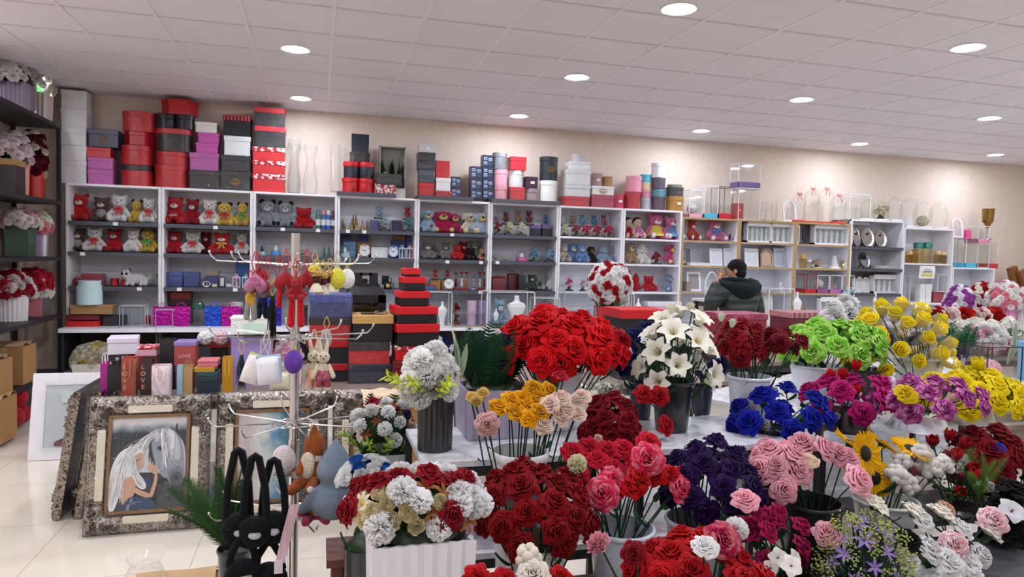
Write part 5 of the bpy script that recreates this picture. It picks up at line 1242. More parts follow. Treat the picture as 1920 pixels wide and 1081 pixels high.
plush(-1.484,8.2,1.895,0.253,0.316,'red teddy bear holding a heart lettered LOVE, top shelf of the second wall unit','#c4141f',heart_='#b01420')
plush(-1.314,8.22,1.895,0.203,0.304,'plain red teddy bear, top shelf of the second wall unit','#a01020')
plush(-1.139,8.2,1.895,0.206,0.306,'white teddy bear with red scarf, top shelf of the second wall unit','#efebe8',bow='#c4141f')
plush(-0.986,8.2,1.895,0.225,0.276,'yellow bear with brown ears and red bow, top shelf of the second wall unit','#e8c038',ear='#4a2f22',muz='#ead27a',bow='#b01f24')
plush(-0.805,8.2,1.895,0.164,0.282,'yellow bear with green bow, top shelf of the second wall unit','#e8c038',ear='#4a2f22',muz='#ead27a',bow='#3f9a3f')
plush(-1.49,8.22,1.586,0.211,0.258,'plain red teddy bear, second shelf of the second wall unit','#c4141f')
plush(-1.305,8.2,1.586,0.234,0.256,'white teddy bear with red scarf, second shelf of the second wall unit','#efebe8',bow='#c4141f')
plush(-1.191,8.32,1.586,0.155,0.257,'dark red bear half hidden behind, second shelf of the second wall unit','#a01020')
plush(-1.005,8.14,1.586,0.307,0.254,'red bear with gold ribbon hanging over the edge, second shelf of the second wall unit','#c4141f',bow='#b98a3c')
plush(-0.808,8.2,1.586,0.174,0.266,'small white bear with red bow, second shelf of the second wall unit','#efebe8',bow='#c4141f')
gift_box(-1.487,8.16,1.231,0.186,0.154,'blue boxed gadget, third shelf of the second wall unit, first of two','#3f4f8f',wrap=1,d=0.1)
gift_box(-1.308,8.16,1.231,0.158,0.157,'blue boxed gadget, third shelf of the second wall unit, second of two','#3f4f8f',wrap=1,d=0.1)
photo_frame(-1.151,8.08,1.231,0.076,0.063,'small white ring frame, third shelf of the second wall unit','#e4e4e8',inner='clear',shape='oval')
gift_box(-1.104,8.16,1.231,0.126,0.176,'dark blue boxed gadget, third shelf of the second wall unit','#3a3f74',lid='#8a7a6a',d=0.08)
photo_frame(-1.073,8.1,1.231,0.058,0.04,'tiny gold photo frame, third shelf of the second wall unit','#a08c6c')
photo_frame(-1.003,8.14,1.231,0.056,0.111,'small dark photo frame, third shelf of the second wall unit','#3a3a44')
photo_frame(-0.926,8.1,1.231,0.067,0.046,'tiny silver photo frame, third shelf of the second wall unit','#a8a4a0')
lantern(-0.85,8.1,1.231,0.082,0.142,'pink lantern, third shelf of the second wall unit','#e2c4d0')
gift_box(-0.802,8.28,1.231,0.152,0.291,'tall blue box, third shelf of the second wall unit','#2a6cb0',d=0.12)
lantern(-0.754,8.08,1.231,0.078,0.144,'light blue lantern, third shelf of the second wall unit','#b4d4e4')
acrylic(-1.523,7.895,0.821,0.166,0.183,'small chrome ball cradle, worktop of the second wall unit',frame='#b9bcc2',panes=0,d=0.1,ft=0.005,cat='desk toy')
gift_box(-1.417,8.2,0.821,0.213,0.349,'red box with dark base, worktop of the second wall unit','#3c1418',lid='#a81e28',lidh=0.07,d=0.14)
gift_bag(-1.385,7.98,0.821,0.181,0.206,'magenta foil gift bag, worktop of the second wall unit','#b01a94',foilk=1,d=0.09,hcol='#b01a94')
jar(-1.219,7.98,0.821,0.133,0.247,'white canister with green lid, worktop of the second wall unit','#e9ebe8','#2f5a48')
gift_bag(-1.069,7.98,0.821,0.162,0.212,'blue foil gift bag, worktop of the second wall unit','#2a52c8',foilk=1,d=0.08,hcol='#2a52c8')
gift_bag(-0.885,7.98,0.821,0.194,0.208,'purple-pink foil gift bag, worktop of the second wall unit','#b01a94',foilk=1,d=0.09,hcol='#d060c0')
jar(-0.852,8.13,0.821,0.156,0.253,'white lidded canister, worktop of the second wall unit','#e9ebe8','#dfe4e0')
plush(-0.544,8.2,1.895,0.245,0.329,'grey bear with black ears, top shelf of the third wall unit','#9a9ea4',ear='#2a2a2e',pads='#1c1c20',muz='#d9d9dc')
plush(-0.352,8.2,1.895,0.231,0.316,'grey bear with black ears and feet, top shelf of the third wall unit','#9a9ea4',ear='#2a2a2e',pads='#1c1c20',muz='#d9d9dc')
plush(-0.16,8.2,1.895,0.266,0.257,'shaggy red bear, top shelf of the third wall unit','#c4101c',muz='#c4101c')
can(-0.001,8.1,1.895,0.055,0.215,'green spray can, top shelf of the third wall unit','#3f6f4a','#5a8f9a')
can(0.057,8.1,1.895,0.053,0.217,'blue spray can with pink cap, top shelf of the third wall unit','#2f4f9f','#d890a8')
can(0.112,8.1,1.895,0.051,0.215,'blue spray can with white cap, top shelf of the third wall unit','#2f5fb0','#e4e6ea')
can(0.162,8.1,1.895,0.044,0.21,'dark spray can, top shelf of the third wall unit','#3a2f34','#6a3a40')
globe(-0.593,8.1,1.586,0.097,0.13,'teal snow globe, second shelf of the third wall unit','#8fc4c0','#3a3a3e')
globe(-0.447,8.1,1.586,0.112,0.139,'blue and white snow globe, second shelf of the third wall unit','#3f8fd0')
figurine(-0.366,8.1,1.586,0.035,0.101,'pale pink figurine, second shelf of the third wall unit','#d8b4c0')
figurine(-0.172,8.1,1.586,0.128,0.12,'grey stone animal figure, second shelf of the third wall unit','#8a8578','animal')
figurine(-0.035,8.1,1.586,0.115,0.049,'small carved animal, second shelf of the third wall unit','#a89070','animal')
figurine(0.068,8.1,1.586,0.048,0.113,'green robed figurine, second shelf of the third wall unit, first of two','#2f6a4a')
figurine(0.121,8.1,1.586,0.048,0.114,'green robed figurine, second shelf of the third wall unit, second of two','#2f6a4a')
figurine(0.176,8.1,1.586,0.041,0.108,'maroon robed figurine, second shelf of the third wall unit','#7a2f3f')
globe(-0.597,8.1,1.231,0.083,0.2,'blue snow globe behind the hanging hearts, third shelf of the third wall unit','#3f8fd0')
mug(0.041,8.1,1.231,0.087,0.107,'white mug, third shelf of the third wall unit','#dfe0e4')
gift_bag(-0.528,8.08,0.821,0.132,0.302,'silver blue foil bag, worktop of the third wall unit','#2a52c8',foilk=1,d=0.08)
gift_bag(-0.41,7.98,0.821,0.065,0.288,'blue and magenta foil bag, worktop of the third wall unit','#3a2fb0',foilk=1,d=0.07,hcol='#b01a94')
gift_box(-0.167,8.04,0.821,0.135,0.219,'dark gift box, worktop of the third wall unit','#222226',d=0.14)
figurine(0.279,8.1,1.895,0.056,0.117,'bronze animal statuette, top shelf of the fourth wall unit','#8a7048','animal',1)
figurine(0.354,8.1,1.895,0.053,0.085,'small bronze couple statuette, top shelf of the fourth wall unit','#a08a60','couple',1)
figurine(0.403,8.22,1.895,0.09,0.186,'tall bronze couple statuette, top shelf of the fourth wall unit','#8a7048','couple',1)
figurine(0.426,8.1,1.895,0.056,0.084,'small pale bronze couple statuette, top shelf of the fourth wall unit','#b09a70','couple',1)
figurine(0.487,8.1,1.895,0.054,0.123,'bronze lady statuette, top shelf of the fourth wall unit','#8a7048','lady',1)
figurine(0.544,8.1,1.895,0.049,0.119,'bronze figure statuette, top shelf of the fourth wall unit','#7a6440','couple',1)
gift_box(0.623,8.16,1.895,0.097,0.124,'violet boxed mug, top shelf of the fourth wall unit','#5a5a90',d=0.08)
dome(0.677,8.22,2.035,0.114,0.196,'tall dome with light blue rose bear, top shelf of the fourth wall unit',inner='bear',col='#7fb0cc')
dome(0.734,8.07,1.895,0.128,0.199,'dome with pale blue roses, top shelf of the fourth wall unit',inner='flowers',col='#a8c4d0',fl='#e4e8e8')
gift_box(0.882,8.16,1.895,0.117,0.13,'dark blue boxed mug, top shelf of the fourth wall unit','#2f2f54',d=0.08)
dome(1.008,8.07,1.895,0.13,0.195,'dome with blue green roses, top shelf of the fourth wall unit',inner='flowers',col='#4f8f8a',fl='#cfdce4')
dome(1.009,8.22,2.035,0.117,0.191,'tall dome with red rose bear, top shelf of the fourth wall unit',inner='bear',col='#b8141f')
globe(0.296,8.1,1.586,0.098,0.141,'snowman water globe on blue base, second shelf of the fourth wall unit','#8fc4e4')
gift_box(0.319,8.3,1.736,0.113,0.101,'navy box on top of others, second shelf of the fourth wall unit','#2f3a78',d=0.08)
gift_box(0.355,8.3,1.586,0.144,0.182,'light blue box, second shelf of the fourth wall unit','#7fb4dc',d=0.08)
gift_box(0.51,8.3,1.746,0.124,0.094,'navy window box on top, second shelf of the fourth wall unit','#2f3a78',d=0.08)
gift_box(0.514,8.3,1.586,0.16,0.179,'kraft box, second shelf of the fourth wall unit','kraft',d=0.08)
clock(0.514,8.1,1.586,0.121,0.139,'white twin-bell alarm clock, second shelf of the fourth wall unit','#e4ddd8')
photo_frame(0.686,8.14,1.586,0.19,0.12,'plain white display board, second shelf of the fourth wall unit','#e0e2e6','#e6e6ea')
clock(0.84,8.1,1.586,0.117,0.148,'sky blue twin-bell alarm clock, second shelf of the fourth wall unit','#7fb8d8')
gift_box(0.916,8.3,1.586,0.165,0.214,'purple blue box, second shelf of the fourth wall unit','#3f3f88',d=0.08)
gift_box(0.923,8.3,1.761,0.149,0.087,'kraft box on the purple one, second shelf of the fourth wall unit','kraft',d=0.08)
lantern(0.941,8.1,1.586,0.081,0.151,'light blue lantern, second shelf of the fourth wall unit','#a8cce4')
lantern(1.027,8.1,1.586,0.082,0.154,'pink lantern, second shelf of the fourth wall unit','#e0c4d0')
gift_box(1.057,8.3,1.586,0.103,0.251,'tall violet box, second shelf of the fourth wall unit','#5a5aa0',d=0.07)
mug(0.518,8.15,1.231,0.098,0.112,'black mug, third shelf of the fourth wall unit, first of two','#17171a')
mug(0.76,8.16,1.276,0.112,0.104,'black mug, third shelf of the fourth wall unit, second of two','#17171a')
mug(0.777,8.07,1.231,0.114,0.085,'black mug with gold face print, third shelf of the fourth wall unit','#17171a',face='#c9a24d')
vase_glass(0.891,8.1,1.231,0.092,0.073,'clear glass cup, third shelf of the fourth wall unit',hour=0,name='glass_tumbler')
plush(1.244,8.2,1.895,0.187,0.302,'light blue floppy-eared dog plush, top shelf of the fifth wall unit','#a8c8e0',v='dog',muz='#e8d890',cat='plush dog',name='plush_dog')
plush(1.424,8.2,1.895,0.327,0.29,'large magenta dog plush with yellow feet, top shelf of the fifth wall unit','#b81a50',v='dog',muz='#e8d070',pads='#e8d070',cat='plush dog',name='plush_dog')
plush(1.576,8.25,1.895,0.217,0.273,'rose pink dog plush, top shelf of the fifth wall unit','#c43a6a',v='dog',muz='#e8c870',ear='#d88aa8',cat='plush dog',name='plush_dog')
plush(1.75,8.2,1.895,0.225,0.287,'cream dog plush, top shelf of the fifth wall unit','#ece6d0',v='dog',muz='#e8d890',pads='#e8d890',cat='plush dog',name='plush_dog')
plush(1.891,8.16,1.895,0.292,0.29,'pale blue dog plush with yellow feet, top shelf of the fifth wall unit','#bcd4e8',v='dog',muz='#e8d070',pads='#e8d070',cat='plush dog',name='plush_dog')
plush(1.25,8.2,1.586,0.19,0.208,'grey teddy bear with white nose patch, second shelf of the fifth wall unit','#8f8b88',nose='#e4e0de')
plush(1.347,8.26,1.586,0.133,0.184,'grey plush seen from behind, second shelf of the fifth wall unit','#7f7b78',v='back')
plush(1.472,8.23,1.586,0.158,0.215,'grey teddy bear with pale muzzle, second shelf of the fifth wall unit','#8f8b88')
plush(1.595,8.15,1.586,0.155,0.19,'bright red teddy bear, second shelf of the fifth wall unit','#d01420',muz='#d01420')
plush(1.701,8.28,1.586,0.165,0.234,'deep red bear behind, second shelf of the fifth wall unit','#a80f1a')
plush(1.775,8.2,1.586,0.168,0.153,'black plush with small bow, second shelf of the fifth wall unit','#1a1a22',noface=1)
plush(1.845,8.3,1.586,0.144,0.248,'light green plush bear, second shelf of the fifth wall unit','#a8c8a0')
plush(1.918,8.15,1.586,0.152,0.149,'peach teddy bear with dark bow, second shelf of the fifth wall unit','#d89070',bow='#2a1a1a',muz='#e8b090')
plush(1.924,8.32,1.586,0.078,0.176,'small purple plush behind, second shelf of the fifth wall unit','#8a6a98')
gift_box(1.273,8.16,1.231,0.138,0.05,'flat blue and red box, third shelf of the fifth wall unit','#3f6fa8',lid='#b03a40',d=0.12)
dome(1.335,8.12,1.356,0.097,0.114,'dome with red rose bear on kraft cube, third shelf of the fifth wall unit',inner='bear',col='#b8141f')
gift_box(1.346,8.18,1.231,0.123,0.118,'kraft cube under a red bear dome, third shelf of the fifth wall unit','kraft',d=0.1)
gift_box(1.483,8.2,1.231,0.129,0.119,'kraft cube behind the white clock, third shelf of the fifth wall unit','kraft',d=0.1)
dome(1.485,8.14,1.356,0.102,0.116,'dome with red rose bear behind white clock, third shelf of the fifth wall unit',inner='bear',col='#b8141f')
clock(1.486,8.04,1.231,0.118,0.123,'round white desk clock, third shelf of the fifth wall unit','#e4e8ea')
tube_rose(1.58,8.1,1.231,0.057,0.254,'clear tube with red rose, third shelf of the fifth wall unit','#b01424')
tube_rose(1.649,8.1,1.231,0.053,0.267,'clear tube with red rose and white bear, third shelf of the fifth wall unit','#b01424',teddy='#e8e4e0')
tube_rose(1.706,8.1,1.231,0.055,0.268,'clear tube with orange bear and red rose, third shelf of the fifth wall unit','#a01420',teddy='#c06a30')
tube_rose(1.792,8.1,1.231,0.055,0.269,'clear tube with lilac rose bear, third shelf of the fifth wall unit','#b8a0c8',teddy='#a890c0')
tube_rose(1.871,8.1,1.231,0.052,0.267,'clear tube with red rose and cream bear, third shelf of the fifth wall unit','#a01420',teddy='#d8ccc0')
tube_rose(1.929,8.1,1.231,0.058,0.268,'clear tube with dark red rose, third shelf of the fifth wall unit','#8a101c')
acrylic(1.333,7.845,0.821,0.285,0.401,'white-framed glass display case, worktop of the fifth wall unit',d=0.2)
bust(1.386,7.88,0.821,0.117,0.281,'small white jewellery bust in the case, worktop of the fifth wall unit')
dome(1.59,8.1,0.821,0.114,0.323,'dome with dark red rose, worktop of the fifth wall unit',inner='flowers',col='#8a101c',base='#8a1a24')
acrylic(1.682,7.845,0.821,0.382,0.167,'low glass tray case, worktop of the fifth wall unit',frame='#b0a090',ft=0.004,d=0.2)
gift_box(1.769,8.04,0.821,0.122,0.288,'pink round tin, worktop of the fifth wall unit','#d8b8cc',shape='round',d=0.12)
gift_box(1.893,8.04,0.821,0.119,0.289,'lilac round tin, worktop of the fifth wall unit','#a890c4',shape='round',d=0.12)
dome(2.077,8.07,1.895,0.099,0.19,'dome with dark red roses, top shelf of the sixth wall unit',inner='flowers',col='#8a1420')
dome(2.092,8.24,2.026,0.07,0.153,'tall dome with rose pink bear, top shelf of the sixth wall unit',inner='bear',col='#b06070')
dome(2.213,8.07,1.895,0.128,0.187,'dome with cream roses, top shelf of the sixth wall unit',inner='flowers',col='#ded8b0')
dome(2.215,8.24,2.026,0.117,0.196,'tall dome with dark red and green bear, top shelf of the sixth wall unit',inner='bear',col='#6a2430')
dome(2.368,8.24,2.026,0.129,0.209,'tall dome with gold and red bear, top shelf of the sixth wall unit',inner='bear',col='#a06a3a')
dome(2.368,8.07,1.895,0.128,0.184,'dome with white roses, top shelf of the sixth wall unit',inner='flowers',col='#e0e0d0')
dome(2.508,8.24,2.026,0.141,0.207,'tall dome with burgundy rose bear, top shelf of the sixth wall unit',inner='bear',col='#7a1a2a')
gift_box(2.564,8.14,1.895,0.129,0.132,'black and violet mug box, top shelf of the sixth wall unit, first of two','#26242e',lid='#7a5a9a',d=0.08)
gift_box(2.705,8.14,1.895,0.123,0.142,'black and violet mug box, top shelf of the sixth wall unit, second of two','#26242e',lid='#7a5a9a',d=0.08)
dome(2.719,8.22,2.026,0.108,0.182,'tall dome with blue rose bear, top shelf of the sixth wall unit',inner='bear',col='#3a6aa0')
plush(2.155,8.15,1.586,0.245,0.076,'grey and white plush dog lying down, second shelf of the sixth wall unit','#b0a8a4',v='lying',muz='#e8e4e0',name='plush_dog',cat='plush dog')
globe(2.386,8.1,1.586,0.143,0.126,'pink and white snow globe, second shelf of the sixth wall unit','#d84a8a')
dome(2.552,8.1,1.586,0.141,0.181,'dome with metallic blue roses, second shelf of the sixth wall unit',inner='flowers',col='#6fa0c0',fl='#a8c8d8')
dome(2.746,8.1,1.586,0.14,0.179,'dome with icy blue roses, second shelf of the sixth wall unit',inner='flowers',col='#8fc0d8',fl='#5f90b8')
gift_bag(2.097,8.1,1.231,0.155,0.146,'red rose basket bag, third shelf of the sixth wall unit','#6a1a24',d=0.1,hcol='#26262a',roses='#b0141f')
gift_bag(2.311,8.2,1.231,0.131,0.189,'red rose bag with black handles, third shelf of the sixth wall unit','#5a1018',d=0.1,hcol='#26262a',roses='#b0141f')
gift_bag(2.392,8.1,1.231,0.087,0.187,'black bag with yellow bow, third shelf of the sixth wall unit','#1c1c20',d=0.08,hcol='#26262a')
plush(2.551,8.2,1.231,0.149,0.208,'dark green and white plush, third shelf of the sixth wall unit','#4a5a4a',v='bear',muz='#e4e4de')
plush(2.685,8.3,1.231,0.133,0.207,'green vested white bear plush, third shelf of the sixth wall unit','#e4e2dc',shirt='#4a6a4a')
plush(2.807,8.2,1.231,0.148,0.245,'fluffy white cat plush, third shelf of the sixth wall unit','#ecebe8',v='cat',name='plush_cat',cat='plush cat')
bust(2.001,7.78,0.821,0.064,0.216,'white ring display hand inside the glass case, worktop of the sixth wall unit')
plush(2.06,7.86,0.821,0.155,0.339,'blue plush bear inside the glass case, worktop of the sixth wall unit','#7f9cb0')
acrylic(2.143,7.795,0.821,0.572,0.416,'large white-framed glass case, worktop of the sixth wall unit',d=0.3,ft=0.009)
bust(2.258,7.82,0.821,0.229,0.362,'large white necklace bust inside the glass case, worktop of the sixth wall unit')
acrylic(2.617,7.845,0.821,0.312,0.343,'smaller white-framed glass case beside the big one, worktop of the sixth wall unit',d=0.2)
dome(2.919,8.07,1.905,0.104,0.173,'dome with cream roses, top shelf of the seventh wall unit',inner='flowers',col='#dcd8b4')
dome(2.96,8.24,2.034,0.078,0.162,'tall dome with white rose bear, top shelf of the seventh wall unit',inner='bear',col='#d8d8cc')
dome(3.068,8.07,1.905,0.12,0.175,'dome with dark pink roses, top shelf of the seventh wall unit',inner='flowers',col='#9a2a44')
dome(3.083,8.24,2.034,0.106,0.169,'tall dome with brown bear, top shelf of the seventh wall unit',inner='bear',col='#9a7a6a')
dome(3.207,8.07,1.905,0.128,0.177,'dome with pink roses, top shelf of the seventh wall unit',inner='flowers',col='#c83a5c')
dome(3.213,8.24,2.034,0.123,0.174,'tall dome with sky blue bear, top shelf of the seventh wall unit',inner='bear',col='#4f98b8')
dome(3.353,8.07,1.905,0.128,0.18,'dome with rose red flowers, top shelf of the seventh wall unit',inner='flowers',col='#b82a4a')
dome(3.37,8.24,2.034,0.116,0.181,'tall dome with deep blue bear, top shelf of the seventh wall unit',inner='bear',col='#3a78a8')
dome(3.506,8.07,1.905,0.141,0.18,'dome with crimson pink flowers, top shelf of the seventh wall unit',inner='flowers',col='#c02a50')
dome(3.506,8.24,2.034,0.125,0.189,'tall dome with plum pink bear, top shelf of the seventh wall unit',inner='bear',col='#9a3a5a')
plush(2.967,8.2,1.586,0.117,0.256,'cream and brown plush, second shelf of the seventh wall unit','#c8b8a0',muz='#efe8dc')
plush(3.079,8.2,1.586,0.173,0.258,'blue donkey plush with white muzzle, second shelf of the seventh wall unit','#6a88b8',v='dog',muz='#d8dce4',name='plush_donkey',cat='plush toy')
plush(3.183,8.16,1.586,0.187,0.255,'blue bear plush in jeans, second shelf of the seventh wall unit','#6f90c0',muz='#d0d8e4',shirt='#4a70b0')
plush(3.33,8.2,1.586,0.112,0.229,'black and brown dog plush, second shelf of the seventh wall unit','#2a2422',v='dog',muz='#8a6a54',name='plush_dog',cat='plush dog')
plush(3.493,8.2,1.586,0.205,0.241,'blue grey cat plush, second shelf of the seventh wall unit','#8fa8c0',v='cat',muz='#b4c4d0',name='plush_cat',cat='plush cat')
plush(3.672,8.2,1.586,0.164,0.226,'smaller blue grey cat plush, second shelf of the seventh wall unit','#8fa8c0',v='cat',muz='#b4c4d0',name='plush_cat',cat='plush cat')
dome(3.009,8.1,1.233,0.105,0.194,'small dome with pink roses, third shelf of the seventh wall unit',inner='flowers',col='#d8568a')
dome(3.192,8.1,1.233,0.079,0.186,'tiny dome with pale pink rose, third shelf of the seventh wall unit',inner='flowers',col='#e0a0b8')
acrylic(3.025,7.835,0.821,0.409,0.499,'clear glass case before the seventh unit, worktop of the seventh wall unit',frame='#a8a8ac',d=0.22)
figurine(3.396,7.98,0.821,0.076,0.245,'white china figurine, worktop of the seventh wall unit','#e8e6e4')
plush(3.829,8.2,1.905,0.082,0.287,'doll with dark hair and red skirt, top shelf of the eighth wall unit','#e0b8a0',v='tall',muz='#e0b8a0',hair='#1c181c',dress='#b01a30',name='doll',cat='doll')
plush(3.937,8.16,1.905,0.172,0.291,'doll with dark hair and pink dress, top shelf of the eighth wall unit','#e0b8a0',v='tall',muz='#e0b8a0',hair='#1c181c',dress='#c878b0',name='doll',cat='doll')
plush(4.213,8.2,1.905,0.319,0.356,'pink bear in yellow dress, top shelf of the eighth wall unit','#c8608a',dress='#e8d860',pads='#f0e8ec',muz='#efe0e4')
plush(4.43,8.17,1.905,0.306,0.331,'pink bear in blue flowered dress, top shelf of the eighth wall unit','#d06a94',dress='#6f98c8',pads='#f0e8ec',muz='#efe0e4')
plush(3.866,8.2,1.586,0.153,0.29,'tan deer plush, second shelf of the eighth wall unit','#b89468',v='dog',muz='#e0ccb0',name='plush_deer',cat='plush toy')
plush(4.035,8.2,1.586,0.177,0.265,'white poodle plush, second shelf of the eighth wall unit','#efeade',v='poodle',muz='#efeade',name='plush_poodle',cat='plush dog')
dome(4.191,8.1,1.586,0.133,0.184,'dome with red roses and bear, second shelf of the eighth wall unit',inner='flowers',col='#9a2038')
plush(4.472,8.2,1.586,0.33,0.285,'bright pink floppy dog plush, second shelf of the eighth wall unit','#d8508c',v='dog',muz='#e8d060',pads='#e8d880',name='plush_dog',cat='plush dog')
plush(3.963,8.2,1.233,0.165,0.237,'red plush folded forward, third shelf of the eighth wall unit','#b8101c',v='back')
plush(4.145,8.2,1.233,0.225,0.216,'red heart-shaped plush, third shelf of the eighth wall unit','#c0101c',v='cat',muz='#c0101c')
plush(4.454,8.2,1.233,0.264,0.244,'blue grey bear with coloured feet, third shelf of the eighth wall unit','#8f9cc0',pads='#a8d0e8',muz='#c0b0c8')
acrylic(3.755,7.905,0.821,0.077,0.394,'slim clear display stand, worktop of the eighth wall unit',d=0.08)
bust(3.902,7.98,0.821,0.094,0.333,'white jewellery bust, worktop of the eighth wall unit')
gift_box(4.266,8.04,0.821,0.476,0.29,'white and pink striped wide box, worktop of the eighth wall unit','pinkstripe',lid='#e4e2e8',d=0.16)
plush(4.746,8.2,1.907,0.173,0.29,'red and white fox bear plush, top shelf of the ninth wall unit','#c8483c',pads='#efe4e0')
plush(5.084,8.2,1.907,0.31,0.306,'pink bear with blue bow, top shelf of the ninth wall unit','#d87a98',bow='#3f6fc0',pads='#f0dce4')
plush(5.369,8.2,1.907,0.158,0.279,'purple doll, top shelf of the ninth wall unit','#7a4a94',v='tall',muz='#c8a8b0',hair='#5a3070',dress='#8a58a4',name='doll',cat='doll')
photo_frame(4.675,8.14,1.582,0.091,0.229,'small grey frame, second shelf of the ninth wall unit','#a0a0a4','#5a5a60')
gift_box(4.796,8.11,1.582,0.335,0.036,'flat white frame box, second shelf of the ninth wall unit','#e6e4e4',lidh=0.01,d=0.2)
photo_frame(5.088,8.14,1.582,0.189,0.23,'white embossed frame, second shelf of the ninth wall unit, first of two','#e4e6ea','#dcdfe6')
photo_frame(5.307,8.14,1.582,0.203,0.236,'white embossed frame, second shelf of the ninth wall unit, second of two','#e4e6ea','#dcdfe6')
gift_box(4.679,8.16,1.242,0.073,0.128,'stack of brown notebooks, third shelf of the ninth wall unit','#a08f84',lidh=0.02,d=0.12)
photo_frame(4.772,8.14,1.242,0.205,0.257,'white photo frame with oval jewel, third shelf of the ninth wall unit','#e6e8ec','#9a9498')
gift_box(4.854,8.04,0.821,0.184,0.234,'small beige box, worktop of the ninth wall unit','#a89c84',d=0.12)
gift_pack(5.68,8.12,1.907,0.361,0.272,'white boxed candle set, top shelf of the tenth wall unit')
gift_pack(6.095,8.12,1.907,0.45,0.274,'wider white boxed candle set, top shelf of the tenth wall unit')
photo_frame(5.63,8.14,1.582,0.21,0.244,'white embossed frame, second shelf of the tenth wall unit','#e4e6ea','#dcdfe6')
photo_frame(5.87,8.14,1.582,0.211,0.259,'gold and brown arched frame, second shelf of the tenth wall unit','#9a7f66','#c8a890','arch',0.14,1)
photo_frame(6.072,8.14,1.582,0.181,0.259,'silver embossed frame, second shelf of the tenth wall unit','#b8c0cc','#a8b0bc')
figurine(6.24,8.1,1.582,0.069,0.043,'tiny white figurine, second shelf of the tenth wall unit','#ece8e4')
vase_glass(5.779,8.1,1.242,0.09,0.189,'silver goblet, third shelf of the tenth wall unit',hour=2,name='goblet')
vase_glass(5.902,8.1,1.242,0.128,0.148,'white cup, third shelf of the tenth wall unit',hour=2,name='goblet')
figurine(6.091,8.1,1.242,0.129,0.143,'white swan-like figurine, third shelf of the tenth wall unit','#e4e2e0','animal')
photo_frame(5.815,8.02,0.821,0.202,0.385,'white wavy sculpted panel, worktop of the tenth wall unit','#e8e6e4','#dedcda')
acrylic(5.824,7.835,0.821,0.395,0.491,'tall white-framed display case, worktop of the tenth wall unit',d=0.22,ft=0.009)
figurine(6.426,8.1,1.907,0.115,0.262,'black cat-shaped vase, top shelf of the eleventh wall unit','#26262e','animal')
gift_pack(6.877,8.12,1.907,0.638,0.275,'long white boxed candle set, top shelf of the eleventh wall unit',n=7)
jar(6.414,8.1,1.582,0.098,0.183,'gold lidded glass jar, second shelf of the eleventh wall unit','#e8d9a8','#d0b060')
jar(6.512,8.1,1.582,0.076,0.116,'small glass jar, second shelf of the eleventh wall unit','#eee8d8','#e8e4dc')
dome(6.64,8.1,1.582,0.151,0.167,'dome with cream and pink flowers, second shelf of the eleventh wall unit',inner='flowers',col='#e0c0b0',base='#d0b080')
dome(6.927,8.1,1.582,0.177,0.273,'tall dome with white cake figure, second shelf of the eleventh wall unit',inner='cake',base='#e8e4e0')
jar(7.084,8.1,1.582,0.1,0.118,'gold jar with shells, second shelf of the eleventh wall unit','#d8c080','#e4d4a0',1)
acrylic(6.476,8.1,1.242,0.199,0.25,'red-based flower display cube, third shelf of the eleventh wall unit',frame='#b02028',base='#c0182a',bh=0.055)
acrylic(6.681,8.1,1.242,0.198,0.247,'purple-based cube with white flower, third shelf of the eleventh wall unit',base='#8a4a8a',bh=0.055,inner=('ball','#e8e2dc'))
acrylic(6.888,8.1,1.242,0.202,0.25,'lilac-based cube with pink flower, third shelf of the eleventh wall unit',base='#b060a8',bh=0.055,inner=('rose','#e8c0c8'))
acrylic(7.097,8.1,1.242,0.2,0.251,'blue-based flower display cube, third shelf of the eleventh wall unit',base='#4aa8d0',bh=0.055)
bust(6.256,7.98,0.821,0.145,0.436,'white necklace bust, worktop of the eleventh wall unit')
figurine(6.41,7.98,0.821,0.125,0.337,'brown stone animal figure, worktop of the eleventh wall unit','#8a7464','animal')
gift_pack(6.771,8.0,0.821,0.32,0.367,'low white boxed candle set, worktop of the eleventh wall unit',n=4,d=0.08)
photo_frame(7.326,8.14,1.899,0.133,0.263,'oval silver mirror, partly hidden, top shelf of the twelfth wall unit','#b0aca4','#c8c8c4','oval',0.2,0,1,easel=1,mirror=1,name='table_mirror',cat='mirror')
photo_frame(7.515,8.14,1.899,0.224,0.272,'large oval silver mirror on black easel, top shelf of the twelfth wall unit','#b0aca4','#c8c8c4','oval',0.2,0,1,easel=1,mirror=1,name='table_mirror',cat='mirror')
photo_frame(7.738,8.14,1.899,0.211,0.249,'oval silver mirror with beaded rim, top shelf of the twelfth wall unit','#b0aca4','#c8c8c4','oval',0.2,0,1,easel=1,mirror=1,name='table_mirror',cat='mirror')
photo_frame(7.488,8.14,1.596,0.177,0.237,'round silver plate on black easel, second shelf of the twelfth wall unit','#8f9298','#b8bcc0','oval',0.3,0,1,easel=1,mirror=1,name='table_mirror',cat='plate')
gift_box(7.826,8.16,1.596,0.43,0.044,'flat silver tray, second shelf of the twelfth wall unit','#c8c6c0',shape='oval',lidh=0.01,d=0.2)
photo_frame(7.322,8.14,1.249,0.08,0.21,'white arched sculpture, narrow, third shelf of the twelfth wall unit','#ecebe8','#dedcd8','arch')
photo_frame(7.414,8.14,1.249,0.097,0.227,'white arched sculpture, tallest of the arches, third shelf of the twelfth wall unit','#ecebe8','#dedcd8','arch')
photo_frame(7.523,8.14,1.249,0.105,0.222,'white arched sculpture beside the boxed set, third shelf of the twelfth wall unit','#ecebe8','#dedcd8','arch')
gift_pack(7.816,8.12,1.249,0.471,0.262,'white boxed candle set, third shelf of the twelfth wall unit',n=5)
figurine(7.535,7.98,0.821,0.156,0.457,'large white robed statue, worktop of the twelfth wall unit','#e8e6e2')
jar(8.213,8.1,1.688,0.097,0.165,'gold candle cup, top shelf of the thirteenth wall unit, first of two','#e4cc90','#d8b870')
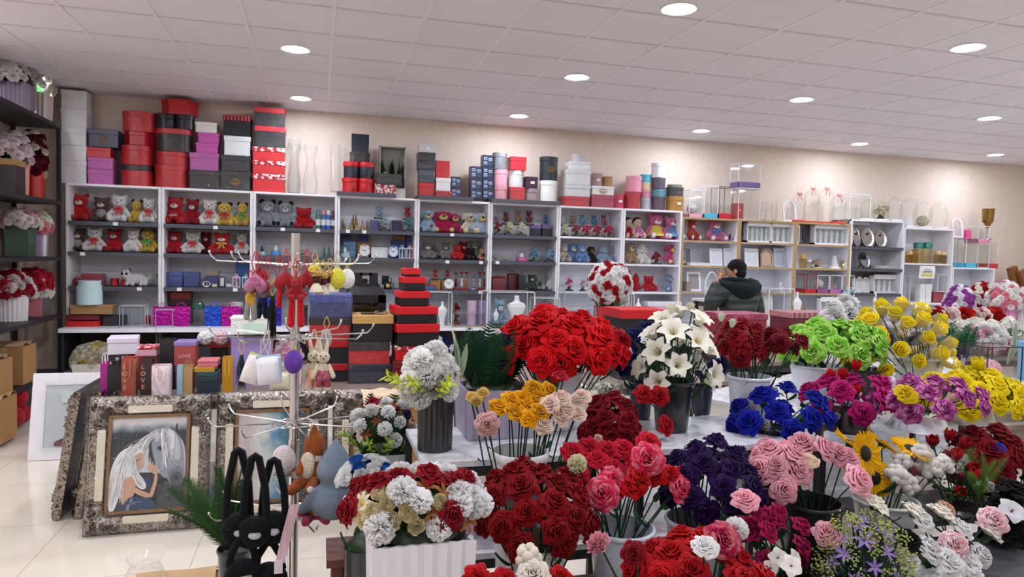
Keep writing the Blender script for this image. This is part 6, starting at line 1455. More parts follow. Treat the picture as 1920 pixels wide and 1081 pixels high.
jar(8.37,8.1,1.688,0.148,0.293,'gold glass jar with green lid, top shelf of the thirteenth wall unit, first of two','#f8eed0','#1f7a68')
jar(8.411,8.2,1.688,0.098,0.201,'gold candle cup, top shelf of the thirteenth wall unit, second of two','#e4cc90','#d8b870')
jar(8.528,8.1,1.688,0.153,0.301,'gold glass jar with green lid, top shelf of the thirteenth wall unit, second of two','#f8eed0','#1f7a68')
jar(8.722,8.1,1.688,0.099,0.186,'gold glass votive, top shelf of the thirteenth wall unit, first of two','#e8d9b0','#e0c890')
jar(8.828,8.1,1.688,0.09,0.177,'gold glass votive, top shelf of the thirteenth wall unit, second of two','#e8d9b0','#e0c890')
jar(8.929,8.1,1.688,0.09,0.167,'pale gold votive by the side panel, top shelf of the thirteenth wall unit','#ece0c8','#e4d4b0')
acrylic(8.426,8.2,1.117,0.237,0.381,'white-framed case, low and wide, second shelf of the thirteenth wall unit',d=0.1)
gift_box(8.484,8.14,1.117,0.099,0.268,'white slim box, second shelf of the thirteenth wall unit, first of two','#ecebea',d=0.1)
gift_box(8.595,8.14,1.117,0.107,0.269,'white slim box, second shelf of the thirteenth wall unit, second of two','#ecebea',d=0.1)
acrylic(8.813,8.1,1.276,0.224,0.256,'white-framed case on the red box, second shelf of the thirteenth wall unit',d=0.1)
gift_box(8.815,8.16,1.117,0.265,0.161,'red wrapped box, second shelf of the thirteenth wall unit','#a83038',wrap=2,d=0.14)
riser(2.375,8.27,1.895,0.75,0.128,'white step under the rear domes of the sixth wall unit')
riser(3.23,8.27,1.904,0.74,0.128,'white step under the rear domes of the seventh wall unit')
riser(0.895,8.27,1.895,0.35,0.128,'white step under the rear domes of the fourth wall unit')
gift_box(-2.41,8.17,2.275,0.236,0.235,'white box, lowest in the white stack atop the first wall unit','#e9e7ea')
gift_box(-2.409,8.17,2.511,0.236,0.151,'white box, second up in the white stack atop the first wall unit','#e9e7ea')
gift_box(-2.409,8.17,2.664,0.236,0.182,'white box, third up in the white stack atop the first wall unit','#e9e7ea')
gift_box(-2.408,8.17,2.846,0.236,0.189,'white box, fourth up in the white stack atop the first wall unit','#e9e7ea')
gift_box(-2.407,8.17,3.036,0.235,0.181,'white box, topmost in the white stack atop the first wall unit','#e9e7ea')
gift_box(-2.166,8.17,2.275,0.239,0.158,'pink wrapped box, lowest in the pink stack atop the first wall unit','#c85fb4',wrap=2)
gift_box(-2.166,8.17,2.434,0.239,0.12,'pink wrapped box, second up in the pink stack atop the first wall unit','#c85fb4',wrap=2)
gift_box(-2.183,8.17,2.554,0.227,0.103,'red wide box, third up in the pink stack atop the first wall unit','#d01f28')
gift_box(-2.133,8.17,2.658,0.281,0.184,'navy box with gold emblem, topmost in the pink stack atop the first wall unit','#2f3550',emblem=1,d=0.25)
gift_box(-1.841,8.17,2.275,0.308,0.219,'red box with black lid band, lowest in the red stack atop the first wall unit','#c4161f',lid='#1d2030',shape='oval',wrap=1)
gift_box(-1.841,8.17,2.495,0.308,0.202,'red round-cornered box, second up in the red stack atop the first wall unit','#c4161f',shape='oval',wrap=1)
gift_box(-1.82,8.17,2.699,0.291,0.144,'crimson hexagonal box, third up in the red stack atop the first wall unit','#b01226',shape='hex')
gift_box(-1.816,8.17,2.843,0.329,0.208,'red oval wrapped box, topmost in the red stack atop the first wall unit','#c4161f',shape='oval',wrap=1)
gift_box(-1.505,8.17,2.275,0.34,0.24,'red glossy oval box, lowest in the black-hearted stack atop the second wall unit','#c4161f',shape='oval',wrap=1)
gift_box(-1.496,8.17,2.516,0.334,0.138,'red glossy oval box, second up in the black-hearted stack atop the second wall unit','#c4161f',shape='oval',wrap=1)
gift_box(-1.484,8.17,2.654,0.369,0.241,'black box with red lid, third up in the black-hearted stack atop the second wall unit','#14161e',lid='#c4161f',shape='oval',wrap=1)
gift_box(-1.466,8.17,2.896,0.379,0.152,'black heart box, fourth up in the black-hearted stack atop the second wall unit','#171924',shape='heart')
gift_box(-1.431,8.17,3.048,0.369,0.157,'red hexagonal box, topmost in the black-hearted stack atop the second wall unit','#b5121c',shape='hex')
gift_box(-1.173,8.17,2.275,0.299,0.2,'black wrapped box, lowest in the pink and white stack atop the second wall unit','#26262a',wrap=2)
gift_box(-1.176,8.17,2.476,0.29,0.183,'pink box in clear wrap, second up in the pink and white stack, second wall unit','#b858a4',wrap=2)
gift_box(-1.154,8.17,2.66,0.222,0.11,'pink box, third up in the pink and white stack atop the second wall unit','#c054a8')
gift_box(-1.137,8.17,2.771,0.216,0.108,'pink box, fourth up in the pink and white stack atop the second wall unit','#c054a8')
gift_box(-1.162,8.17,2.88,0.216,0.111,'white box, topmost in the pink and white stack atop the second wall unit','#dcdad6')
gift_box(-0.864,8.17,2.275,0.306,0.209,'black wrapped box with gold emblem, lowest in the black and white stack, second wall unit','#1e1f24',emblem=1,wrap=2)
gift_box(-0.86,8.17,2.485,0.296,0.167,'black wrapped box, second up in the black and white stack atop the second wall unit','#26272c',wrap=1)
gift_box(-0.849,8.17,2.653,0.271,0.207,'white box, third up in the black and white stack atop the second wall unit','#dde2e4')
gift_box(-0.853,8.17,2.861,0.279,0.219,'black box with triangle-patterned lid, topmost in the black and white stack, second wall unit','#14161f',lid='zig')
gift_box(-0.526,8.17,2.275,0.338,0.196,'red box with floral lid, lowest in the floral stack atop the third wall unit','#cf2a30',lid='redflor')
gift_box(-0.527,8.17,2.472,0.337,0.142,'red box with floral lid, second up in the floral stack atop the third wall unit','#cf2a30',lid='redflor')
gift_box(-0.528,8.17,2.615,0.337,0.145,'red box with floral lid, third up in the floral stack atop the third wall unit','#cf2a30',lid='redflor')
gift_box(-0.517,8.17,2.761,0.319,0.225,'black wrapped box with red dotted lid, fourth up in the floral stack, third wall unit','#24262a',lid='reddot',wrap=1)
gift_box(-0.524,8.17,2.987,0.316,0.2,'black wrapped box with red lid, topmost in the floral stack atop the third wall unit','#24262a',lid='#b8242c',wrap=1)
vase_glass(-0.266,8.12,2.275,0.148,0.552,'tall clear hourglass vase beside the floral stack',hour=1)
vase_glass(-0.09,8.12,2.275,0.16,0.556,'tall clear hourglass vase next to the bare wall',hour=1)
vase_glass(-0.264,8.28,2.275,0.14,0.631,'tall clear hourglass vase behind the front one',hour=1)
vase_glass(0.175,8.12,2.315,0.107,0.529,'tall clear cylinder vase before the heart boxes',hour=0)
vase_glass(0.274,8.28,2.315,0.089,0.515,'clear cylinder vase, shorter one behind the heart boxes',hour=0)
gift_box(0.433,8.14,2.315,0.368,0.162,'red heart box, lowest in the heart stack atop the fourth wall unit','#c0141c',shape='heart',d=0.27)
gift_box(0.438,8.14,2.478,0.353,0.181,'black heart box with red lid, second up in the heart stack, fourth wall unit','#1c2230',lid='#c8171f',shape='heart',d=0.26)
gift_box(0.448,8.14,2.66,0.229,0.119,'smoky black hexagonal tin, third up in the heart stack atop the fourth wall unit','#23262c',shape='hex',wrap=1,d=0.2)
gift_bag(0.449,8.14,2.78,0.191,0.199,'tapered black bag with cord, topmost in the heart stack atop the fourth wall unit','#1f2530',hcol='#14161a',handle=2,d=0.14)
gift_box(0.73,8.1,2.315,0.24,0.107,'red patterned wrapped box, lowest in the small wrapped pair atop the fourth wall unit','redflor',wrap=2)
gift_box(0.768,8.1,2.423,0.274,0.116,'black wrapped packet, topmost in the small wrapped pair atop the fourth wall unit','#2a2c34',wrap=2)
plant_picture(0.82,8.2,2.275,0.3,0.599,'grey framed display of dark leaves and cream flowers atop the fourth wall unit')
gift_box(1.208,8.14,2.315,0.181,0.152,'red tall box, lowest in the grey stack atop the fifth wall unit','#c02a30')
gift_box(1.207,8.14,2.468,0.181,0.081,'grey box with small label, second up in the grey stack atop the fifth wall unit','#4a4c58',tag_=0)
gift_box(1.205,8.14,2.549,0.181,0.074,'grey box, third up in the grey stack atop the fifth wall unit','#565866')
gift_box(1.205,8.14,2.624,0.202,0.095,'black wrapped box, fourth up in the grey stack atop the fifth wall unit','#24262e',wrap=1)
gift_box(1.203,8.14,2.72,0.201,0.097,'black wrapped box, fifth up in the grey stack atop the fifth wall unit','#24262e',wrap=1)
gift_box(1.204,8.14,2.818,0.187,0.094,'silver white box, topmost in the grey stack atop the fifth wall unit','#c9ccd2',tag_=1)
gift_box(1.405,8.12,2.315,0.196,0.067,'red wrapped box, lowest in the red bag stack atop the fifth wall unit','#b8222c',wrap=1)
gift_box(1.4,8.12,2.383,0.173,0.151,'white envelope-style box, second up in the red bag stack atop the fifth wall unit','#dfe0e0',lid='#e4e4e2',lidh=0.05)
gift_bag(1.395,8.12,2.534,0.161,0.202,'red rounded bag, topmost in the red bag stack atop the fifth wall unit','#c01a24',handle=0,d=0.1)
mugbox(1.556,8.12,2.315,0.115,0.114,'blue boxed mug, lowest in the blue pair atop the fifth wall unit')
mugbox(1.553,8.12,2.43,0.115,0.128,'blue boxed mug, topmost in the blue pair atop the fifth wall unit')
mugbox(1.941,8.12,2.315,0.133,0.107,'dark blue boxed mug, lowest in the four-high mug column atop the fifth wall unit')
mugbox(1.938,8.12,2.423,0.133,0.13,'dark blue boxed mug, second up in the four-high mug column atop the fifth wall unit')
mugbox(1.934,8.12,2.554,0.133,0.141,'dark blue boxed mug, third up in the four-high mug column atop the fifth wall unit')
mugbox(1.931,8.12,2.696,0.133,0.138,'dark blue boxed mug, topmost in the four-high mug column atop the fifth wall unit')
mugbox(1.798,8.12,2.315,0.138,0.1,'dark blue boxed mug, lowest in the three-high mug column atop the fifth wall unit')
mugbox(1.795,8.12,2.416,0.138,0.131,'dark blue boxed mug, second up in the three-high mug column atop the fifth wall unit')
mugbox(1.792,8.12,2.549,0.138,0.145,'dark blue boxed mug, topmost in the three-high mug column atop the fifth wall unit')
gift_box(2.103,8.12,2.315,0.18,0.166,'pink round tin, lowest in the pink tin stack atop the sixth wall unit','#e3a0ae',shape='round',wrap=1)
gift_box(2.099,8.12,2.482,0.18,0.19,'pink round tin, second up in the pink tin stack atop the sixth wall unit','#e8a4b4',shape='round')
gift_box(2.089,8.12,2.674,0.179,0.198,'silver grey round tin, topmost in the pink tin stack atop the sixth wall unit','#8d9096',shape='round',wrap=1)
gift_box(2.295,8.1,2.315,0.188,0.154,'red wrapped box, lowest in the red and white stack atop the sixth wall unit','#c8282e',wrap=1)
gift_box(2.29,8.1,2.47,0.188,0.199,'white round tin, second up in the red and white stack atop the sixth wall unit','#e4e4e6',shape='round',wrap=1)
gift_box(2.296,8.1,2.671,0.2,0.16,'coral red square box, topmost in the red and white stack atop the sixth wall unit','#d02a3a')
gift_box(2.493,8.1,2.315,0.178,0.148,'brown wrapped round tin, lowest in the plum pair atop the sixth wall unit','#a08e90',shape='round',wrap=2)
gift_box(2.474,8.1,2.464,0.156,0.141,'plum box with silver tag, topmost in the plum pair atop the sixth wall unit','#3f1f38',tag_=1)
gift_box(2.704,8.1,2.315,0.227,0.254,'white tall round tin, lowest in the tall tins atop the sixth wall unit','#e6e6e2',shape='round')
gift_box(2.701,8.1,2.57,0.233,0.288,'black tall round tin with gold emblem, topmost in the tall tins, sixth wall unit','#1c222c',shape='round',emblem=1)
gift_box(3.048,8.12,2.275,0.323,0.115,'red wrapped box, lowest in the white box stack atop the seventh wall unit','#c02028',wrap=1)
gift_box(3.06,8.12,2.391,0.317,0.143,'white wrapped box, second up in the white box stack atop the seventh wall unit','#dadde0',wrap=1)
gift_box(3.063,8.12,2.535,0.311,0.187,'white lidded box, third up in the white box stack atop the seventh wall unit','#e4e6e6',wrap=1)
gift_box(3.084,8.12,2.723,0.263,0.095,'white flat box, fourth up in the white box stack atop the seventh wall unit','#dfe4e6')
gift_box(3.088,8.12,2.819,0.171,0.098,'grey textured round tin, topmost in the white box stack atop the seventh wall unit','#c4c0c4',shape='round')
gift_box(3.385,8.12,2.275,0.306,0.151,'dark pink wrapped box, lowest in the dark red pile atop the seventh wall unit','#a8384e',wrap=1)
gift_box(3.384,8.12,2.427,0.3,0.107,'white box with small emblem, second up in the dark red pile, seventh wall unit','#dcdcda',emblem=1)
gift_box(3.326,8.12,2.535,0.183,0.158,'mauve wrapped round tin, topmost in the dark red pile atop the seventh wall unit','#a88084',shape='round',wrap=1,tag_=1)
gift_box(3.49,8.13,2.534,0.135,0.134,'small kraft round tin standing on the white emblem box','kraft',shape='round')
gift_box(3.635,8.12,2.275,0.178,0.176,'rose red round tin with label atop the seventh wall unit','#c03a54',shape='round',tag_=1)
gift_box(3.828,8.1,2.275,0.205,0.214,'red wrapped round tin, lowest in the pink over red pair atop the eighth wall unit','#bc1f2a',shape='round',wrap=1)
gift_box(3.843,8.1,2.49,0.206,0.2,'pink round tin, topmost in the pink over red pair atop the eighth wall unit','#e494ac',shape='round')
gift_box(4.036,8.14,2.275,0.146,0.158,'silver blue round tin, lowest in the pastel column atop the eighth wall unit','#b8bcc8',shape='round',wrap=1)
gift_box(4.033,8.14,2.434,0.146,0.089,'pink round tin, second up in the pastel column atop the eighth wall unit','#e08ca4',shape='round',wrap=1)
gift_box(4.029,8.14,2.524,0.146,0.102,'cream round tin, third up in the pastel column atop the eighth wall unit','#e0ccac',shape='round',wrap=1)
gift_box(4.025,8.14,2.627,0.146,0.098,'turquoise round tin, topmost in the pastel column atop the eighth wall unit','#4fb4cc',shape='round')
gift_box(4.194,8.1,2.275,0.187,0.17,'plum wrapped round tin, lowest in the plum column atop the eighth wall unit','#4f3848',shape='round',wrap=1)
gift_box(4.191,8.1,2.446,0.187,0.09,'teal wrapped round tin, second up in the plum column atop the eighth wall unit','#3f8a98',shape='round',wrap=1)
gift_box(4.185,8.1,2.538,0.186,0.148,'plum wrapped round tin, third up in the plum column atop the eighth wall unit','#4a3a50',shape='round',wrap=1)
gift_box(4.184,8.1,2.687,0.198,0.187,'white round tin, topmost in the plum column atop the eighth wall unit','#e8e6e8',shape='round')
gift_box(4.423,8.1,2.275,0.239,0.185,'gold wrapped round tin, lowest in the gold and black stack atop the eighth wall unit','#b8862a',shape='round',wrap=1,tag_=1)
gift_box(4.418,8.1,2.461,0.239,0.116,'black round tin, second up in the gold and black stack atop the eighth wall unit','#252833',shape='round',wrap=1)
gift_box(4.418,8.1,2.578,0.198,0.034,'grey green round lid, topmost in the gold and black stack atop the eighth wall unit','#8a9284',shape='round',wrap=1)
acrylic(4.692,8.12,2.2,0.202,0.355,'pink-based display case with white flower ball atop the ninth wall unit',base='#e0a0b4',bh=0.05,inner=('ball','#ece6e2'))
acrylic(4.912,8.12,2.2,0.205,0.417,'blue-based clear display case atop the ninth wall unit',base='#4ab4d4',bh=0.06)
acrylic(5.128,8.12,2.2,0.207,0.419,'red-based display case with dark frame atop the ninth wall unit',base='#c42434',frame='#5a5658',bh=0.07)
gift_box(5.417,8.2,2.2,0.176,0.222,'red round tin atop the ninth wall unit','#c01420',shape='round',wrap=2)
acrylic(5.496,8.14,2.2,0.331,0.419,'clear display case, lower of two at the ninth and tenth units',d=0.2)
acrylic(5.481,8.14,2.627,0.331,0.312,'purple-based clear display case on top of another case',d=0.2,base='#6a4a90',bh=0.07)
vase_glass(5.756,8.1,2.2,0.085,0.271,'clear stemmed glass in the cluster atop the tenth wall unit',hour=2,name='stem_glass',grp='stem glasses atop the tenth wall unit')
vase_glass(5.838,8.2,2.2,0.085,0.262,'clear stemmed glass in the cluster atop the tenth wall unit',hour=2,name='stem_glass',grp='stem glasses atop the tenth wall unit')
vase_glass(5.919,8.1,2.2,0.085,0.278,'clear stemmed glass in the cluster atop the tenth wall unit',hour=2,name='stem_glass',grp='stem glasses atop the tenth wall unit')
vase_glass(6.002,8.2,2.2,0.085,0.27,'clear stemmed glass in the cluster atop the tenth wall unit',hour=2,name='stem_glass',grp='stem glasses atop the tenth wall unit')
photo_frame(6.172,8.1,2.2,0.214,0.304,'white arched frame standing next to the red-ribboned domes','#ececee','clear','arch')
dome(6.301,8.1,2.2,0.208,0.382,'glass dome with red bow, lowest and next to white arch','none',base='#d0402f',ribbon='#c8202c')
dome(6.598,8.2,2.2,0.226,0.474,'tallest glass dome with red bow on red base','none',base='#d0402f',ribbon='#c8202c')
dome(6.842,8.22,2.2,0.229,0.488,'glass dome with small red bow in second tall place','none',base='#d0402f',ribbon='#c8202c')
dome(6.947,8.1,2.2,0.224,0.392,'glass dome with red bow next to grey-based case','none',base='#d0402f',ribbon='#c8202c')
acrylic(7.267,8.15,2.2,0.36,0.422,'clear display case on a grey base atop the eleventh wall unit',base='#8a8a94',bh=0.06)
dome(7.492,8.15,2.27,0.195,0.304,'clear glass dome, first atop the twelfth wall unit','none',col='#d8c8a8',fl='#e8e0cc',base='#e8e6e4',shape='dome')
dome(7.727,8.15,2.27,0.234,0.288,'glass dome with cream dried flowers atop the twelfth unit','flowers',col='#d8c8a8',fl='#e8e0cc',base='#e8e6e4',shape='dome')
dome(7.96,8.15,2.27,0.237,0.373,'tall egg-shaped clear glass dome by the dried flowers','none',col='#d8c8a8',fl='#e8e0cc',base='#e8e6e4',shape='egg')
dome(8.207,8.15,2.19,0.24,0.43,'clear glass dome with small white figure inside','cake',col='#d8c8a8',fl='#e8e0cc',base='#e8e6e4',shape='dome')
dome(8.473,8.15,2.19,0.276,0.409,'egg-shaped glass dome with pale flower ball inside','ball',col='#d8c8a8',fl='#e8e0cc',base='#e8e6e4',shape='egg')
dome(8.757,8.15,2.19,0.27,0.412,'empty egg-shaped glass dome, last along the shelving top','none',col='#d8c8a8',fl='#e8e0cc',base='#e8e6e4',shape='egg')
acrylic(9.256,8.12,1.64,0.215,0.426,'blue-based tall display case atop the fourteenth unit',base='#4ab8d8',bh=0.07,top='#d8a0b4')
acrylic(9.491,8.12,1.64,0.212,0.357,'clear tall display case between blue and red ones')
acrylic(9.691,8.12,1.64,0.185,0.421,'red-based tall display case atop the fourteenth unit',base='#c42a38',bh=0.07)
acrylic(9.464,8.12,2.005,0.217,0.255,'pink-based display case stacked on the clear one',base='#e088a8',bh=0.06)
acrylic(9.24,8.25,1.64,0.2,0.438,'grey clear display case in the corner of the fourteenth unit',d=0.16)
photo_frame(9.24,8.25,2.086,0.2,0.3,'white-based arch frame on the corner display case','#ececee','clear','arch')
gift_bag(9.261,8.1,2.074,0.1,0.12,'pink mini basket with handle on the blue-based case','#d8508c',hcol='#c86a94')
goblet_stand(9.656,8.12,2.065,0.16,0.46,'brass cup on a silver stem above the red-based case')
price_tag(-2.0,1.875,'white price tag under the white bear of the first unit')
price_tag(-2.3,1.56,'white price tag on the second shelf of the first unit')
price_tag(-1.05,1.87,'white price tag under the bears of the second unit')
price_tag(-0.37,1.875,'white price tag under the first grey bear')
price_tag(0.0,1.875,'white price tag under the blue spray can')
price_tag(1.5,1.875,'white price tag under the magenta dog')
price_tag(1.45,1.56,'white price tag under the grey bears, fifth unit')
price_tag(1.85,1.56,'white price tag under the black plush')
price_tag(0.32,1.875,'white price tag under the bronze statuettes')
price_tag(0.5,1.875,'white price tag under the pale bronze couple')
price_tag(2.05,1.565,'white price tag below the lying plush dog')
price_tag(1.85,1.21,'white price tag below the rose tubes')
price_tag(-1.4,1.21,'white price tag under the blue boxed gadget')
price_tag(-0.85,1.21,'white price tag below the blue lantern')
price_tag(-1.78,1.21,'white price tag under the panda')
side_rack(-2.9,-2.47,6.2,7.93,'tall dark shelving rack with flower pots against the side wall')
arrangement(-2.66,7.345,2.83,'ribbox',0.26,0.26,'#8d8296','mauve ribbed pot of white flowers on the dark rack top',(('garden','#e8e4e0',0.1,14),('orchid','#e8dfe0',0.09,10)),dome=((0,0,0.32),(0.14,0.22,0.2)),zmin=-0.2)
arrangement(-2.66,7.75,2.83,'ribbox',0.28,0.26,'#dccfc8','cream ribbed pot of white flowers on the dark rack top',(('garden','#f0efe8',0.1,14),('peony','#f0ecd8',0.1,8),('tulip','#f4f0ea',0.08,6)),dome=((0,0,0.326),(0.14,0.2,0.22)),zmin=-0.2,greens=(('leaf',6,0.14,'#3f8a3f'),))
arrangement(-2.66,7.297,2.08,'ribbox',0.2,0.3,'#d8a090','salmon ribbed pot of pink and white flowers, dark rack',(('garden','#e8d8dc',0.09,12),('orchid','#d8a0b4',0.08,8)),dome=((0,0,0.36),(0.14,0.2,0.2)),zmin=-0.2)
gift_box(-2.64,7.1,2.08,0.22,0.3,'kraft and black framed box on the dark rack','#2a2628',lid='kraft',d=0.24)
arrangement(-2.66,7.75,2.08,'round',0.2,0.3,'#c02418','red vase with dark red and cream flower column, dark rack',(('rose','#6a1024',0.09,14),('garden','#e8e0c8',0.08,6)),dome=((0,0,0.384),(0.11,0.11,0.28)),zmin=-0.6)
gift_box(-2.56,6.45,1.53,0.06,0.4,'cream board panel at the near end of the dark rack','#e0d0c4',d=0.36,lidh=0.01)
arrangement(-2.66,7.44,1.53,'box',0.2,0.28,'#3f5a4a','green pot of pale pink and white flowers, dark rack',(('garden','#e8dcd8',0.09,14),('rose','#d89aa8',0.09,5)),dome=((0,0,0.313),(0.14,0.2,0.11)),zmin=-0.2)
arrangement(-2.66,7.75,1.53,'box',0.2,0.28,'#b8a4c0','lilac pot of white and green flowers, dark rack',(('garden','#e4e8d8',0.09,14),('ranunculus','#d8e0b8',0.08,5)),dome=((0,0,0.313),(0.14,0.18,0.11)),zmin=-0.2)
arrangement(-2.66,7.75,1.53,'ribround',0.22,0.25,'#dcd6d4','white ribbed round pot of pink flowers, dark rack',(('garden','#e8a8ac',0.1,10),('rose','#e0848c',0.1,6),('garden','#efe0dc',0.09,6)),dome=((0,0,0.283),(0.14,0.18,0.11)),zmin=-0.2)
arrangement(-2.66,7.241,0.95,'ribround',0.26,0.24,'#d4d0d2','white ribbed pot of red and white flowers, dark rack',(('rose','#a8182c',0.11,10),('carnation','#efe8e6',0.1,10)),dome=((0,0,0.285),(0.14,0.2,0.15)),zmin=-0.2)
arrangement(-2.66,7.731,0.95,'box',0.22,0.26,'#d8808c','pink pot of crimson and pink roses, dark rack',(('rose','#b8203c',0.11,12),('garden','#e4a8b4',0.1,8)),dome=((0,0,0.305),(0.14,0.18,0.15)),zmin=-0.2)
arrangement(-2.66,7.75,0.95,'box',0.24,0.2,'#6a6468','grey pot of white roses, dark rack',(('garden','#e8e4dc',0.11,14),),dome=((0,0,0.245),(0.14,0.18,0.15)),zmin=-0.2)
carton(-2.62,6.6,0.4,0.3,0.26,0.3,'open kraft carton on the low board of the dark rack')
carton(-2.64,7.15,0.4,0.3,0.3,0.34,'brown carton with tape further along the dark rack')
carton(-2.6,6.55,0.03,0.34,0.3,0.36,'brown carton at the bottom of the dark rack')
pompom(-2.56,6.95,0.03,0.1,'red plush ball on the dark rack base, nearest','#a01420')
pompom(-2.56,7.12,0.03,0.09,'red plush ball on the dark rack base, farthest','#a01420')
pompom(-2.56,7.05,0.19,0.09,'red plush ball stacked above two others in the dark rack','#a01420')
arrangement(-2.15,7.82,0.378,'box',0.34,0.1,'#d8d4cc','heap of white and yellow flowers under the first unit worktop',(('ranunculus','#ece6d4',0.095,30),('ranunculus','#e4d47a',0.09,8)),dome=((0,0,0.1),(0.21,0.15,0.19)),zmin=0)
arrangement(0.72,7.85,0.378,'box',0.2,0.1,'#cfcad0','white and navy flower bunch under the fourth unit worktop',(('garden','#e8e4e8',0.09,12),('rose','#26306a',0.09,8)),dome=((0,0,0.12),(0.13,0.12,0.19)),zmin=0)
arrangement(1.38,7.85,0.378,'box',0.2,0.1,'#cfcad0','navy and white flower bunch under the fifth unit worktop',(('garden','#20285a',0.09,12),('rose','#e8e8ec',0.09,8)),dome=((0,0,0.12),(0.13,0.12,0.19)),zmin=0)
arrangement(2.2,7.85,0.378,'box',0.2,0.1,'#cfcad0','white and red flower bunch under the sixth unit worktop',(('garden','#e8e0e4',0.09,12),('rose','#b0142a',0.09,8)),dome=((0,0,0.12),(0.13,0.12,0.19)),zmin=0)
arrangement(-0.3,7.85,0.378,'box',0.2,0.1,'#cfcad0','pale pink flower bunch under the third unit worktop',(('garden','#e8b4c4',0.09,12),('rose','#efe8ea',0.09,8)),dome=((0,0,0.12),(0.13,0.12,0.19)),zmin=0)
arrangement(0.42,7.85,0.378,'box',0.2,0.1,'#cfcad0','pink and white flower bunch under the fourth unit worktop',(('garden','#d8386a',0.09,12),('rose','#efe8ea',0.09,8)),dome=((0,0,0.12),(0.13,0.12,0.19)),zmin=0)
gift_box(-1.75,7.95,0.378,0.26,0.24,'red carton under the first unit worktop','#a81c24')
gift_box(-1.2,7.95,0.378,0.26,0.24,'black carton under the second unit worktop','#26262c')
gift_box(-0.85,7.95,0.378,0.26,0.24,'wine red carton under the second unit worktop','#7a2430')
paper_sign(8.427,7.985,1.47,0.28,0.182,'white paper sheet with yellow highlighted line hanging on the thirteenth wall unit')
gift_box(9.15,8.12,0.83,0.3,0.5,'tall white box standing inside the fourteenth wall unit','#e4e2e0',d=0.2)
gift_box(9.48,8.12,0.83,0.22,0.3,'black box standing inside the fourteenth wall unit','#24262e',d=0.18)
display_table(-1.02,3.2,4.62,5.75,0.73,'long low display table behind the carved frames, boxes and bags on it')
carved_frame((-0.94,4.37,0),0,0.2,'silver carved picture frame with lady and grey horse painting',w=0.655,h=0.78,pic=horse_picture)
carved_frame((-0.255,4.4,0),0,0.2,'silver carved picture frame with pale lake painting behind the chrome stand',w=0.655,h=0.78,pic=lake_picture)
carved_frame((0.43,4.4,0),0,0.2,'silver carved picture frame behind the cardboard carton with orange string',w=0.655,h=0.78)
carved_frame((1.11,4.42,0),0,0.2,'silver carved picture frame behind the white peony arrangement',w=0.655,h=0.78)
carved_frame((1.8,4.42,0),0,0.2,'silver carved picture frame behind the clear glass bowls',w=0.655,h=0.78)
carved_frame((-1.27,4.97,0),-1.571,0.15,'carved frame seen edge-on, closest to the horse painting',w=0.655,h=0.78,glaze=0)
carved_frame((-1.38,4.97,0),-1.571,0.15,'carved frame seen edge-on, middle of the three',w=0.655,h=0.78,glaze=0)
carved_frame((-1.49,4.97,0),-1.571,0.15,'carved frame seen edge-on, nearest the white framed box',w=0.655,h=0.78,glaze=0)
box_frame(-1.68,6.0,0.0,0.85,0.66,'large white box frame with red cloth leaning near the dark rack')
gift_bag(-1.252,4.75,0.73,0.039,0.216,'magenta bag at the end of the table above the edge-on frames','#a01a80',d=0.06)
gift_bag(-1.19,4.74,0.73,0.08,0.184,'black gift bag next to the magenta one','#1e1c20',d=0.06,hcol='#26242a')
gift_bag(-1.099,4.68,0.73,0.07,0.245,'brick red gift bag lettered LOVE with kraft side','#a0433c',d=0.1,text='LOVE',side='kraft',handle=2,hcol='#a08050')
gift_bag(-1.004,4.69,0.73,0.065,0.239,'black gift bag lettered LOVE','#3a2422',d=0.09,text='LOVE',side='#2a1c1c',handle=0)
gift_bag(-0.92,4.68,0.73,0.097,0.194,'pink marbled gift bag with white handle','pinkmarble',d=0.1,side='#e4e0e0',handle=2,hcol='#f0eeee')
gift_bag(-0.819,4.7,0.73,0.031,0.188,'light blue and white gift bag','#8fb8d0',d=0.06,handle=0)
gift_bag(-0.777,4.72,0.73,0.06,0.183,'kraft paper gift bag','#b08c60',d=0.08,hcol='#a07c50')
gift_box(-0.936,4.95,0.73,0.102,0.156,'dark wooden box under the black gift bag','#3a1c22',d=0.16)
gift_bag(-0.937,4.95,0.888,0.085,0.165,'tall black gift bag with red lining','#1c1a1e',d=0.1,handle=0)
gift_box(-0.823,4.95,0.73,0.123,0.156,'box under the brick red and lilac bag','#6a3a34',d=0.16)
gift_box(-0.821,4.93,0.888,0.131,0.155,'brick red box with lilac top and faint lettering','#a84a44',lid='#8a7ab0',d=0.16,lidh=0.03,text='LOVE')
gift_box(-0.659,4.75,0.73,0.124,0.115,'dark teal flat box at the bottom of the small pile','#22303c',d=0.16)
gift_box(-0.66,4.75,0.847,0.121,0.024,'teal flat box, second of the small pile','#2c5560',d=0.16)
gift_box(-0.677,4.75,0.873,0.123,0.029,'mustard yellow flat box, third of the small pile','#c8961c',d=0.15)
gift_box(-0.659,4.75,0.904,0.119,0.043,'salmon pink flat box atop the small pile','#d07078',d=0.15)
gift_box(-0.634,5.15,0.73,0.118,0.154,'dark maroon box under the black box','#3f1822',d=0.2)
gift_box(-0.636,5.15,0.886,0.117,0.087,'black box under the floral-lidded red box','#1d1a20',d=0.2)
gift_box(-0.641,5.15,0.975,0.147,0.087,'red box with blue and white floral lid','#b8141c',lid='blueflor',d=0.22,lidh=0.045)
gift_bag(-0.544,4.72,0.73,0.061,0.233,'mustard gold gift bag with cord handle','#b8841c',d=0.08,handle=2,hcol='#d8a838')
gift_box(-1.23,5.0,0.73,0.143,0.226,'black dotted gift box behind the black bag','blackdot',d=0.2)
gift_box(-1.208,5.0,0.958,0.172,0.106,'white and lilac box lying askew on the dotted box','#ddd6e4',d=0.2,rz=0.15)
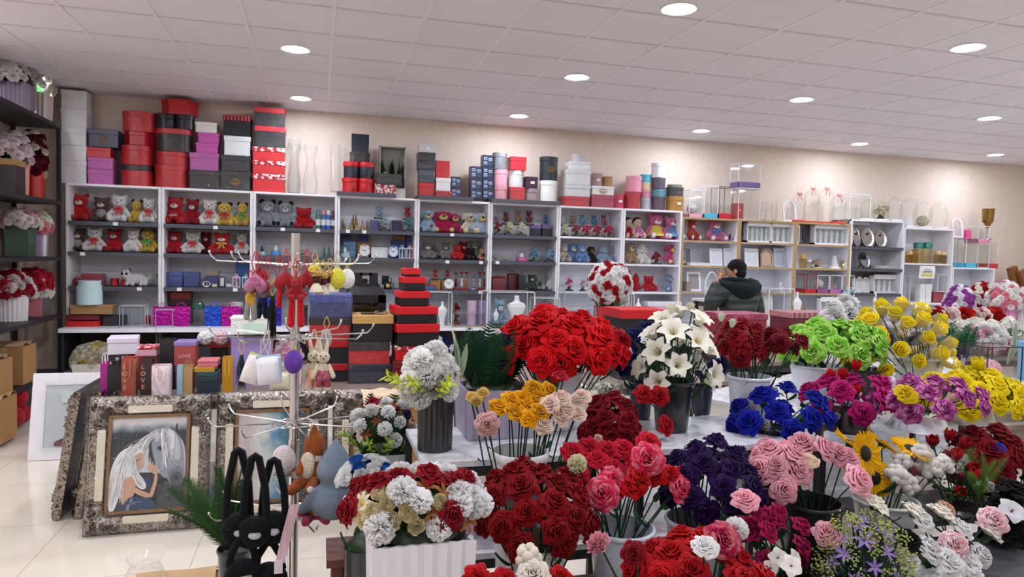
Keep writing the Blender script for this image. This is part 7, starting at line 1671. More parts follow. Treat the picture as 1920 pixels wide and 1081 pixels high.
gift_box(-1.083,5.0,0.73,0.113,0.211,'red box behind the lettered bags','#a8141c',d=0.16)
gift_box(-1.064,5.0,0.943,0.134,0.061,'pink floral box on the red one','#e0a8b4',lid='redflor',d=0.16)
pompom(-0.72,5.0,1.0,0.05,'white flower ball on top of the pink floral box','#ece4e4',rose=1)
pompom(-0.62,5.0,1.0,0.05,'pale pink flower ball on top of the pink floral box','#e8c0c8',rose=1)
gift_bag(-0.42,4.98,0.73,0.26,0.33,'tall lilac gift bag with silver lettering behind the hanging pouches','#9a86c0',d=0.1,side='kraft',handle=0)
sign_box(-0.42,4.98,1.08,0.27,0.12,'white box with mint green price card on top of the lilac bag')
gift_bag(-0.15,4.98,0.73,0.1,0.2,'pale pink gift bag with orange edge behind the rabbits','#e0c0c0',d=0.08,side='#c8845c')
pouch_soft(-0.23,4.75,0.73,0.13,0.12,'cream quilted pouch lying behind the purple pompom','#d8d4bc')
gift_box(0.074,5.15,0.73,0.282,0.128,'black box with red lid, lowest under the blue box','#1a1b20',lid='#b0161e',d=0.28,lidh=0.05)
gift_box(0.075,5.15,0.86,0.283,0.162,'black box with red lid, second under the blue box','#1d1c20',lid='#b0161e',d=0.28,lidh=0.05)
gift_box(0.087,5.15,1.024,0.287,0.159,'red box with black lid under the blue quilted box','#c0141c',lid='#1c1c24',d=0.28,lidh=0.05,wrap=1)
gift_box(0.093,5.15,1.185,0.295,0.163,'blue box with quilted lid atop the tower behind rabbits','#34406c',lid='bluequilt',d=0.28,lidh=0.06,wrap=1)
gift_box(0.361,5.05,0.73,0.294,0.135,'navy wrapped box, lowest of the kraft-topped tower','#1c2438',d=0.28,wrap=1)
gift_box(0.356,5.05,0.867,0.285,0.153,'red box with black lid, middle of the kraft-topped tower','#c2141c',lid='#26242a',d=0.28,lidh=0.06,wrap=1)
gift_box(0.38,5.05,1.022,0.284,0.187,'black box with kraft window lid and brown bow','#1f1a1d',lid='#c49a58',d=0.28,lidh=0.06,window=1,bow=1)
bear_box(0.361,5.5,0.73,0.3,0.76,'black carry box with handle and red rose bear behind window')
gift_box(0.61,5.0,0.73,0.189,0.161,'wine red box, lowest of the red and black tower','#6d1420',d=0.28)
gift_box(0.666,5.0,0.893,0.279,0.105,'red box with clear patterned lid under the black tower','#b8141c',lid='redflor',d=0.28,lidh=0.03)
gift_box(0.673,5.0,1.0,0.307,0.153,'black box with red lid, largest of the stepped tower','#17161a',lid='#c8141c',d=0.3,lidh=0.06,rz=0.12)
gift_box(0.668,5.0,1.154,0.293,0.121,'black box with red lid, second largest of the stepped tower','#17161a',lid='#c8141c',d=0.28,lidh=0.055,rz=0.12)
gift_box(0.656,5.0,1.278,0.208,0.104,'black box with red lid, middle of the stepped tower','#17161a',lid='#c8141c',d=0.22,lidh=0.05,rz=0.12)
gift_box(0.656,5.0,1.384,0.163,0.098,'black box with red lid, second smallest of the stepped tower','#17161a',lid='#c8141c',d=0.17,lidh=0.045,rz=0.12)
gift_box(0.645,5.0,1.484,0.115,0.059,'black box with red lid, smallest and topmost of the stepped tower','#17161a',lid='#c8141c',d=0.12,lidh=0.045,rz=0.12)
carton(0.47,4.1,0,0.38,0.3,0.8,'kraft cardboard carton tied with orange string before the carved frame',string=1)
display_table(3.25,6.4,4.7,5.5,0.86,'low display table carrying boxes behind the lilies and green roses')
gift_box(2.398,4.95,0.73,0.392,0.536,'large black box with bright red lid behind the lilies','#17161a',lid='#c0141c',d=0.36,lidh=0.07)
gift_box(3.324,5.0,0.862,0.422,0.368,'dark red box with patterned lid in front of the man','#8a2a34',lid='redpat',d=0.3,lidh=0.05)
gift_box(4.061,5.1,0.862,0.469,0.37,'plum box with plaid lid behind the green roses','#6a2434',lid='plaid',d=0.3,lidh=0.05)
arrangement(2.769,6.3,0.84,'box',0.24,0.34,'#c0181f','dome bouquet of white and red roses in red box',(('garden','#eeecea',0.1,44),('rose','#b01420',0.095,22)),dome=((0,0,0.55),(0.2,0.19,0.2)),zmin=-0.75,greens=(('leaf',5,0.12,'#4a6a4a'),))
display_table(2.3,3.4,6.05,6.6,0.84,'narrow white stand holding the red and white dome bouquet',col='#d8d8dc')
acrylic(2.463,6.4,0.84,0.34,0.32,'clear case standing beside the red box of the dome bouquet',frame='#c9cccf',d=0.2)
person((4.66,6.95,0),0.0,'man in dark green hooded jacket seen from behind, hand raised to his face')
basket(4.516,7.3,1.2,0.2,0.32,'white basket with arched handle beside the man')
display_table(4.346,4.686,7.15,7.45,1.198,'slim white pedestal under the white basket',col='#e2e2e6')
stand(-0.088,3.0,0,((0.56,0.3,8,0.3),(0.93,0.3,8,0.2),(1.29,0.3,8,0.15),(1.59,0.3,8,0.05)),'chrome rotating stand with hook arms and hanging plush toys',H=1.72)
heart_plush((-0.227,2.78,1.527),'pink heart plush keyring lettered YOU LOVE','#dc8cb8',w=0.085,text=('YOU','LOVE'),cl=0.09,back='#b81a28')
heart_plush((-0.185,2.86,1.5),'grey heart plush keyring next to the pink one','#9a9ca0',w=0.08,text=('YOU',),rz=0.5,cl=0.1,back='#b81a28')
heart_plush((-0.156,2.95,1.506),'red and yellow heart plush behind the grey one','#b81a24',w=0.075,rz=0.7,cl=0.1,back='#d8a030')
heart_plush((-0.115,2.74,1.541),'red heart plush with dangling legs before the pole','#b8101c',w=0.085,legs='#b8101c',cl=0.09)
bear_keyring((-0.076,2.72,1.514),'red bear keyring with long legs beside the pole','#c0141e')
heart_plush((-0.041,2.85,1.54),'red heart plush with blue top beyond the pole','#b8101c',w=0.09,cl=0.09)
heart_plush((-0.235,3.1,1.55),'dark red heart plush at the back of the upper arms','#a81420',w=0.07,cl=0.07)
keyring_doll((-0.246,2.82,1.44),'doll keyring with yellow and grey legs under the pink heart','#d8a840','#9a9a94')
keyring_doll((-0.209,2.9,1.438),'doll keyring with navy legs under the grey heart','#2a3a78','#23262e')
tassel((-0.168,2.84,1.47),'black hair tassel hanging under the hearts','#1b1a1d',0.18)
skirt_doll((-0.004,2.74,1.524),'cream-skirted doll keyring, nearest the pole')
skirt_doll((0.019,2.77,1.515),'cream-skirted doll keyring in the middle, lowest')
skirt_doll((0.046,2.8,1.522),'cream-skirted doll keyring beside the yellow pompom')
pompom(-0.011,2.9,1.555,0.033,'yellow fluffy ball keyring behind the skirted dolls','#d8cc3c',hang=0.06,flat=1)
pompom(0.074,2.8,1.543,0.034,'yellow oval fluffy keyring at the arm end','#d8cf3a',hang=0.07,flat=1)
pompom(0.117,2.92,1.539,0.033,'white smiling fluffy keyring behind the yellow oval one','#e9e9e6',hang=0.07,flat=1)
tassel((-0.285,2.9,1.233),'dark grey feather tassel keyring on the middle arm','#2c3a44',0.14)
pouch_soft(-0.248,2.78,1.142,0.075,0.115,'white and pink zip pouch hanging tilted','#e6dede',lean=0.35,trim='#c8cc58',hang=0.1)
pouch_soft(-0.167,2.74,1.144,0.09,0.11,'white zip pouch with blue edge hanging before the frame','#e6e6ec',lean=-0.08,trim='#9cc0dc',hang=0.1,print_=1)
pompom(-0.084,2.72,1.23,0.036,'purple fluffy pompom keyring against the pole','#6a3fa0',hang=0.09,flat=1)
rabbit_keyring((-0.01,2.78,1.157),'cream rabbit plush keyring in peach trousers','#d8ccac','#d8a080')
rabbit_keyring((0.025,2.74,1.159),'cream rabbit plush keyring in flowered trousers','#d8ccac','redpat')
tassel((0.038,2.95,1.321),'grey patterned plush ear hanging above the rabbits','#b0aaa4',0.08,fat=1)
fox_plush((-0.017,2.85,0.731),'orange brown fox plush with cream belly and tag')
pompom(-0.125,2.95,0.79,0.05,'white and pink plush cat seen behind the pole','#e8dcdc',flat=1)
plush(-0.115,2.98,0.707,0.12,0.12,'small white and red plush toy behind the black bags','#e4dcda',shirt='#b81a28',name='plush_toy',cat='plush toy',rot=(0,0,0.3))
display_table(0.045,0.38,2.68,2.9,0.47,'low wooden stand under the grey hooded plush',col='#6d3a2c',wood=1)
plush(0.077,2.78,0.594,0.25,0.32,'grey blue hooded plush toy seen from behind with paper tag','#7f8fa0',v='back',name='plush_toy',cat='plush toy',rz=0.15)
plush(0.004,2.84,0.57,0.13,0.17,'pink and yellow plush toy behind the grey hooded one','#c83a6a',shirt='#d8a040',name='plush_toy',cat='plush toy')
black_bag((-0.276,2.72,0.618),0.12,0.13,0.26,'black plush bag with long straps nearest the palm',rz=0.2)
black_bag((-0.214,2.69,0.614),0.12,0.12,0.25,'black plush bag with long straps in the middle',rz=-0.1)
black_bag((-0.15,2.72,0.614),0.125,0.13,0.22,'black plush bag hanging closest to the pole',rz=-0.2)
black_bag((-0.256,2.69,0.457),0.13,0.12,0.1,'black plush bag on the lower arm nearest the pot',rz=0.2)
black_bag((-0.164,2.72,0.417),0.14,0.13,0.1,'black plush bag on the lower arm beside the pole',rz=-0.2)
striped_strap((-0.093,2.66,0.586),'pink and white striped bag strap hanging on the pole')
palm_pot(-0.348,3.3,'green cycad palm in dark plastic pot')
carton(-0.5,2.75,0,0.28,0.22,0.4,'low kraft carton on the floor near the camera')
wrapped_toy(-0.564,2.6,0.305,'white cat plush in clear plastic bag at the picture bottom')
carton(-0.592,2.6,0,0.2,0.2,0.3,'small kraft carton under the bagged white cat plush')
arrangement(-0.635,2.45,0,'round',0.14,0.2,'#6a6468','purple and pink flowers in a pot at the bottom edge',(('carnation','#a03a8a',0.06,6),('rose','#b02a7a',0.06,5)),dome=((0,0,0.24),(0.09,0.08,0.1)))
flower_rack(0.37,2.44,1.72,0.5,(0.9,0.55),0,'white marble two-tier flower stand with black metal frame, nearer the palm')
flower_rack(2.33,2.76,2.6,0.75,(0.9,0.42),0.46,'angled two-tier flower stand with black frame under the blue roses')
bench(0.0,4.3,1.72,2.3,0.5,0,'low dark bench carrying the front row of flower buckets')
bench(2.3,4.3,2.32,2.66,0.558,0,'small bench carrying the tulip and dark red rose buckets')
bench(0.3,3.4,1.1,1.66,0.28,0,'lowest bench carrying the very front flower buckets')
bucket(1.02,2.86,0.902,0.23,0.254,'#dfe1e4','white bucket under the big bright red roses')
bunch((1.013,2.86,1.203),(0.27,0.22,0.186),36,'rose',0.07,'#cf0d16',(1.02,2.86,0.902,0.23),'bright red velvet rose in the big bunch behind the yellow roses','bright red velvet roses',0.2,-0.1,0)
sprays(((1.132,2.74,1.236),(1.209,2.78,1.287),(1.308,2.86,1.276)),'rose',0.074,'#a80f1c',(1.02,2.86,0.902,0.23),'large deep red rose drooping at the side of the bright red bunch','drooping deep red roses',0,(0.5,-0.7,0.3))
bucket(1.51,2.72,0.902,0.188,0.22,'#17181c','tall black bucket of white lilies')
bunch((1.528,2.72,1.159),(0.146,0.12,0.249),20,'lily',0.062,'#f0eedf',(1.51,2.72,0.902,0.188),'white lily in the tall black bucket','white lilies in the black bucket',1.2,-0.3,0)
sprays(((1.412,2.72,1.176),(1.391,2.76,1.252),(1.608,2.72,1.172),(1.413,2.67,1.15),(1.602,2.76,1.238)),'spray',0.035,'#2f5a3a',(1.51,2.72,0.902,0.188),'dark green sprig among the lilies','dark green sprigs among lilies',2,(0,-0.3,1))
sprays(((1.493,2.72,1.421),(1.589,2.72,1.426),(1.647,2.72,1.385),(1.77,2.77,1.38),(1.826,2.77,1.351)),'bud',0.026,'#e6e6cf',(1.51,2.72,0.902,0.188),'white lily bud at the top of the lily bunch','white lily buds',0,(0,0,1))
bucket(1.95,2.8,0.902,0.2,0.217,'#cfd4da','white bucket of dark red roses beside the lilies')
bunch((1.89,2.8,1.228),(0.091,0.08,0.116),13,'rose',0.049,'#8c0f1c',(1.95,2.8,0.902,0.2),'dark red rose in the bunch beside the lilies','dark red roses beside the lilies',0.3,-0.1,0)
bunch((2.119,2.8,1.241),(0.081,0.08,0.083),7,'rose',0.048,'#6d0c1a',(1.95,2.8,0.902,0.2),'wine red rose leaning towards the green roses','wine red roses by the green ones',1.0,-0.1,0)
bucket(2.69,3.25,0.902,0.286,0.185,'#d4d8de','white bucket of lime green roses')
bunch((2.797,3.25,1.168),(0.297,0.2,0.142),24,'garden',0.067,'#7fc436',(2.69,3.25,0.902,0.286),'lime green rose in the bunch behind the blue roses','lime green roses',0.3,-0.1,0,col2='#b4dc70')
bucket(3.653,3.5,0.902,0.303,0.176,'#c9ccc4','white bucket of plastic-wrapped yellow roses with small emblem',logo=1)
bunch((3.472,3.5,1.116),(0.301,0.2,0.258),40,'bud',0.059,'#f4e024',(3.653,3.5,0.902,0.303),'yellow rosebud in clear plastic wrap','plastic-wrapped yellow rosebuds',0,-0.35,1)
bucket(3.167,3.42,0.902,0.231,0.124,'#201a1a','black bucket between green and wrapped yellow roses')
bucket(1.473,2.95,0.902,0.12,0.172,'#1a2340','navy blue pot beside the lilies towards the red roses')
sprays(((1.43,2.95,1.293),(1.399,2.95,1.239),(1.472,2.95,1.263),(1.42,2.95,1.183),(1.489,2.95,1.326),(1.352,2.9,1.148),(1.52,2.95,1.237)),'rose',0.045,'#141c52',(1.473,2.95,0.902,0.12),'navy blue rose behind the lilies','navy blue roses behind lilies',1,(0,-0.6,0.7))
sprays(((1.355,2.89,1.235),(1.474,2.9,1.269)),'orchid',0.045,'#e8e8ea',(1.473,2.95,0.902,0.12),'white blossom among navy roses','white blossoms among navy roses',0,(0,-0.6,0.7))
bucket(1.812,2.98,0.902,0.115,0.139,'#141c34','navy blue pot behind the tall black bucket')
sprays(((1.864,2.98,1.124),(1.851,3.03,1.09),(1.907,2.98,1.15)),'rose',0.05,'#121a48',(1.812,2.98,0.902,0.115),'navy rose low behind the lilies','navy roses low behind lilies',1,(0,-0.6,0.7))
arrangement(0.441,2.611,0.902,'ribround',0.142,0.215,'#1d1d20','black fluted vase of white pompom flowers with green leaves',(('pompom','#f6f5f2',0.085,9),('ranunculus','#f2f0ec',0.075,4)),greens=(('leaf',10,0.1,'#2f6a33'),('sprig',6,0.16,'#b8c040',2.2,0.5,0.5)),dome=((-0.02,0,0.262),(0.095,0.075,0.12)),zmin=-0.4,cat='flower arrangement')
striped_leaf(0.501,2.631,1.1,0.34,'long white-striped green leaf spray in the black fluted vase')
arrangement(0.722,2.82,0.902,'ribbox',0.29,0.2,'#9d93a8','mauve ribbed planter of dark ferns with a white rose',(('garden','#ebe9ea',0.08,2),('rose','#2a1f40',0.08,3)),greens=(('fern',14,0.26,'#1f4a2c',0,1,0.9),('leaf',8,0.1,'#3a5a3a')),dome=((-0.02,0,0.3),(0.13,0.1,0.12)),zmin=0.0)
vase_glass(1.176,2.98,0.902,0.1,0.2,'clear glass bowl nearest the white bucket',hour=2,name='glass_bowl')
vase_glass(1.254,3.03,0.902,0.1,0.2,'clear glass bowl in the middle of three',hour=2,name='glass_bowl')
vase_glass(1.333,2.98,0.902,0.1,0.2,'clear glass bowl nearest the navy pot',hour=2,name='glass_bowl')
bucket(0.684,2.28,0.502,0.2,0.475,'#d2d4d6','white bucket of yellow and cream roses, tall, in front of the marble stand')
sprays(((0.604,2.28,1.13),(0.653,2.31,1.146),(0.647,2.25,1.113),(0.705,2.3,1.124),(0.75,2.32,1.15),(0.739,2.24,1.117),(0.694,2.23,1.097),(0.799,2.33,1.17),(0.808,2.31,1.112),(0.746,2.34,1.179),(0.703,2.34,1.142)),'rosey',0.037,'#e6a70c',(0.684,2.28,0.502,0.2),'golden yellow rose in the white bucket','golden yellow roses',0.2,(0,-0.6,0.7))
sprays(((0.775,2.24,1.143),(0.828,2.28,1.152),(0.844,2.26,1.116),(0.745,2.22,1.074),(0.817,2.25,1.087),(0.888,2.28,1.097),(0.918,2.31,1.147)),'rosey',0.036,'#e4c4b4',(0.684,2.28,0.502,0.2),'cream pink rose among the yellow ones','cream pink roses among yellow',0.6,(0,-0.6,0.7),col2='#ece0cc')
sprays(((0.545,2.2,1.094),),'rosey',0.04,'#e2b4b0',(0.684,2.28,0.502,0.2),'pale pink rose low at the near side of the yellow bunch','pale pink rose by itself',0,(-0.3,-0.9,0.3))
sprays(((0.515,2.24,1.152),(0.546,2.28,1.165),(0.509,2.28,1.153)),'bud',0.027,'#dcc070',(0.684,2.28,0.502,0.2),'peach yellow rosebud on a leafy side branch','peach yellow rosebuds',1.5,(0,-0.6,0.7))
sprays(((0.824,2.28,1.23),),'rosey',0.03,'#b51c30',(0.684,2.28,0.502,0.2),'single raspberry red rose rising above the yellow ones','single raspberry rose',2,(0,-0.3,1))
bucket(1.086,2.6,0.902,0.196,-0.018,'#c6cbd4','small white bucket of dark red roses on the marble stand')
bunch((1.158,2.57,0.932),(0.101,0.08,0.143),16,'rose',0.047,'#7f0c1a',(1.086,2.6,0.902,0.196),'dark red rose in the bunch above the coral roses','dark red roses above coral',0.3,-0.1,0)
sprays(((1.049,2.46,0.945),),'bud',0.024,'#e0bfae',(1.086,2.6,0.902,0.196),'tiny cream rosebud under the dark red bunch','cream rosebud under dark red',0,(0,-0.6,0.7))
sprays(((1.288,2.56,1.099),(1.357,2.55,1.09),(1.389,2.55,0.969)),'rose',0.042,'#b01420',(1.51,2.72,0.902,0.188),'single red rose leaning on the tall black bucket','red roses leaning on black bucket',0.5,(0,-0.8,0.5))
bucket(0.685,2.08,0.502,0.213,0.238,'#cfcac4','white bucket of dark red velvet roses in the front row')
bunch((0.678,2.08,0.808),(0.168,0.17,0.149),30,'rose',0.048,'#86060f',(0.685,2.08,0.502,0.213),'dark red velvet rose in the front row bunch','front row dark red roses',0.5,-0.25,0)
bucket(1.02,2.16,0.502,0.232,0.226,'#c9ced8','white bucket of coral and pink roses in the front row')
sprays(((0.855,2.21,0.975),(0.926,2.24,0.981),(0.997,2.24,0.968),(1.049,2.22,0.977),(0.857,2.16,0.925),(0.932,2.18,0.957),(1.088,2.19,0.93),(1.152,2.24,0.989),(0.984,2.16,0.926)),'garden',0.047,'#c81c34',(1.02,2.16,0.502,0.232),'coral red rose in the front row bunch','coral red roses',0.5,(0,-0.6,0.7))
sprays(((0.903,2.06,0.883),(0.958,2.1,0.901),(1.082,2.1,0.976),(1.223,2.12,0.859)),'garden',0.055,'#d62a54',(1.02,2.16,0.502,0.232),'hot pink rose with pale petal edges','hot pink roses with pale edges',0.6,(0,-0.8,0.5),col2='#e87a90')
sprays(((1.031,2.06,0.919),(1.007,2.06,0.893),(1.187,2.14,0.902),(1.261,2.16,0.881),(1.13,2.13,0.908)),'rose',0.043,'#c01018',(1.02,2.16,0.502,0.232),'scarlet rose in the coral bunch','scarlet roses in coral bunch',0.7,(0,-0.6,0.7))
sprays(((0.819,2.08,0.982),),'pompom',0.036,'#d8d4b0',(1.02,2.16,0.502,0.232),'cream pompom flower among the coral roses','cream pompom among coral',0,(0,-0.6,0.7))
bucket(1.334,2.2,0.502,0.221,0.214,'#c6c8d2','white bucket of deep purple roses in the front row')
bunch((1.391,2.2,0.819),(0.166,0.15,0.151),26,'rose',0.048,'#290e48',(1.334,2.2,0.502,0.221),'deep purple rose in the front row bunch','deep purple roses',0.7,-0.2,0)
sprays(((1.448,2.1,0.869),),'garden',0.028,'#e8e8ea',(1.334,2.2,0.502,0.221),'small white rose at the edge of the purple bunch','small white rose by purple',0,(0,-0.6,0.7))
bucket(1.837,2.22,0.502,0.239,0.236,'#1c1b1e','black bucket of soft pink roses with gold emblem',logo=1)
bunch((1.679,2.2,0.834),(0.094,0.08,0.122),15,'rosey',0.055,'#eaaab6',(1.837,2.22,0.502,0.239),'soft pink rose in the black bucket','soft pink roses in black bucket',0.0,-0.1,0)
sprays(((1.892,2.22,0.933),(1.955,2.22,0.908),(1.993,2.22,0.894),(1.834,2.27,0.943)),'rosey',0.052,'#e8a6b2',(1.837,2.22,0.502,0.239),'soft pink rose reaching towards the sunflowers','pink roses towards sunflowers',0,(0,-0.6,0.7))
sprays(((1.777,2.16,0.909),),'ranunculus',0.043,'#ead8c4',(1.837,2.22,0.502,0.239),'cream ranunculus among the pink roses','cream ranunculus among pink',0,(0,-0.6,0.7))
sprays(((1.964,2.12,0.839),),'rosey',0.059,'#ecb0bc',(1.837,2.22,0.502,0.239),'large pink rose in front of the sunflowers','pink rose before sunflowers',0,(0,-0.9,0.4))
sprays(((1.376,1.97,0.857),(1.706,1.97,0.713)),'rosey',0.046,'#eaaab6',(1.837,2.22,0.502,0.239),'pink rose low over the magenta roses','pink roses over magenta',0,(0,-0.6,0.8))
bucket(1.817,2.45,0.56,0.156,0.171,'#1b1a1d','black bucket behind the purple roses')
bucket(2.274,2.3,0.502,0.256,0.183,'#c4c4c0','white bucket of sunflowers and cotton stems')
sprays(((2.125,2.24,0.898),(2.191,2.27,0.787)),'sunflower',0.092,'#e8b40c',(2.274,2.3,0.502,0.256),'yellow sunflower with dark centre','sunflowers',0.5,(0,-0.9,0.3))
sprays(((2.155,2.36,0.916),(2.338,2.38,0.902),(2.424,2.32,0.893)),'sunflower',0.091,'#e8b40c',(2.274,2.3,0.502,0.256),'yellow sunflower seen from the side behind the others','sunflowers seen from the side',0,(0.3,-0.35,0.8))
sprays(((2.347,2.3,0.835),(2.441,2.3,0.864),(2.502,2.3,0.792),(2.572,2.3,0.811),(2.272,2.25,0.799),(2.318,2.24,0.76)),'cluster',0.049,'#e6e2dc',(2.274,2.3,0.502,0.256),'white cotton ball stem in clear plastic wrap','wrapped cotton stems',0,(0,-0.6,0.7))
film_cone((2.452,2.28,0.756),0.17,'crinkled clear plastic sleeve around the cotton stems')
bucket(1.974,2.62,0.902,0.261,-0.02,'#141316','black bucket of royal blue roses')
bunch((2.005,2.62,0.931),(0.217,0.162,0.144),15,'rose',0.056,'#0c1c98',(1.974,2.62,0.902,0.261),'royal blue rose in the black bucket','royal blue roses',1.2,-0.2,0)
bucket(2.605,2.9,0.902,0.228,-0.094,'#1c1416','dark bucket of magenta roses and red tulips')
bunch((2.607,2.9,0.925),(0.247,0.185,0.143),14,'rose',0.058,'#b01468',(2.605,2.9,0.902,0.228),'magenta rose behind the royal blue ones','magenta roses behind blue',0.8,-0.1,0)
sprays(((2.643,2.9,1.122),(2.486,2.9,1.084),(2.564,2.9,1.08),(2.539,2.82,1.017),(2.583,2.82,1.016)),'tulip',0.043,'#b01018',(2.605,2.9,0.902,0.228),'red tulip rising above the magenta roses','red tulips above magenta',1,(0,0,1))
sprays(((2.614,2.8,0.886),(2.67,2.82,0.906)),'spray',0.055,'#d8d890',(2.605,2.9,0.902,0.228),'pale yellow wheat-like filler in the dark bucket','wheat filler',0,(0.5,-0.2,0.6))
bucket(2.869,2.72,0.902,0.29,-0.053,'#d0d2d6','white bucket of violet pink roses with emblem',logo=1)
bunch((2.916,2.72,0.971),(0.279,0.2,0.116),18,'rose',0.054,'#a8388c',(2.869,2.72,0.902,0.29),'violet pink rose with pale edges in the white bucket','violet pink roses',0.1,-0.1,0,col2='#d88ab8')
sprays(((2.657,2.6,1.05),),'garden',0.057,'#e6c618',(2.869,2.72,0.902,0.29),'single yellow rose among the violet pink ones','yellow rose among violet',0,(0,-0.6,0.7))
sprays(((2.925,2.62,0.994),),'bud',0.04,'#d8b8ac',(2.869,2.72,0.902,0.29),'pale peach rosebud by the violet roses','peach rosebud by violet',0,(0,-0.6,0.7))
bucket(3.507,3.0,0.902,0.274,-0.114,'#cdd0d4','white bucket of bright yellow roses')
bunch((3.499,3.0,0.903),(0.332,0.2,0.139),30,'garden',0.066,'#f2dc14',(3.507,3.0,0.902,0.274),'bright yellow rose in the wide bunch','wide bunch of bright yellow roses',0.1,-0.1,0)
sprays(((3.566,3.0,1.087),),'tulip',0.063,'#e6cf14',(3.507,3.0,0.902,0.274),'bright yellow tulip standing above the yellow roses','yellow tulip above roses',0,(0,-0.1,1))
bucket(2.812,2.42,0.56,0.266,-0.02,'#1a191c','black bucket of red tulips and green fern')
bunch((2.714,2.42,0.684),(0.138,0.103,0.209),14,'tulip',0.045,'#8a0c18',(2.812,2.42,0.56,0.266),'dark red tulip in the bunch behind the cotton','dark red tulips behind cotton',0.6,-0.1,0)
bucket(3.223,2.55,0.56,0.286,-0.02,'#18171a','black bucket of dark red roses at the far end')
bunch((3.135,2.55,0.675),(0.174,0.13,0.179),17,'rose',0.063,'#7d0c16',(3.223,2.55,0.56,0.286),'dark red rose at the far end of the front rows','dark red roses at the far end',0.4,-0.1,0)
sprays(((2.776,2.43,0.784),),'pompom',0.071,'#ece9e6',(3.223,2.55,0.56,0.286),'white carnation among the dark red roses','white carnation among dark red',0,(0,-0.6,0.7))
sprays(((3.053,2.45,0.818),),'rose',0.034,'#2a3ab0',(3.223,2.55,0.56,0.286),'small blue rose among dark red ones','small blue rose among dark red',0,(0,-0.6,0.7))
sprays(((2.602,2.27,0.845),(2.742,2.3,0.742)),'tulip',0.043,'#a80f1c',(2.812,2.42,0.56,0.266),'bright red tulip low in front of the fern','red tulips before fern',0,(0,0,1))
fern_spray(2.792,2.32,0.64,0.26,'feathery green fern spray in the tulip bucket')
bucket(1.541,1.95,0.502,0.162,0.099,'#1a191c','black bucket of magenta roses in the front row')
sprays(((1.4,1.95,0.823),(1.456,1.95,0.804),(1.417,1.9,0.778),(1.421,1.99,0.761),(1.584,1.95,0.763),(1.376,2.0,0.761),(1.539,2.01,0.79)),'rose',0.037,'#a8104e',(1.541,1.95,0.502,0.162),'magenta rose in the front row with green leaves','front magenta roses',1.3,(0,-0.6,0.7))
bucket(2.265,2.0,0.502,0.267,-0.003,'#cdd0d2','white bucket of white and blush roses in the front row')
sprays(((2.123,1.94,0.634),(2.168,1.9,0.599),(2.306,1.94,0.562)),'garden',0.061,'#e9e7e6',(2.265,2.0,0.502,0.267),'white foam rose in the front bucket','white foam roses',0.6,(0,-0.6,0.7))
sprays(((2.25,1.95,0.638),(2.512,2.02,0.68)),'garden',0.054,'#e8b4bc',(2.265,2.0,0.502,0.267),'blush pink rose with deeper centre','blush pink roses',0.6,(0,-0.6,0.7),col2='#efdcdc')
sprays(((2.051,1.96,0.668),),'garden',0.049,'#131214',(2.265,2.0,0.502,0.267),'black rose between the white ones','black rose between white',0.3,(0,-0.6,0.7))
sprays(((2.497,2.02,0.633),(2.292,2.05,0.713),(2.176,2.06,0.722),(2.029,2.1,0.75)),'garden',0.053,'#ece6d8',(2.265,2.0,0.502,0.267),'cream rose at the edge of the white bunch','cream roses of the white bunch',0.8,(0.4,-0.3,0.8))
sprays(((2.328,2.06,0.721),),'garden',0.036,'#dca890',(2.265,2.0,0.502,0.267),'peach rose at the top of the white bunch','peach rose of the white bunch',0.5,(0,-0.6,0.7))
bucket(1.807,1.9,0.502,0.164,0.077,'#8a8f84','small bucket of lilac and yellow-green filler flowers')
bunch((1.813,1.9,0.607),(0.117,0.088,0.17),22,'star',0.034,'#a48cd0',(1.807,1.9,0.502,0.164),'lilac star flower among the yellow-green filler','lilac star flowers',0.6,-0.3,0)
bunch((1.798,1.9,0.6),(0.143,0.107,0.177),44,'spray',0.036,'#c4cc78',(1.807,1.9,0.502,0.164),'yellow-green filler sprig by the lilac flowers','yellow-green filler sprigs',0.3,-0.5,0)
bucket(0.955,1.6,0.282,0.17,0.474,'#c4c8d0','white bucket of scarlet roses at the bottom edge')
bunch((0.988,1.6,0.798),(0.153,0.16,0.082),18,'rose',0.051,'#b50d16',(0.955,1.6,0.282,0.17),'scarlet rose in the bunch at the bottom edge','scarlet roses at the bottom edge',0.3,-0.1,0)
sprays(((1.02,1.55,0.926),),'garden',0.053,'#b01c50',(0.955,1.6,0.282,0.17),'large raspberry rose with peach centre','raspberry rose with peach centre',0,(0,-0.85,0.4),col2='#d87a80')
sprays(((0.938,1.5,0.937),),'garden',0.034,'#e9e7e6',(0.955,1.6,0.282,0.17),'white foam rose before the raspberry one','white rose before raspberry',0,(0,-0.6,0.7))
sprays(((1.137,1.66,0.905),),'pompom',0.036,'#ebe9e8',(0.955,1.6,0.282,0.17),'white carnation behind the raspberry rose','white carnation behind raspberry',0,(0,-0.6,0.7))
sprays(((0.768,1.55,0.915),),'rosey',0.032,'#8c0f20',(0.955,1.6,0.282,0.17),'dark red rose standing before the white bucket','dark red rose before bucket',0,(0,-0.6,0.7))
sprays(((0.675,1.55,0.944),),'peony',0.034,'#d8909c',(0.955,1.6,0.282,0.17),'dusty pink peony bud on a long stem','dusty pink peony bud',0,(-0.4,-0.3,0.8))
bucket(1.216,1.55,0.282,0.129,0.455,'#3a3a3e','dark bucket of white orchids at the bottom edge')
sprays(((1.173,1.55,0.836),(1.22,1.53,0.848),(1.216,1.58,0.848),(1.279,1.59,0.83)),'orchid',0.035,'#ece9e2',(1.216,1.55,0.282,0.129),'white orchid blossom with red centre','white orchid blossoms',0.8,(0,-0.9,0.3))
bucket(0.525,1.6,0.282,0.146,0.482,'#c8c4c0','white bucket of cream roses at the bottom edge')
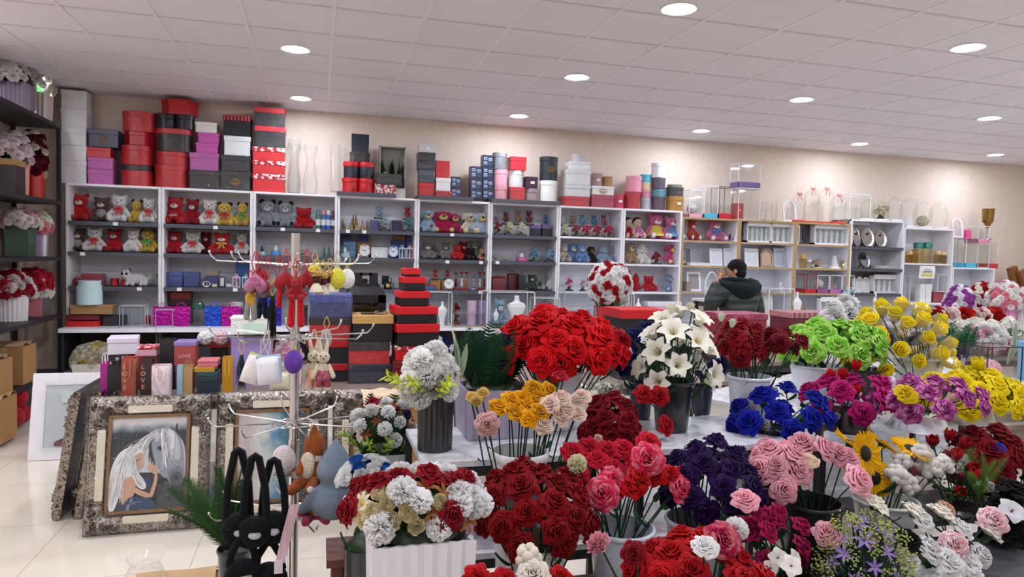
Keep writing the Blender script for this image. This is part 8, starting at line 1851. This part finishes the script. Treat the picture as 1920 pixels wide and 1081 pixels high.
sprays(((0.516,1.58,0.871),),'garden',0.04,'#e8e0d4',(0.525,1.6,0.282,0.146),'cream rose at the bottom edge','cream roses at bottom edge',0.3,(0,-0.6,0.7))
sprays(((0.52,1.64,0.891),),'cluster',0.036,'#e0d8c8',(0.525,1.6,0.282,0.146),'cream cotton bud with brown husk','cream cotton bud',0,(0,-0.6,0.7))
sprays(((0.38,1.6,0.867),(0.593,1.6,0.844),(0.448,1.6,0.853)),'rose',0.035,'#b50d16',(0.525,1.6,0.282,0.146),'red rose peeking up at the bottom edge','red roses peeking at bottom edge',0,(0,-0.6,0.7))
bucket(2.877,2.2,0.502,0.273,-0.117,'#151417','black bucket of black and white roses at the far end')
sprays(((2.798,2.2,0.65),(2.933,2.23,0.543),(2.742,2.16,0.552),(2.887,2.2,0.454),(2.731,2.18,0.454),(2.915,2.26,0.686)),'rose',0.063,'#121114',(2.877,2.2,0.502,0.273),'black rose in the far end bucket','black roses at the far end',0.2,(0,-0.6,0.7))
sprays(((2.74,2.12,0.668),(2.78,2.22,0.64)),'orchid',0.065,'#e6e6e8',(2.877,2.2,0.502,0.273),'white blossom among the black roses','white blossoms among black',0,(0,-0.6,0.7))
bunch((2.81,2.2,0.402),(0.083,0.08,0.305),11,'rose',0.058,'#100f12',(2.877,2.2,0.502,0.273),'velvet black rose packed in the far end bucket','packed black roses at the far end',0.2,-0.1,0)
bunch((1.484,1.95,0.655),(0.113,0.084,0.128),6,'rose',0.035,'#8c0e44',(1.541,1.95,0.502,0.162),'deep magenta rose low in the front row','low deep magenta roses',1.6,-0.1,0)
sprays(((2.194,2.04,0.698),(2.364,2.03,0.657),(2.415,1.98,0.57),(2.037,1.94,0.604)),'garden',0.049,'#e9e7e6',(2.265,2.0,0.502,0.267),'white foam rose at the back of the front bucket','back white foam roses',0.6,(0,-0.6,0.7))
sprays(((2.596,2.37,0.718),(2.655,2.34,0.653),(2.839,2.37,0.641)),'spray',0.048,'#6a8a3a',(2.812,2.42,0.56,0.266),'green sprig among the tulips','green sprigs among tulips',1,(0,-0.6,0.7))
arrangement(0.274,1.86,0.502,'ribbox',0.27,0.399,'#d9d8de','white ribbed planter of red roses, white carnations and cream buds',(('rose','#8f0f1f',0.043,20),('pompom','#f0efee',0.042,18),('ranunculus','#e4d8b0',0.027,16),('star','#a8683a',0.04,7),('daisy','#e4dcbc',0.035,3)),dome=((-0.01,-0.0,0.454),(0.18,0.12,0.1)),zmin=-0.2,greens=(('sprig',5,0.09,'#4a6a3a'),),big=1)
arrangement(0.285,3.06,0,'box',0.2,0.78,'#bfc4c4','white carnations, dark red rose and yellow-green sprigs in grey planter',(('pompom','#eeeeec',0.06,7),('rose','#8f1020',0.06,3),('rose','#1f1838',0.055,2),('star','#8a4a30',0.05,3)),greens=(('sprig',9,0.15,'#8fae3c'),('leaf',6,0.1,'#2a4a2c'),('fern',3,0.26,'#2a4a30',0,0.5,1.4)),dome=((0,0,0.86),(0.14,0.1,0.14)),zmin=-0.1)
arrangement(0.186,2.6,0,'round',0.16,0.55,'#33363a','white and blue ranunculus bunch beside the grey hooded plush',(('ranunculus','#e9e9e8',0.05,8),('ranunculus','#2a62b0',0.05,4)),greens=(('leaf',6,0.08,'#3a5a34'),),dome=((0,0,0.805),(0.1,0.08,0.08)),zmin=0)
gift_bag(0.646,2.62,0.572,0.16,0.16,'lilac plush-wrapped bundle on the lower marble shelf','#c4a8cc',handle=0)
gift_bag(0.759,2.62,0.572,0.1,0.14,'magenta wrapped bundle on the lower marble shelf','#7a2048',handle=0)
display_table(6.45,9.2,4.55,5.6,0.8,'wide low table of potted arrangements at the far end',col='#cfccce')
display_table(6.0,10.2,5.7,6.5,1.0,'higher rear table of potted arrangements at the far end',col='#cfccce')
arrangement(7.455,6.0,1.0,'ribround',0.24,0.232,'#d884a8','pink ribbed pot of white and pink roses at the far end',(('garden','#eeece8',0.09,26),('rose','#e08a94',0.08,14)),dome=((0,0,0.252),(0.202,0.169,0.232)),zmin=-0.15)
arrangement(6.966,6.15,1.0,'round',0.24,0.184,'#b89cc0','mauve pot of purple and white roses at the far end',(('garden','#ece8ee',0.085,16),('rose','#a04aa0',0.085,14)),dome=((0,0,0.204),(0.162,0.135,0.225)),zmin=-0.15)
arrangement(7.465,6.3,1.0,'round',0.211,0.178,'#b0a498','dome of red and white rose rings at the far end',(('garden','#ece8d8',0.08,14),('rose','#b01828',0.08,14)),dome=((0,0,0.198),(0.146,0.121,0.267)),zmin=-0.15)
arrangement(7.63,5.9,1.0,'ribround',0.203,0.2,'#d8d4d8','white ribbed pot of white roses at the far end edge',(('garden','#ece8e4',0.09,16),('rose','#b83040',0.08,4)),dome=((0,0,0.22),(0.123,0.103,0.2)),zmin=-0.15)
arrangement(6.389,5.9,1.0,'round',0.114,0.076,'#a8a4a0','dark red and blush carnation tuft before the purple dome',(('carnation','#a8142a',0.085,9),('carnation','#e8dcdc',0.07,4)),dome=((0,0,0.096),(0.092,0.077,0.093)),zmin=-0.15)
arrangement(6.555,5.9,1.0,'round',0.115,0.077,'#a8a4a0','white carnation tuft with red eye before the purple dome',(('carnation','#ecd8d4',0.085,9),('carnation','#c03a40',0.07,4)),dome=((0,0,0.097),(0.093,0.078,0.094)),zmin=-0.15)
arrangement(6.759,5.9,1.0,'round',0.116,0.077,'#a8a4a0','scarlet carnation tuft in the row before the domes',(('carnation','#c8201c',0.085,9),('carnation','#d84a2a',0.07,4)),dome=((0,0,0.097),(0.094,0.078,0.094)),zmin=-0.15)
arrangement(6.982,5.9,1.0,'round',0.117,0.077,'#a8a4a0','white and red carnation tuft before the pink pot',(('carnation','#eadcd6',0.085,9),('carnation','#b82a34',0.07,4)),dome=((0,0,0.097),(0.094,0.079,0.094)),zmin=-0.15)
arrangement(7.162,5.9,1.0,'round',0.117,0.077,'#a8a4a0','red rose tuft beside the pink ribbed pot',(('carnation','#c01c20',0.085,9),('carnation','#d84030',0.07,4)),dome=((0,0,0.097),(0.095,0.079,0.094)),zmin=-0.15)
arrangement(5.72,5.2,0.8,'round',0.131,0.165,'#c8c8c4','white rose bush with green leaves, first along the far table',(('garden','#ebe9de',0.085,14),('star','#7a9a6a',0.06,4)),dome=((0,0,0.185),(0.105,0.087,0.165)),zmin=-0.15,greens=(('leaf',6,0.1,'#3f6f42'),))
arrangement(5.914,5.2,0.8,'round',0.132,0.155,'#c8c8c4','white rose bush with green leaves, second along the far table',(('garden','#ebe9de',0.085,14),('star','#7a9a6a',0.06,4)),dome=((0,0,0.175),(0.105,0.088,0.155)),zmin=-0.15,greens=(('leaf',6,0.1,'#3f6f42'),))
arrangement(6.108,5.2,0.8,'round',0.134,0.165,'#c8c8c4','white rose bush with green leaves, third along the far table',(('garden','#ebe9de',0.085,14),('star','#7a9a6a',0.06,4)),dome=((0,0,0.185),(0.106,0.089,0.165)),zmin=-0.15,greens=(('leaf',6,0.1,'#3f6f42'),))
arrangement(6.321,5.2,0.8,'round',0.135,0.154,'#c8c8c4','white rose bush with green leaves, fourth along the far table',(('garden','#ebe9de',0.085,14),('star','#7a9a6a',0.06,4)),dome=((0,0,0.174),(0.107,0.089,0.154)),zmin=-0.15,greens=(('leaf',6,0.1,'#3f6f42'),))
arrangement(6.542,5.2,0.8,'round',0.136,0.165,'#c8c8c4','white rose bush with green leaves, fifth along the far table',(('garden','#ebe9de',0.085,14),('star','#7a9a6a',0.06,4)),dome=((0,0,0.185),(0.108,0.09,0.165)),zmin=-0.15,greens=(('leaf',6,0.1,'#3f6f42'),))
arrangement(5.826,4.85,0.8,'round',0.212,0.115,'#d0c8c8','white and blush pompom bouquet before the striped leaf',(('pompom','#ecebe8',0.12,7),('pompom','#e8c4cc',0.11,5),('rose','#c83a60',0.07,3)),dome=((0,0,0.135),(0.16,0.134,0.173)),zmin=-0.15)
arrangement(6.116,4.8,0.8,'round',0.165,0.074,'#cfc8cc','magenta and white carnation pot at the picture edge',(('pompom','#e4d4dc',0.11,5),('rose','#b81c6a',0.09,4)),dome=((0,0,0.094),(0.109,0.091,0.111)),zmin=-0.15)
arrangement(5.284,4.75,0.8,'box',0.204,0.07,'#b8b4a4','planter of green fern with navy blue roses',(('rose','#141d58',0.11,7),),dome=((0,0,0.09),(0.159,0.132,0.129)),zmin=-0.15,greens=(('fern',10,0.3,'#22502f',0,1,0.7),))
striped_leaf(5.853,4.66,0.8,0.5,'long grey-green striped leaf at the far end table')
acrylic(5.215,4.3,0.72,0.36,0.31,'dark-framed clear box with pink content behind the yellow roses',frame='#2a2226',d=0.26,inner=('ball','#d8a0b0'))
display_table(4.75,6.6,4.1,4.5,0.72,'narrow table under the dark-framed box',col='#c8c4c4')
gift_box(5.796,4.35,0.722,0.22,0.32,'light blue box at the picture edge beside the dark-framed box','#6fb0d4',d=0.2)
arrangement(3.958,4.6,0.862,'round',0.127,0.156,'#d8d8d4','white filler bouquet behind the yellow wrapped roses',(('pompom','#ecebe8',0.1,8),('spray','#e8e8e4',0.12,6)),dome=((0,0,0.176),(0.095,0.079,0.289)),zmin=-0.15)
arrangement(4.348,4.9,0.862,'round',0.127,0.172,'#d8d8d4','second white filler bouquet behind the wrapped roses',(('pompom','#ecebe8',0.1,7),('spray','#e8e8e4',0.12,5)),dome=((0,0,0.192),(0.09,0.075,0.32)),zmin=-0.15)
plank(10.15,8.1,0.35,'brown wooden plank leaning, tied with rope, nearer the shelves')
plank(10.35,8.01,0.42,'brown wooden plank leaning behind the first')
plank(10.75,7.92,0.45,'brown wooden plank leaning nearest the picture edge')
post(11.0,8.22,0.16,0.1,2.2,'tall dark wooden post standing against the back wall')
